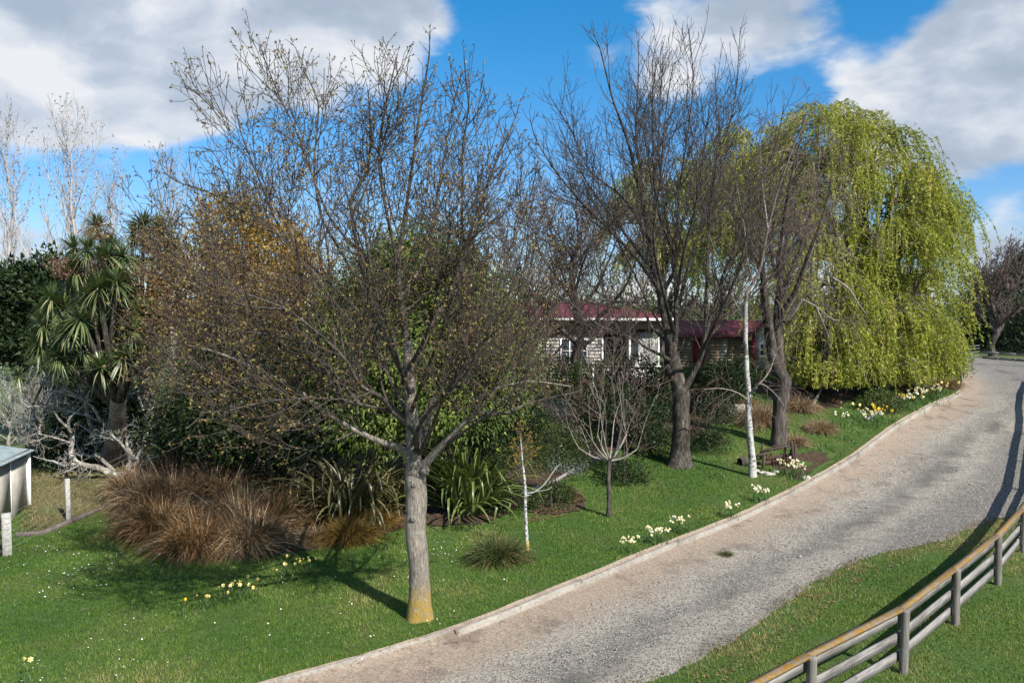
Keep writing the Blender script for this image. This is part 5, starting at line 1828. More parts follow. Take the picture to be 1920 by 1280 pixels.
# ------------------------------------------------------------------ tussocks and sedges
def tussock(label, base, r, h, mat, n, w=.012, name='tussock', cat='ornamental grass', group=None, core=.45, spread=.55, wisp=.12, drop=0.0):
    """fountain of fine arching blades combed into locks"""
    base = Vector(base)
    g = Geo()
    th = rng.uniform(0, 2 * math.pi, n); rr = core * r * np.sqrt(rng.random(n))
    B = np.stack([base.x + rr * np.cos(th), base.y + rr * np.sin(th), np.zeros(n)], 1)
    B[:, 2] = terrain(B[:, 0], B[:, 1]) - .02 - drop
    th2 = th + rng.normal(0, .45, n)
    inc = np.clip(rng.normal(.12 + spread * rr / (core * r), .22, n), 0, 1.2)
    lock = np.array([noise.noise(Vector((math.cos(a) * 2.6 + base.x, math.sin(a) * 2.6 + base.y, i_ * 3.0))) for a, i_ in zip(th2, inc)])
    lock2 = np.array([noise.noise(Vector((math.cos(a) * 6 + base.x, math.sin(a) * 6 + base.y, i_ * 6.0 + 9))) for a, i_ in zip(th2, inc)])
    th2 = th2 + lock * 1.1 + lock2 * .5
    D = unit(np.stack([np.sin(inc) * np.cos(th2), np.sin(inc) * np.sin(th2), np.cos(inc)], 1))
    L = (h * .95 + r * .32) * rng.uniform(.6, 1.15, n)
    stiff = rng.random(n) < wisp
    dr = np.where(stiff, .15, .42 + .5 * rng.random(n) + .25 * lock)
    side = np.stack([-np.sin(th2), np.cos(th2), np.zeros(n)], 1) * (lock2 * .35)[:, None]
    tint = np.clip(.40 + .95 * lock2 + .5 * lock + rng.normal(0, .2, n), 0, 1)
    S = unit(np.cross(D, np.array([0, 0, 1.0])) + .45 * rng.normal(size=(n, 3)))
    nseg = 3
    rows = []
    H = np.stack([np.cos(th2), np.sin(th2), np.zeros(n)], 1)
    for k in range(nseg + 1):
        t = k / nseg
        P = B + D * (L * t)[:, None] + H * (L * .20 * (~stiff) * t ** 2.2)[:, None] + side * (L * t * t)[:, None]
        P[:, 2] -= L * dr * t ** 2.3
        P[:, 2] = np.maximum(P[:, 2], terrain(P[:, 0], P[:, 1]) + .01 - drop)
        ww = w * (1 - t ** 2.2) * .5
        if k < nseg: rows += [P - S * ww, P + S * ww]
        else: rows.append(P)
    V = np.stack(rows, 1); m = V.shape[1]
    b0 = (np.arange(n) * m)[:, None]
    Q = np.concatenate([b0 + np.array([2 * k, 2 * k + 1, 2 * k + 3, 2 * k + 2]) for k in range(nseg - 1)])
    T = b0 + np.array([2 * nseg - 2, 2 * nseg - 1, 2 * nseg])
    g.add(V.reshape(-1, 3), Q=Q, T=T, tint=np.repeat(tint, m))
    return tag(g.obj(name, M[mat], loc=tuple(base)), label, cat, group)


TG = 'brown tussocks massed along the bed'
mass = [(250, 925, .75, .75, 'tussock', 'pale fringe tussock at the left end of the brown mass'),
        (300, 1000, .95, .95, 'tussock_rust', 'rust brown tussock at the front left of the mass'),
        (375, 1030, .9, .95, 'tussock_rust', 'reddest tussock at the front of the mass, nearest the lawn'),
        (330, 945, 1.05, 1.15, 'tussock', 'tall brown tussock behind the two rusty front ones'),
        (420, 940, 1.1, 1.25, 'tussock', 'highest brown tussock in the middle of the mass'),
        (470, 1025, .85, .95, 'tussock', 'brown tussock with a pale foot right of the reddest one'),
        (520, 985, .8, 1.0, 'tussock_rust', 'brown tussock at the right end of the mass next to dark flax'),
        (490, 905, 1.0, 1.2, 'tussock', 'shaded brown tussock at the back below the boughs'),
        (400, 880, 1.0, 1.1, 'tussock', 'rear brown tussock near the gnarled apple tree'),
        (280, 955, .8, .9, 'tussock', 'dull brown tussock between the pale fringe tussock and the rust brown ones'),
        (450, 985, .8, 1.0, 'tussock', 'tussock squeezed in the very centre of the front rows'),
        (545, 940, .85, 1.15, 'tussock', 'tall shaded tussock against the dark flax leaves'),
        (345, 895, .9, 1.1, 'tussock', 'brown tussock at the back left, above the pale fringe one'),
        (425, 1035, .55, .6, 'tussock_pale', 'small bleached tussock at the front edge, right of the reddest one')]
for px, py, r, h, m, lab in mass:
    tussock(lab, at(px, py), r * 1.0, h * 1.35, m, 2700, group=TG, w=.024)
tussock('golden brown tussock low in front of the dark flax', at(655, 1012), .72, .75, 'tussock_gold', 3000, w=.018)
tussock('golden tussock behind the main trunk beside the flax', at(705, 985), .6, .65, 'tussock_gold', 2200, w=.018)
tussock('bleached straw tussock at the edge of bed below dark flax', at(590, 1012), .45, .5, 'tussock_pale', 1300, w=.016)
tussock('lone dark sedge clump on the lawn right of the main trunk', at(935, 1050), .62, .75, 'sedge', 2600, spread=.6, w=.018, name='sedge')
tussock('green sedge ringed by fallen leaves beside the bed', at(1050, 932), .45, .65, 'sedge', 1900, spread=.45, w=.018, name='sedge')
tussock('pale brown tussock alone on the grass nearest the drive', at(1538, 808), .62, .6, 'tussock_pale', 2600, w=.014)
tussock('brown tussock between wooden seat and pale tussock', at(1492, 833), .45, .55, 'tussock', 1800, w=.014)
tussock('large brown tussock behind the birch', at(1425, 795), .95, 1.15, 'tussock', 2800, w=.016)
tussock('tall brown tussock left of the birch beside the pale rock', at(1395, 770), .7, .9, 'tussock', 1800, w=.016)
tussock('brown tussock right of the gnarled weeping trunk', at(1500, 770), .7, .9, 'tussock', 2000, w=.016)
tussock('brown tussock under the left willow strands', at(1520, 730), .7, .8, 'tussock_pale', 1600, w=.018)
tussock('pale tussock at the foot of the willow beside the bend', at(1775, 727), .8, .75, 'tussock_pale', 2200, w=.018)
tussock('brown tussock at the willow edge, left of the pale one', at(1712, 735), .65, .7, 'tussock', 1500, w=.018)
tussock('dark green sedge at the lawn edge below the fruit tree', at(1210, 830), .4, .45, 'sedge', 1200, w=.012, name='sedge')
tussock('dark sedge mound right of the flared dark trunk', at(1330, 830), .55, .55, 'sedge', 1800, w=.014, name='sedge')
wt = at(1362, 1030)
tussock('dry tuft of weed growing in the gravel near the kerb', wt - Vector((0, 0, ROAD_DROP)), .22, .18, 'sedge', 300, w=.010, name='weed_tuft', cat='weed', drop=ROAD_DROP)

# ------------------------------------------------------------------ flax: every sword leaf is a piece
def flax_leaf_mesh(name, L, W, droop, mat, kink=None):
    g = Geo(); n = 7
    rows = []; kk = kink
    p = np.array([0., 0., 0.]); a = 0.0
    for k in range(n + 1):
        t = k / n
        w = W * .5 * min(1, .55 + t * 2.2) * (1 - max(0, (t - .45) / .55) ** 1.7)
        up = np.array([math.cos(a), 0, -math.sin(a)])      # normal of the leaf
        rows.append([p + np.array([0, -w, 0]) + up * -w * .55, p.copy(), p + np.array([0, w, 0]) + up * -w * .55] if k < n else [p.copy()] * 3)
        a = droop * t ** 1.6
        if kk and t > kk[0]: a += kk[1]
        p = p + np.array([math.sin(a), 0, math.cos(a)]) * L / n
    V = np.array(rows).reshape(-1, 3)
    Q = []
    for k in range(n):
        for j in range(2):
            Q.append([k * 3 + j, k * 3 + j + 1, (k + 1) * 3 + j + 1, (k + 1) * 3 + j])
    g.add(V, Q=Q, tint=np.repeat(np.clip(.35 + .4 * random.random() + np.linspace(-.1, .25, n + 1), 0, 1), 3))
    return g.mesh(name, mat)


def flax(label, base, n, L, W, mat, group=None, incmax=1.0, lean=0.0):
    root = thing('flax_bush', label, 'flax', tuple(base), group)
    ms = []
    for i in range(10):
        kink = (random.uniform(.45, .75), random.uniform(.6, 1.5)) if random.random() < .5 else None
        ms.append(flax_leaf_mesh('flax_leaf', L * random.uniform(.75, 1.15), W * random.uniform(.8, 1.15), random.uniform(.7, 2.4), M[mat], kink))
    for i in range(n):
        o = link('leaf', random.choice(ms), root)
        th = random.uniform(0, 6.283); r = .32 * math.sqrt(random.random()) * L / 1.6
        inc = min(incmax, abs(random.gauss(0, .55)))
        x, y = r * math.cos(th), r * math.sin(th)
        o.location = (x, y, tz(base.x + x, base.y + y) - base.z - .03)
        o.rotation_euler = (random.gauss(0, .12), inc, th + random.gauss(0, .5))
        s = random.uniform(.8, 1.12); o.scale = (s, s, s)
    return root


flax('bright green flax with broad drooping leaves right of the main trunk', at(878, 958), 290, 2.75, .11, 'flax')
flax('dark bronze flax in shade left of main trunk above golden tussocks', at(650, 985) + Vector((0, .5, 0)), 170, 2.5, .095, 'flax_dark')
flax('second dark flax further left, half hidden under the boughs', at(575, 960) + Vector((0, .5, 0)), 140, 2.4, .09, 'flax_dark')
flax('dark flax close behind the main trunk', at(735, 960) + Vector((0, .3, 0)), 100, 2.2, .085, 'flax_dark')
flax('small green flax in the bed behind the pruned fruit tree', at(1115, 830) + Vector((0, .3, 0)), 80, 1.5, .085, 'flax')

# ------------------------------------------------------------------ cabbage trees
def head_mesh(name, L, n, old=0.35):
    g = Geo()
    D = rand_dirs(n, .45)
    z = D[:, 2]
    Ln = L * rng.uniform(.75, 1.1, n) * np.where(z < -.1, .85, 1)
    dr = np.where(z < .1, .55, .18) * rng.uniform(.5, 1.6, n)
    t = np.clip(np.where(z < -.15, .75, .45) + rng.normal(0, .22, n), 0, 1)
    blades(g, D * .04, D, Ln, .05, dr, 3, t, tip=2.5)
    return g.mesh(name, M['cab_leaf'])


HEADS = [head_mesh('leaf_head', .66, 140) for _ in range(4)]


def pan_mesh():
    g = Geo(); lines = []
    C = []; D = []
    for k in range(26):
        d = Vector((random.gauss(0, .6), random.gauss(0, .6), .55 + random.random() * .5)).normalized()
        a = d * .1; p = Vector((0, 0, 0))
        PP = [p.copy()]
        for i in range(4):
            p = p + (d + rvec(.25)).normalized() * .16; PP.append(p.copy())
            for _ in range(9): C.append(p + rvec(.07)); D.append(rvec(1).normalized())
        lines.append((PP, [.008] * 5))
    tubes(g, lines, 3, tint=.2)
    C = np.array(C); leaves(g, C, np.array(D), .05, .03, rng.random(len(C)))
    return g.mesh('flower_panicle', M['panicle'])


PANS = [pan_mesh() for _ in range(2)]


def cabbage(label, base_px, depth, heads, trunk_r, fork_px, pans=(), base=None):
    b0 = base if base is not None else tb(*base_px, depth)
    T = Tree('cabbage_tree', label, 'cabbage tree', b0, None)
    fk = pt(fork_px[0], fork_px[1], depth)
    P = smooth_line([b0 - Vector((0, 0, .1)), b0.lerp(fk, .5) + Vector((.06, 0, 0)), fk], 4)
    T.trunk(P, list(np.linspace(trunk_r * 1.15, trunk_r * .62, len(P))), 'bark_cab', 14, .06, .35, 3)
    for i, (px, py, dd, s) in enumerate(heads):
        h = pt(px, py, depth + dd)
        m = fk.lerp(h, .55) + Vector((0, 0, -.12)) + rvec(.08)
        Pm = smooth_line([b0.lerp(fk, .85), m, h], 4)
        T.limb(Pm, list(np.linspace(trunk_r * .36, .05, len(Pm))), 'bark_grey', 8, .08, 2)  # darker bark than the trunk: shade among the heads put into the colour
        o = link('leaf_head', HEADS[i % 4], T.root)
        o.location = h - b0; o.rotation_euler = (random.gauss(0, .25), random.gauss(0, .25), random.random() * 6); o.scale = (s, s, s)
    for i, (px, py, dd, s) in enumerate(pans):
        o = link('flower_panicle', PANS[i % 2], T.root)
        o.location = pt(px, py, depth + dd) - b0; o.rotation_euler = (random.gauss(0, .5), random.gauss(0, .5), random.random() * 6); o.scale = (s, s, s)


cabbage('large cabbage tree with many spiky heads and a thick grey trunk at left', (205, 870), 25,
        [(145, 510, -.4, 1.1), (118, 580, -.6, 1.15), (170, 560, -.9, 1.05), (190, 490, .3, 1.0), (152, 655, -.7, 1.1), (180, 600, .3, 1.0), (205, 520, .3, 1.0), (215, 570, -.4, 1.05), (240, 590, -.6, 1.1), (195, 655, .5, 1), (240, 520, .6, 1.0), (100, 640, .3, 1.0), (225, 640, .2, 1.0), (130, 550, .5, 1), (90, 600, .8, 1), (170, 620, .8, 1), (210, 610, .9, 1), (250, 560, .9, 1), (160, 690, .6, .9), (265, 640, .6, 1), (95, 560, -.9, 1.05), (82, 610, -.7, 1.0), (130, 620, -1.1, 1.1), (165, 470, -.6, 1.0), (205, 480, -.8, 1.05), (230, 480, -.6, 1), (250, 620, -.9, 1), (220, 530, -1.1, 1.1), (185, 540, -1.2, 1.1), (150, 600, -1.2, 1.1), (110, 670, -.8, 1), (190, 690, -.9, 1.05), (230, 670, -.9, 1), (75, 650, -.4, 1), (140, 465, -.2, .95), (270, 590, -.4, 1)], .36, (222, 745),
        pans=[(112, 520, -.7, 1.1), (190, 515, -.7, 1), (238, 525, -.5, 1.1), (130, 520, -.3, .9), (262, 600, -.5, 1)], base=at(208, 872))
cabbage('cabbage tree behind and right with heads rising above the budding branches', (290, 830), 27,
        [(180, 425, 0, 1.0), (200, 455, .3, 1.0), (270, 425, -.3, 1.15), (250, 440, .3, 1.05), (300, 430, .2, 1.1), (285, 480, -.3, 1.05), (320, 470, .2, 1.0), (255, 500, .2, 1.0), (215, 470, -.4, 1), (300, 540, -.2, 1.0), (270, 570, 0, 1.0)], .24, (265, 640),
        pans=[(190, 450, -.5, 1.0), (265, 460, -.6, 1.1), (310, 455, -.5, 1), (320, 520, -.5, 1.2), (280, 620, -.5, 1)])
cabbage('small young cabbage tree with dark heads low at the far left', (55, 800), 29, [(35, 705, 0, .8), (78, 685, .2, .95), (95, 700, -.2, .7)], .11, (60, 745))

# ------------------------------------------------------------------ gnarled lichened apple tree
def apple():
    b0 = at(243, 893); dep = b0.y
    T = Tree('apple_tree', 'old sprawling fruit tree grey with lichen, leaning out above the wire fence', 'tree', b0)
    Pt = [pt(243, 897, dep), pt(245, 885, dep), pt(248, 870, dep), pt(252, 858, dep)]
    T.trunk(Pt, [.20, .17, .16, .12], 'bark_lichen', 12, .12, .3, 3)
    limbs = [([(232, 892, -.1), (212, 890, -.4), (185, 876, -.6), (165, 872, -.7), (145, 865, -.8), (137, 848, -.8), (135, 825, -.8), (132, 805, -.8)], .13, .05),
             ([(146, 868, -.8), (130, 872, -.9), (114, 874, -1.0)], .065, .05),
             ([(215, 885, -.3), (195, 862, -.1), (180, 852, 0), (165, 853, .1), (150, 848, .1)], .07, .04),
             ([(255, 870, 0), (268, 840, 0), (275, 815, .1), (283, 800, .2), (297, 790, .3), (310, 770, .3)], .10, .04),
             ([(262, 880, 0), (280, 865, -.2), (300, 850, -.4), (316, 833, -.6), (310, 815, -.7), (330, 800, -.8)], .09, .035),
             ([(250, 870, 0), (240, 850, .3), (228, 830, .5), (200, 820, .7), (175, 810, .9), (160, 800, 1.0)], .07, .03),
             ([(245, 870, 0), (237, 845, -.2), (225, 830, -.5), (215, 815, -.6), (190, 790, -.8)], .06, .03),
             ([(175, 812, .9), (168, 780, .8), (160, 750, .7), (140, 742, .6), (110, 730, .5), (85, 735, .5)], .055, .02),
             ([(132, 805, -.8), (120, 790, -.9), (95, 770, -1.0), (60, 765, -1.1), (40, 775, -1.1)], .045, .015),
             ([(190, 790, -.8), (170, 755, -1.0), (130, 730, -1.1), (90, 715, -1.2), (60, 720, -1.2)], .05, .016),
             ([(297, 790, .3), (340, 770, 0), (370, 730, -.2), (390, 690, -.3)], .045, .014), ([(160, 750, .7), (190, 700, .6), (230, 670, .5), (270, 660, .4)], .04, .014), ([(168, 780, .8), (120, 770, .9), (80, 760, 1.0), (45, 790, 1.0)], .035, .012), ([(283, 800, .2), (270, 760, .3), (250, 720, .4), (240, 690, .4)], .05, .015),
             ([(310, 770, .3), (330, 740, .3), (340, 710, .3)], .04, .015), ([(240, 850, .3), (230, 790, .6), (220, 740, .8), (210, 700, .8)], .06, .015),
             ([(132, 830, -.8), (105, 822, -.9), (70, 815, -1.0), (48, 822, -1.0)], .035, .012)]
    cfg = [None, dict(n=6, wob=.26, up=.05, per_m=4.4, t0=.15, ang=62, len=(.4, 1.25), r=.017),
           dict(n=4, wob=.30, up=.05, per_m=8, t0=.1, ang=60, len=(.15, .55), r=.009),
           dict(n=2, wob=.3, up=.08, per_m=9, t0=.1, ang=55, len=(.08, .22), r=.007)]
    out = [[] for _ in cfg]
    for l, r0, r1 in limbs:
        P = smooth_line(jog([pt(x, y, dep + dy) for x, y, dy in l], .035), 4); R = list(np.linspace(r0, r1, len(P)))
        T.limb(P, R, 'bark_lichen', 9, .12, 2, cap=True)
        L = sum((b - a).length for a, b in zip(P[:-1], P[1:]))
        spawn(out, P, R, L, 1, cfg, .0055, t0=.35)
    g = Geo(); tubes(g, out[1], 4); tubes(g, out[2], 3); tubes(g, out[3], 3)
    tag(g.obj('twigs', M['twig_lichen'], T.root), kind='stuff')
    g = Geo(); leaf_tufts(g, [l for l in out[3] if random.random() < .3], 1, .035, 2, .02, wr=.6)
    tag(g.obj('buds', M['bronze_leaf'], T.root), kind='stuff')


apple()
for lab, px, py, dpt, sp in (('bare pale brown thicket shrub at the far left edge behind the shed', 15, 780, 33, 1.6), ('bare grey thicket shrub left of the apple tree boughs', 75, 790, 34, 1.5)):
    bare_tree(lab, tb(px, py, dpt), 2.6, sp, .07, ('bark_fruit', 'twig_lichen'), 12, .05, fast=.9, rmin=.010, limb_ang=55, leader=True, name='bare_shrub')

# ------------------------------------------------------------------ daffodils and narcissus
def flower_mesh(name, petal, cup, r=.038):
    g = Geo()
    for k in range(6):
        a = k * math.pi / 3
        u = np.array([0, math.cos(a), math.sin(a)]); w = np.array([0, -math.sin(a), math.cos(a)])
        V = [[0, 0, 0], u * r * .55 + w * r * .32 + [.006, 0, 0], u * r + [.002, 0, 0], u * r * .55 - w * r * .32 + [.006, 0, 0]]
        g.add(np.array(V, float), Q=[[0, 1, 2, 3]])
    me = None
    h = Geo(); n = 7
    a = np.arange(n) * 2 * math.pi / n
    ra = .011; rb = .017
    V = np.concatenate([np.stack([np.full(n, .004), ra * np.cos(a), ra * np.sin(a)], 1), np.stack([np.full(n, .03), rb * np.cos(a), rb * np.sin(a)], 1)])
    h.add(V, Q=[[i, (i + 1) % n, (i + 1) % n + n, i + n] for i in range(n)])
    return g.mesh(name, M[petal]), h.mesh('trumpet', M[cup])


FL = {'white': flower_mesh('narcissus_flower', 'petal_white', 'petal_cream', .036), 'yellow': flower_mesh('daffodil_flower', 'petal_yellow', 'cup_yellow', .045),
      'pale': flower_mesh('daffodil_flower', 'petal_cream', 'cup_yellow', .045)}


def bulbs(label, base, n, r, kind, h=.32, nl=None, group=None, size=1.0, cat=None):
    base = Vector(base)
    root = thing('narcissus_clump' if kind == 'white' else 'daffodil_clump', label, cat or ('narcissus' if kind == 'white' else 'daffodils'), tuple(base), group)
    nl = nl or n * 6
    g = Geo()
    B = np.stack([base.x + rng.normal(0, r, nl), base.y + rng.normal(0, r, nl), np.zeros(nl)], 1); B[:, 2] = terrain(B[:, 0], B[:, 1]) - .01
    D = unit(np.stack([rng.normal(0, .35, nl), rng.normal(0, .35, nl), np.ones(nl)], 1))
    blades(g, B, D, h * rng.uniform(.6, 1.0, nl) * size, .018 * size, .35, 3, rng.random(nl), tip=3)
    stems = []; pos = []
    for k in range(n):
        x, y = base.x + random.gauss(0, r * .9), base.y + random.gauss(0, r * .9)
        b = Vector((x, y, tz(x, y))); t = b + Vector((random.gauss(0, .05), random.gauss(0, .05), h * size * random.uniform(.85, 1.2)))
        stems.append(([b, b.lerp(t, .5), t], [.005 * size] * 3)); pos.append(t)
    tubes(g, stems, 3, tint=.6)
    tag(g.obj('leaves', M['bulb_leaf'], root), kind='stuff')
    pm, cm = FL[kind]
    for p in pos:
        # heads of a few florets for the white ones, single trumpets for the yellow ones
        m = 3 if kind == 'white' else 1
        for q in range(m):
            f = link('flower', pm, root)
            f.location = p - base + (rvec(.022 * size) if m > 1 else Vector((0, 0, 0)))
            f.rotation_euler = (random.random() * 6, random.uniform(-.5, .2), random.gauss(-1.1, 1.1))
            f.scale = (size,) * 3
            c = link('trumpet', cm, f)
    return root


bulbs('yellow daffodil clump in the shadow near the main trunk', at(545, 1082), 14, .24, 'pale', size=1.05)
bulbs('yellow daffodil clump left of the shadow of the trunk', at(443, 1122), 13, .24, 'pale', size=1.05)
bulbs('few yellow daffodils at the left end of the lawn shadow', at(397, 1138), 4, .14, 'pale', size=1.0)
bulbs('single orange-yellow daffodil far left of the others in shadow', at(342, 1155), 1, .04, 'yellow', nl=8, size=1.0)
bulbs('yellow daffodil alone at the bottom left corner of the lawn', at(45, 1280), 2, .06, 'pale', nl=14, size=1.1)
bulbs('small yellow daffodil clump with few flowers right of main shadow fork', at(578, 1068), 3, .12, 'pale', size=.9)
bulbs('white narcissus clump at the kerb, nearest the photographer', at(1182, 1035), 10, .17, 'white', size=1.0)
bulbs('white narcissus pair with full heads second along the kerb', at(1228, 1018), 14, .17, 'white', size=1.1)
bulbs('white narcissus clump third along the kerb', at(1273, 997), 11, .15, 'white', size=1.1)
bulbs('white narcissus clump standing fourth along the kerb', at(1368, 970), 8, .14, 'white', size=1.15)
bulbs('white narcissus clump fifth along the kerb, in front of the birch', at(1423, 940), 10, .15, 'white', size=1.25)
bulbs('broad creamy narcissus clump by the old wooden seat', at(1490, 893), 22, .30, 'white', size=1.3)
WG = 'daffodils in the bed under the willow'
k2 = 0
for px, py, n, r, kind, lab in ((1638, 800, 8, .3, 'white', 'white narcissus at the left front of the bed'), (1660, 792, 10, .25, 'yellow', 'bright yellow daffodils at the near kerb corner of willow bed'),
                                (1600, 785, 6, .3, 'pale', 'pale yellow daffodils in the grass under hanging strands'), (1695, 765, 14, .4, 'white', 'white narcissus drift at the bed middle'),
                                (1712, 768, 10, .35, 'yellow', 'yellow daffodils among the white drift'), (1730, 755, 16, .45, 'white', 'white narcissus further up the kerb before the tussocks'),
                                (1755, 748, 14, .45, 'white', 'white narcissus furthest up beside the pale tussock'), (1745, 752, 8, .4, 'pale', 'pale yellow daffodils between the far white ones'),
                                (1570, 800, 4, .25, 'white', 'few white narcissus right of the lone pale tussock'), (1778, 742, 8, .4, 'pale', 'last pale daffodils at the bend of the drive')):
    p = at(px, py); s, v = kerb_sv([p.x], [p.y])
    if v[0] > -.5:
        x, y = kerb_at(s, np.array([-.55])); p = Vector((x[0], y[0], tz(x[0], y[0])))
    bulbs(lab, p, n, r, kind, group=WG, size=1.75, nl=n * 5)
for px, py, lab in ((1545, 842, 'leafy bulb clump without flowers beside dirt patch'), (1590, 826, 'leafy bulb clump without flowers near the kerb'), (1340, 895, 'few bulb leaves in the lawn left of the birch')):
    bulbs(lab, at(px, py), 0, .22, 'white', nl=70, size=1.0, cat='bulb leaves')
# ------------------------------------------------------------------ house
def rotz(v, a):
    return Vector((v.x * math.cos(a) - v.y * math.sin(a), v.x * math.sin(a) + v.y * math.cos(a), v.z))


class Frame:
    """local frame: x along the wall, y away from the camera, z up"""
    def __init__(self, o, ang): self.o = Vector(o); self.a = ang
    def p(self, x, y, z): return self.o + rotz(Vector((x, y, z)), self.a)
    def box(self, g, x0, x1, y0, y1, z0, z1, tint=.5):
        c = self.p((x0 + x1) / 2, (y0 + y1) / 2, (z0 + z1) / 2)
        box(g, c, (x1 - x0, y1 - y0, z1 - z0), rot=self.a, tint=tint)


def corrugated(F, g, x0, x1, ya, za, yb, zb, pitch=.2, amp=.018, th=.02):
    n = int((x1 - x0) / pitch * 4)
    xs = np.linspace(x0, x1, n + 1)
    rows = []
    nv = Vector((0, -(zb - za), yb - ya)).normalized()
    for (y, z, o) in ((ya, za, 0), (yb, zb, 0), (yb, zb, -th), (ya, za, -th)):
        for x in xs:
            h = amp * math.sin((x - x0) / pitch * 2 * math.pi) + o
            rows.append(tuple(F.p(x, y + nv.y * h, z + nv.z * h)))
    m = n + 1
    Q = []
    for r in range(4):
        r2 = (r + 1) % 4
        for i in range(n): Q.append([r * m + i, r * m + i + 1, r2 * m + i + 1, r2 * m + i])
    g.add(rows, Q=Q)


def window(F, parent, x0, x1, z0, z1, y=0.0, nv=2, nh=1, frame='paint_white', name='window'):
    g = Geo()
    t = .07
    F.box(g, x0, x0 + t, y - .05, y + .04, z0, z1); F.box(g, x1 - t, x1, y - .05, y + .04, z0, z1)
    F.box(g, x0 + t, x1 - t, y - .05, y + .04, z1 - t, z1); F.box(g, x0 + t, x1 - t, y - .05, y + .04, z0, z0 + t)
    w = g.obj(name, M[frame], parent)
    cw = (x1 - x0 - 2 * t) / nv; ch = (z1 - z0 - 2 * t) / nh
    for i in range(nv):
        for j in range(nh):
            g = Geo(); F.box(g, x0 + t + i * cw + .015, x0 + t + (i + 1) * cw - .015, y + .0, y + .012, z0 + t + j * ch + .015, z0 + t + (j + 1) * ch - .015)
            g.obj('pane', M['glass'], w)
    g = Geo()
    for i in range(1, nv): F.box(g, x0 + t + i * cw - .025, x0 + t + i * cw + .025, y - .04, y + .03, z0 + t, z1 - t)
    for j in range(1, nh): F.box(g, x0 + t, x1 - t, y - .035, y + .025, z0 + t + j * ch - .02, z0 + t + j * ch + .02)
    if nv * nh > 1: g.obj('glazing_bar', M[frame], w)
    g = Geo(); F.box(g, x0 - .06, x1 + .06, y - .12, y + .02, z0 - .05, z0 - .002); g.obj('sill', M[frame], w)
    return w


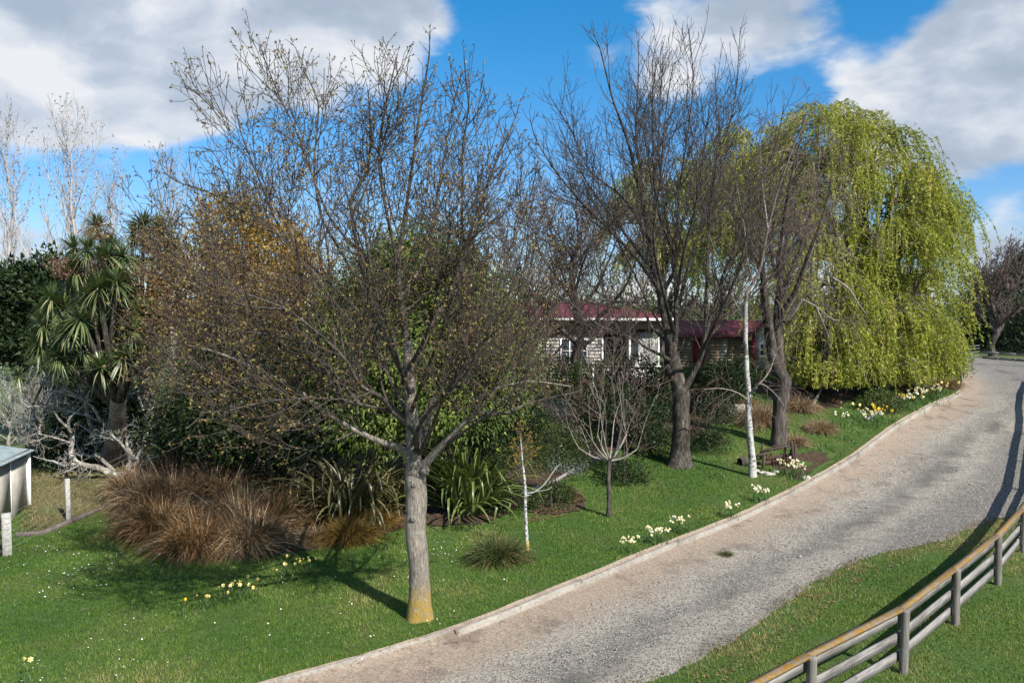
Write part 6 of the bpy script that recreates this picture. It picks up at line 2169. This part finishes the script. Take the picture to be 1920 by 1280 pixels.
def house():
    D = 42.0
    a = pt(985, 690, D); zb = tz(a.x, D) - .15
    o = Vector((a.x - 5.0, D + .1, zb))
    F = Frame(o, math.radians(-1.5))
    H = thing('house', 'white weatherboard house with a low red iron roof behind the trees', 'house', tuple(o))
    W = 12.1; E = 3.55                   # length along front, eave height
    # main walls: lapped boards joined into one wall, body behind
    g = Geo(); F.box(g, 0, W - 3.1, .012, 8, 0, E - .02); F.box(g, W - 3.1, W, 2.0, 8, 0, E - .021)
    g.obj('wall', M['wall_white'], H)
    bh = .18
    for i in range(int((E - .95) / bh)):
        z0 = i * bh
        g = Geo()
        P = [F.p(0, .0, z0 + .006), F.p(W - 3.1, .0, z0 + .006), F.p(W - 3.1, .0, z0 + bh - .004), F.p(0, .0, z0 + bh - .004), F.p(0, .022, z0 + .006), F.p(W - 3.1, .022, z0 + .006)]
        g.add([tuple(p) for p in P], Q=[[0, 1, 2, 3], [0, 4, 5, 1]])
        g.obj('weatherboard', M['wall_white'], H)
    g = Geo(); F.box(g, -.02, W - 3.1, -.03, .06, E - .95, E - .03); F.box(g, W - 3.1, W + .05, -.02, .08, E - .55, E - .03)
    g.obj('frieze', M['frieze'], H)
    g = Geo(); F.box(g, -.6, W + .6, -.6, .3, E - .03, E + .02); g.obj('soffit', M['frieze'], H)
    # roof: hipped corrugated iron
    g = Geo()
    rise = .85; ry = 4.3
    P = {k: F.p(*v) for k, v in dict(a=(-.6, -.65, E + .05), b=(W + .6, -.65, E + .05), c=(W + .6, 8.6, E + .05), d=(-.6, 8.6, E + .05), r0=(3.4, ry, E + rise), r1=(W - 3.6, ry, E + rise)).items()}
    def slope(A, B, C2, D2, n):
        V = []; Q = []
        for i in range(n + 1):
            t = i / n
            up = Vector((0, 0, .022 * math.sin(i * math.pi / 2)))
            V += [tuple(A.lerp(B, t) + up), tuple(D2.lerp(C2, t) + up)]
        Q = [[2 * i, 2 * i + 2, 2 * i + 3, 2 * i + 1] for i in range(n)]
        g.add(V, Q=Q)
    slope(P['a'], P['b'], P['r1'], P['r0'], 200); slope(P['c'], P['d'], P['r0'], P['r1'], 60)
    slope(P['b'], P['c'], P['r1'], P['r1'], 90); slope(P['d'], P['a'], P['r0'], P['r0'], 90)
    rf = g.obj('roof', M['roof_red'], H)
    g = Geo(); beam(g, P['r0'] + Vector((0, 0, .03)), P['r1'] + Vector((0, 0, .03)), .3, .06); beam(g, P['r1'] + Vector((0, 0, .04)), P['b'] + Vector((0, 0, .04)), .22, .05)
    beam(g, P['r0'] + Vector((0, 0, .04)), P['a'] + Vector((0, 0, .04)), .22, .05); g.obj('ridge_cap', M['roof_red'], rf)
    g = Geo(); F.box(g, 5.3, 5.8, 3.2, 3.7, E + .4, E + 1.35); F.box(g, 5.25, 5.85, 3.15, 3.75, E + 1.35, E + 1.43)
    g.obj('chimney', M['wall_white'], rf)
    g = Geo(); F.box(g, -.62, W + .62, -.78, -.655, E - .08, E + .05); g.obj('gutter', M['paint_white'], H)
    # windows
    window(F, H, 6.85, 8.3, 1.2, 2.5, -.02, 3, 2)
    window(F, H, 2.0, 3.6, 1.2, 2.5, -.02, 3, 2)
    # porch at the right: posts, recess with its shade painted dark, door, lattice, half wall
    for x in (W - 3.05, W - 1.6, W - .08):
        g = Geo(); F.box(g, x, x + .1, .0, .1, .1, E - .56); g.obj('porch_post', M['paint_white'], H)
    g = Geo(); F.box(g, W - 2.95, W + .02, -.02, .06, .0, 1.0); g.obj('porch_wall', M['wall_white'], H)
    g = Geo(); F.box(g, W - 3.0, W + .1, -.1, .12, 1.0, 1.06); g.obj('porch_rail', M['paint_white'], H)
    window(F, H, W - 2.7, W - 1.7, 1.1, 2.5, 1.97, 2, 2)
    g = Geo(); F.box(g, W - 1.5, W - .6, 1.94, 1.985, .1, 2.2); d = g.obj('door', M['paint_white'], H)
    g = Geo(); F.box(g, W - .75, W - .69, 1.90, 1.937, 1.05, 1.1); g.obj('handle', M['wire'], d)
    g = Geo()
    for i in range(14):
        for sgn in (1, -1):
            x = W - 1.1 + i * .09; z0 = 1.08
            pa = F.p(W - 1.1, .03 + .012 * sgn, z0 + i * .12 if sgn < 0 else 2.7 - i * .12)
            pb = F.p(W - .1, .03 + .012 * sgn, z0 + i * .12 + (1.0 if sgn > 0 else -1.0) * (1 if sgn < 0 else -1) * .0)
            za, zb2 = (1.08 + i * .13 - .6, 1.08 + i * .13 + .5) if sgn > 0 else (1.08 + i * .13 + .5, 1.08 + i * .13 - .6)
            def clampseg(za, zb2):
                xa, xb = W - 1.1, W - .1
                lo, hi = 1.08, 2.85
                t0, t1 = 0.0, 1.0
                dz = zb2 - za
                for lim, s in ((lo, 1), (hi, -1)):
                    fa, fb = s * (za - lim), s * (zb2 - lim)
                    if fa < 0 and fb < 0: return None
                    if fa < 0: t0 = max(t0, fa / (fa - fb))
                    if fb < 0: t1 = min(t1, fa / (fa - fb))
                if t1 - t0 < .05: return None
                return (xa + (xb - xa) * t0, za + dz * t0, xa + (xb - xa) * t1, za + dz * t1)
            sgm = clampseg(za, zb2)
            if sgm: beam(g, F.p(sgm[0], .03 + .012 * sgn, sgm[1]), F.p(sgm[2], .03 + .012 * sgn, sgm[3]), .012, .03)
    g.obj('lattice', M['paint_white'], H)
    g = Geo(); F.box(g, W - 2.9, W - .02, 1.99, 2.0, .1, E - .6); g.obj('porch_shade_panel', M['porch_shade'], H)  # dark sheet over the white back wall, imitating porch shade
    # steps
    g = Geo()
    F.box(g, W - 4.6, W - 3.3, -.9, -.03, 0, .3); F.box(g, W - 4.7, W - 3.2, -1.3, -.9, 0, .15)
    g.obj('front_step', M['terracotta'], H)
    # pot and pale post in the garden before it
    return F


HF = house()


def garage():
    D = 50.0
    a = pt(1270, 690, D); zb = tz(a.x, D) - .1
    o = Vector((a.x, D, zb)); F = Frame(o, math.radians(-3))
    S = thing('garden_shed', 'red roofed shed with slatted timber front and white gable right of the house', 'shed', tuple(o))
    W = 5.3; E = 2.15
    g = Geo(); F.box(g, 0, W - .55, .08, 4, 0, E); g.obj('wall', M['shed_board'], S)
    x = 1.75; i = 0
    for k in range(0, 3):
        for j in range(10):
            mat = 'shed_board_pale' if k == 1 else 'shed_board'
            g = Geo(); F.box(g, x + k * .92 + .02, x + k * .92 + (.45 if k == 1 else .88), .0, .07, .15 + j * .19, .15 + j * .19 + .165, tint=random.random())
            g.obj('slat', M[mat], S)
    for k in range(2):
        for j in range(10):
            g = Geo(); F.box(g, 1.75 + .92 + .47 + k * .0, 1.75 + .92 + .90, .0, .07, .15 + j * .19, .15 + j * .19 + .165)
            if k == 0: g.obj('slat', M['shed_board'], S)
    g = Geo(); F.box(g, 1.0, 1.7, .0, .07, .05, 1.95); d = g.obj('door', M['red_paint'], S)
    g = Geo(); F.box(g, 1.56, 1.62, -.03, -.002, .95, 1.1); g.obj('handle', M['wire'], d)
    for j in range(10):
        g = Geo(); F.box(g, .03, .95, .0, .07, .15 + j * .19, .15 + j * .19 + .165); g.obj('slat', M['shed_board'], S)
    g = Geo(); corrugated(F, g, -.25, W - .35, -.35, E - .05, 2.1, E + .95, .2); corrugated(F, g, -.25, W - .35, 4.4, E - .05, 2.1, E + .95, .2); g.obj('roof', M['roof_red'], S)
    # white gable wing at the right end
    g = Geo()
    P = [F.p(W - .55, -.3, 0), F.p(W + .55, -.3, 0), F.p(W + .55, -.3, E - .05), F.p(W, -.3, E + .8), F.p(W - .55, -.3, E - .05)]
    Pb = [q + rotz(Vector((0, 3.5, 0)), F.a) for q in P]
    g.add([tuple(q) for q in P + Pb], Q=[[0, 5, 6, 1], [1, 6, 7, 2], [4, 9, 5, 0]], T=[[0, 1, 2], [0, 2, 4], [4, 2, 3]])
    g.obj('gable_wall', M['wall_white'], S)
    g = Geo(); 
    for s in (-1, 1):
        a1 = F.p(W + s * .68, -.42, E - .16); a2 = F.p(W, -.42, E + .92)
        b1 = F.p(W + s * .68, 3.4, E - .16); b2 = F.p(W, 3.4, E + .92)
        V = [a1, a2, b2, b1] + [q + Vector((0, 0, .06)) for q in (a1, a2, b2, b1)]
        g.add([tuple(q) for q in V], Q=[[0, 1, 2, 3], [4, 5, 6, 7], [0, 1, 5, 4], [3, 2, 6, 7], [0, 3, 7, 4]])
    g.obj('gable_roof', M['roof_red'], S)
    window(F, S, W - .28, W + .28, .9, 1.7, -.33, 2, 2)
    g = Geo(); F.box(g, W - .72, W - .56, -.45, -.29, 0, E - .1); g.obj('corner_post', M['red_paint'], S)


garage()

# ------------------------------------------------------------------ low shed at the left edge
def left_shed():
    # wall runs from the left foreground back to its far corner
    near = at(-60, 1035); farc = at(50, 948)
    far_top = pt(52, 848, farc.y)
    Hh = far_top.z - farc.z
    u = Vector((farc.x - near.x, farc.y - near.y, 0)); L = u.length; u.normalize()
    n = Vector((u.y, -u.x, 0))            # towards the lawn
    S = thing('farm_shed', 'low shed with pale fibre board wall and rusty blue-grey iron roof at left edge', 'shed', tuple(farc))
    zb = min(near.z, farc.z) - .1
    def P(a, b, z): return farc - u * a - n * b + Vector((0, 0, z - farc.z))
    ztop = farc.z + Hh
    W = 3.2; fall = .55
    g = Geo()
    V = [P(0, 0, zb), P(L, 0, zb), P(L, 0, ztop), P(0, 0, ztop), P(0, W, zb), P(L, W, zb), P(L, W, ztop + fall), P(0, W, ztop + fall)]
    g.add([tuple(v) for v in V], Q=[[0, 1, 2, 3], [4, 7, 6, 5], [0, 3, 7, 4], [1, 5, 6, 2]]); g.obj('wall', M['shed_wall'], S)
    # cladding sheets with cover strips
    k = 0; w = 1.15
    while k * w < L - .2:
        a0, a1 = k * w + .02, min(L, (k + 1) * w - .02)
        g = Geo(); beam(g, P((a0 + a1) / 2, -.012, zb + .1), P((a0 + a1) / 2, -.012, ztop - .02), a1 - a0, .02, roll_up=tuple(n)) 
        g.obj('wall_sheet', M['shed_wall'], S)
        g = Geo(); beam(g, P(k * w + w, -.03, zb + .05), P(k * w + w, -.03, ztop - .03), .05, .02, roll_up=tuple(n)); g.obj('cover_strip', M['paint_white'], S)
        k += 1
    g = Geo(); beam(g, P(-.05, -.06, zb), P(-.05, -.06, ztop - .02), .11, .11, roll_up=tuple(n)); g.obj('corner_board', M['paint_white'], S)
    g = Geo(); beam(g, P(-.15, -.08, ztop + .02), P(L, -.08, ztop + .02), .05, .14); g.obj('fascia', M['rail'], S)
    # corrugated roof sheets running across the shed
    m = int((L + .3) / .76)
    for i in range(m):
        g = Geo()
        nn = 24; V = []
        for (b, z) in ((-.22, ztop + .08 - .04), (W + .2, ztop + fall + .12)):
            for q in range(nn + 1):
                a = -.15 + i * .76 + .76 * q / nn
                V.append(tuple(P(a, b, z + .018 * math.sin(q / nn * 2 * math.pi * 6) + (.004 if i % 2 else 0))))
        Q = [[q, q + 1, nn + 2 + q, nn + 1 + q] for q in range(nn)]
        g.add(V, Q=Q); g.obj('roof_sheet', M['roof_blue'], S)


left_shed()

# ------------------------------------------------------------------ post and rail fence, right foreground
def rail_fence():
    tops = [(1523, 1240, 1.12), (1693, 1148, 1.12), (1800, 1073, 1.08), (1876, 1008, 1.12)]
    fp = [(2.2, 9.75), (4.35, 11.43), (6.6, 13.2), (8.67, 15.3), (10.8, 17.4), (12.85, 19.7), (14.9, 22.2), (17.1, 25.1), (19.3, 28.3), (21.6, 31.6), (24.0, 35.2), (26.3, 38.6), (28.8, 42.0)]
    R = thing('post_and_rail_fence', 'grey timber post and rail fence capped with yellow lichen beside the drive', 'fence', (fp[2][0], fp[2][1], tz(*fp[2])))
    C = catmull(fp, 8)
    idx = [i * 8 for i in range(len(fp))]
    fp3 = [np.array([x, y, tz(x, y)]) for x, y in fp]
    for i, p in enumerate(fp3):
        a = fp3[max(0, i - 1)]; b_ = fp3[min(len(fp3) - 1, i + 1)]
        u = b_ - a; u[2] = 0; u /= np.linalg.norm(u); nrm = np.array([u[1], -u[0], 0])    # paddock side
        g = Geo()
        # slightly tapering, rounded weathered post
        lean = np.array([random.gauss(0, .012), random.gauss(0, .012), 0])
        q0 = p + nrm * .085 - np.array([0, 0, .15]); q1 = p + nrm * .085 + lean + np.array([0, 0, 1.07])
        bark_tube(g, [Vector(q0), Vector(q0 + (q1 - q0) * .5), Vector(q1), Vector(q1 + [0, 0, .008])], [.078, .074, .070, .045], 10, .05, 7, 3, cap=True)
        g.obj('post', M['post'], R, smooth=False)
    # boards: 2-span boards lapping on the posts
    for i in range(len(fp3) - 1):
        p, q = fp3[i], fp3[i + 1]
        u = q - p; ul = np.linalg.norm(u); u = u / ul
        nrm = np.array([u[1], -u[0], 0]); nrm /= np.linalg.norm(nrm)
        gap = .006
        for h in (.53, .19):
            e0 = random.uniform(-.012, .012); e1 = random.uniform(-.012, .012)
            a = p + u * gap - nrm * .012 + np.array([0, 0, h + .07 + e0]); b_ = q - u * gap - nrm * .012 + np.array([0, 0, h + .07 + e1])
            beam_obj('rail', M['rail'], R, a, b_, .040, .168, random.random(), .004)
        a = p + u * gap + nrm * .03 + np.array([0, 0, 1.10]); b_ = q - u * gap + nrm * .03 + np.array([0, 0, 1.10])
        beam_obj('cap_rail', M['cap'], R, a, b_, .135, .042, random.random(), .005)
        a = p + u * gap - nrm * .012 + np.array([0, 0, .955]); b_ = q - u * gap - nrm * .012 + np.array([0, 0, .955])
        beam_obj('rail', M['rail'], R, a, b_, .040, .165, random.random(), .004)


rail_fence()

# ------------------------------------------------------------------ wire fence, gate post and retaining board at left
def wire_fence():
    A = at(14, 1040); B = at(128, 977); C2 = at(300, 880)
    topA = pt(12, 962, A.y).z; topB = pt(126, 897, B.y).z
    R = thing('wire_fence', 'strained wire fence on a square grey concrete post and a slim pale post', 'fence', tuple(A))
    g = Geo(); beam(g, A - Vector((0, 0, .2)), Vector((A.x, A.y, topA)), .20, .20, roll_up=(.8, .5, 0), bev=.015); g.obj('corner_post', M['concrete'], R)
    g = Geo(); beam(g, B - Vector((0, 0, .2)), Vector((B.x, B.y, topB)), .115, .115, roll_up=(.7, .6, 0), bev=.012); g.obj('post', M['concrete'], R)
    E = C2 + Vector((0, 0, 0)); hB = topB - B.z
    for k in range(7):
        f = .12 + .80 * k / 6
        pa = A + Vector((0, 0, (topA - A.z) * f)); pb = B + Vector((0, 0, hB * f)); pc = E + Vector((0, 0, hB * f))
        g = Geo(); tubes(g, [([pa, pa.lerp(pb, .5) - Vector((0, 0, .01)), pb, pb.lerp(pc, .5) - Vector((0, 0, .02)), pc], [.0042] * 5)], 4)
        g.obj('wire', M['wire'], R)
        # wires wrapped round the corner post
        g = Geo(); tubes(g, [([pa + Vector((.10, -.11, 0)), pa + Vector((-.11, -.10, 0)), pa + Vector((-.10, .11, 0)), pa + Vector((.11, .10, 0)), pa + Vector((.10, -.11, 0))], [.003] * 5)], 3)
        g.obj('wire_wrap', M['wire'], R)
    # board that holds up the bank under the wires
    bb = thing('bank_board', 'dark timber board holding the bank below the wire fence', 'board', tuple(B))
    pts = [at(30, 1006), at(80, 1003), at(220, 943)]
    for a, b_ in zip(pts[:-1], pts[1:]):
        g = Geo(); beam(g, a + Vector((0, 0, .04)), b_ + Vector((0, 0, .04)), .05, .17, bev=.005); g.obj('plank', M['board'], bb)
    # old gate at the left edge
    G = thing('timber_gate', 'old dark timber gate cut by the left edge of the view', 'gate', tuple(at(-40, 1060)))
    a0 = at(3, 1043); b0 = at(-110, 1090)
    for k in range(5):
        g = Geo(); z = .12 + k * .2
        beam(g, a0 + Vector((0, 0, z)), b0 + Vector((0, 0, z)), .03, .11, tint=random.random(), bev=.004); g.obj('gate_board', M['oldwood'], G)
    for t in (.03, .5, .97):
        p = a0.lerp(b0, t); g = Geo(); beam(g, p + Vector((.03, -.03, .03)), p + Vector((.03, -.03, 1.05)), .09, .035, bev=.004); g.obj('stile', M['oldwood'], G)


wire_fence()

# ------------------------------------------------------------------ fence, picket fence and gate at the far end
def far_fences():
    zz = lambda p: Vector((p.x, p.y, tz(p.x, p.y)))
    A = zz(tb(1840, 690, 56)); B = zz(tb(2010, 690, 50))
    R = thing('rail_fence', 'low dark timber rail fence in shade at the far bend of the drive', 'fence', tuple(A))
    n = 5
    for k in range(n + 1):
        p = A.lerp(B, k / n); p = zz(p)
        g = Geo(); beam(g, p - Vector((0, 0, .2)), p + Vector((0, 0, 1.0)), .16, .16, bev=.01); g.obj('post', M['post'], R)
        if k < n:
            q = zz(A.lerp(B, (k + 1) / n))
            for h in (.35, .72):
                g = Geo(); beam(g, p + Vector((0, -.1, h)), q + Vector((0, -.1, h)), .04, .16); g.obj('rail', M['post'], R)
    G0 = zz(tb(1812, 690, 54)); G1 = zz(tb(1838, 690, 56))
    G = thing('farm_gate', 'dark field gate standing open under the willow edge at the bend', 'gate', tuple(G0))
    g = Geo(); beam(g, G0 - Vector((0, 0, .2)), G0 + Vector((0, 0, 1.5)), .2, .2, bev=.01); g.obj('gate_post', M['oldwood'], G)
    for h in (.25, .5, .75, 1.0, 1.2):
        g = Geo(); tubes(g, [([G0 + Vector((.1, 0, h)), G1 + Vector((-.1, 0, h))], [.025, .025])], 6); g.obj('bar', M['wire'], G)
    # white pickets beyond
    A = zz(tb(1838, 670, 72)); B = zz(tb(2020, 670, 66))
    K = thing('picket_fence', 'white picket fence in shade beyond the bend of the drive', 'fence', tuple(A))
    L = (B - A).length; m = int(L / .17)
    me = None
    ang = math.atan2(B.y - A.y, B.x - A.x)
    g = Geo(); box(g, (0, 0, .55), (.085, .022, 1.1)); g.add([[-.0425, -.011, 1.1], [.0425, -.011, 1.1], [0, -.011, 1.17], [-.0425, .011, 1.1], [.0425, .011, 1.1], [0, .011, 1.17]], T=[[0, 1, 2], [3, 5, 4]], Q=[[0, 2, 5, 3], [1, 4, 5, 2]])
    me = g.mesh('picket', M['paint_white'])
    for i in range(m):
        p = zz(A.lerp(B, i / m)); o = link('picket', me, K); o.location = p - A; o.rotation_euler = (0, 0, ang)
    for h in (.3, .85):
        g = Geo(); beam(g, A + Vector((0, .035, h)), B + Vector((0, .035, h + tz(B.x, B.y) * 0)), .04, .07); g.obj('rail', M['paint_white'], K)


far_fences()

# ------------------------------------------------------------------ garden odds and ends
def rock(label, base, r, mat, seed, squash=.6, name='rock'):
    g = Geo()
    n1, n2 = 8, 12
    V = []
    for i in range(n1 + 1):
        th = math.pi * i / n1
        for j in range(n2):
            ph = 2 * math.pi * j / n2
            d = Vector((math.sin(th) * math.cos(ph), math.sin(th) * math.sin(ph), math.cos(th)))
            f = 1 + .35 * noise.noise(d * 1.6 + Vector((seed, 0, 0))) + .15 * noise.noise(d * 4 + Vector((0, seed, 0)))
            V.append((base.x + d.x * r * f * 1.25, base.y + d.y * r * f, base.z + r * squash * .5 + d.z * r * f * squash))
    Q = [[i * n2 + j, i * n2 + (j + 1) % n2, (i + 1) * n2 + (j + 1) % n2, (i + 1) * n2 + j] for i in range(n1) for j in range(n2)]
    g.add(V, Q=Q)
    return tag(g.obj(name, M[mat], loc=tuple(base)), label, 'rock')


rock('large pale boulder lying in the garden left of the birch', at(1387, 778), .55, 'rock', 2.3, .62)
for i, (px, py, r) in enumerate(((1430, 888, .12), (1442, 891, .16), (1455, 886, .10), (1418, 884, .11), (1512, 898, .14))):
    rock(['white stone at the foot of the birch, leftmost', 'flat white stone right of the birch foot', 'small white stone nearest the old seat', 'little white stone close against the birch', 'white stone by the kerb beside the narcissus'][i], at(px, py), r, 'rock', i * 1.7, .55)


def rustic_seat():
    c = at(1452, 872)
    R = thing('rustic_planter', 'collapsing old timber pen of dark posts and rails beside the birch', 'garden ruin', tuple(c))
    dep = c.y
    posts = [(1405, 870, 838, .3), (1425, 866, 826, .6), (1447, 868, 836, 0), (1468, 866, 835, -.1), (1480, 860, 830, .3), (1490, 868, 828, -.3), (1430, 880, 845, -.5), (1415, 880, 860, -.5)]
    for px, pb, ptop, dd in posts:
        a = pt(px, pb, dep + dd); a.z = tz(a.x, a.y) - .05; b_ = pt(px + random.uniform(-7, 7), ptop + random.uniform(-3, 9), dep + dd + random.uniform(-.15, .15))
        g = Geo(); beam(g, a, b_, .07, .06, bev=.006); g.obj('post', M['oldwood'], R)
    for (x0, y0, d0_, x1, y1, d1_) in ((1425, 846, .3, 1480, 836, .2), (1432, 862, 0, 1490, 850, -.2), (1402, 858, .3, 1440, 850, .0), (1448, 838, .6, 1474, 832, .5), (1400, 872, -.2, 1445, 866, -.5)):
        g = Geo(); beam(g, pt(x0, y0, dep + d0_), pt(x1, y1, dep + d1_), .05, .10, bev=.006); g.obj('rail', M['oldwood'], R)
    g = Geo()
    for i in range(9):
        a = pt(1434 + i * 5, 850, dep - .05 + .05 * random.random()); b_ = pt(1435 + i * 5, 866, dep - .1); b_.z = tz(b_.x, b_.y) + .02
        g = Geo(); beam(g, a, b_, .03, .025); g.obj('slat', M['rust'], R)
    P2 = at(1492, 878)
    g = Geo(); beam(g, P2 - Vector((0, 0, .1)), pt(1491, 832, P2.y), .09, .09, bev=.008)
    tag(g.obj('marker_post', M['oldwood'], loc=tuple(P2)), 'short dark red timber post standing right of the old seat', 'post')
    q = at(1400, 872); g = Geo(); bark_tube(g, [q + Vector((-.25, 0, .1)), q + Vector((.0, .1, .12)), q + Vector((.25, .2, .1))], [.16, .18, .15], 10, .1, 4, 3, cap=True)
    tag(g.obj('log', M['bark_dark'], loc=tuple(q)), 'dark short log lying left of the birch foot', 'log')


rustic_seat()


def wheel_mesh(r):
    g = Geo(); n = 28
    lines = []
    a = np.linspace(0, 2 * math.pi, n + 1)
    lines = [([(r * math.cos(t), 0, r * math.sin(t)) for t in a], [.045] * (n + 1))]
    tubes(g, lines, 6)
    rim = g.mesh('rim', M['rust'])
    g = Geo(); tubes(g, [([(0, 0, 0), (0, r * 0, 0), (0, 0, 0)], [.01] * 3)], 3) if False else None
    hub = Geo(); bark_tube(hub, [Vector((0, -.14, 0)), Vector((0, 0, 0)), Vector((0, .14, 0))], [.07, .11, .07], 10, 0, 1, 2, cap=True)
    sp = Geo(); beam(sp, (.0, 0, .08), (0, 0, r - .03), .05, .035)
    return rim, hub.mesh('hub', M['oldwood']), sp.mesh('spoke', M['oldwood'])


def wagon():
    c = at(1590, 772); c = Vector((c.x, c.y + 2.4, tz(c.x, c.y + 2.4)))
    W = thing('old_wagon', 'derelict horse wagon with spoked wheels half hidden under the willow', 'wagon', tuple(c))
    dep = c.y
    L = pt(1555, 760, dep); Rr = pt(1645, 735, dep + 3.2)
    rim, hub, sp = wheel_mesh(.62)
    spots = [(L.x, dep - .4, -.2), (L.x + .2, dep + 1.1, -.2), (Rr.x, dep + 2.0, -.35), (Rr.x - .1, dep + 3.4, -.35)]
    for x, y, a in spots:
        o = link('wheel', rim, W); o.location = Vector((x, y, tz(x, y) + .62)) - c; o.rotation_euler = (0, 0, a)
        h = link('hub', hub, o)
        for k in range(10):
            s = link('spoke', sp, o); s.rotation_euler = (0, k * math.pi / 5, 0)
    g = Geo(); a = Vector((spots[0][0], dep + .35, tz(L.x, dep) + .72)); b_ = Vector((spots[2][0], dep + 2.7, tz(Rr.x, dep + 2.7) + .72))
    for off in (-.45, -.15, .15, .45):
        u = (b_ - a).normalized(); nrm = Vector((-u.y, u.x, 0))
        g = Geo(); beam(g, a + nrm * off - u * .3, b_ + nrm * off + u * .3, .27, .05, bev=.005); g.obj('deck_board', M['oldwood'], W)
    for off in (-.62, .62):
        g = Geo(); beam(g, a + nrm * off + Vector((0, 0, .25)), b_ + nrm * off + Vector((0, 0, .25)), .05, .22, bev=.005); g.obj('side_board', M['rail'], W)
    for i in (0, 2):
        x0, y0, _ = spots[i]; x1, y1, _ = spots[i + 1]
        g = Geo(); beam(g, (x0, y0, tz(x0, y0) + .62), (x1, y1, tz(x1, y1) + .62), .1, .1); g.obj('axle', M['rust'], W)
    g = Geo(); beam(g, a - u * .2, at(1520, 775) + Vector((0, 0, .15)), .09, .09); g.obj('shaft', M['rail'], W)
    lg = at(1625, 790); lg2 = at(1655, 770)
    g = Geo(); beam(g, lg + Vector((0, 0, .08)), lg2 + Vector((0, 0, .12)), .12, .12, bev=.02)
    tag(g.obj('timber_baulk', M['rail'], loc=tuple(lg)), 'grey timber baulk lying in the bed by the clipped bush', 'timber')


wagon()
# low boards edging the inner bed
E = thing('bed_edging', 'low grey board edging the bed behind the small sedge', 'garden edging', tuple(at(1060, 900)))
for a, b_ in (((960, 935), (1040, 905)), ((1042, 904), (1090, 876)), ((1091, 875), (1125, 858))):
    g = Geo(); beam(g, at(*a) + Vector((0, 0, .05)), at(*b_) + Vector((0, 0, .05)), .05, .16, bev=.005); g.obj('board', M['rail'], E)
p = at(1112, 775); g = Geo(); beam(g, p - Vector((0, 0, .1)), pt(1112, 690, p.y), .06, .06); 
tag(g.obj('white_post', M['paint_white'], loc=tuple(p)), 'slim white post standing in the shrubs before the house steps', 'post')
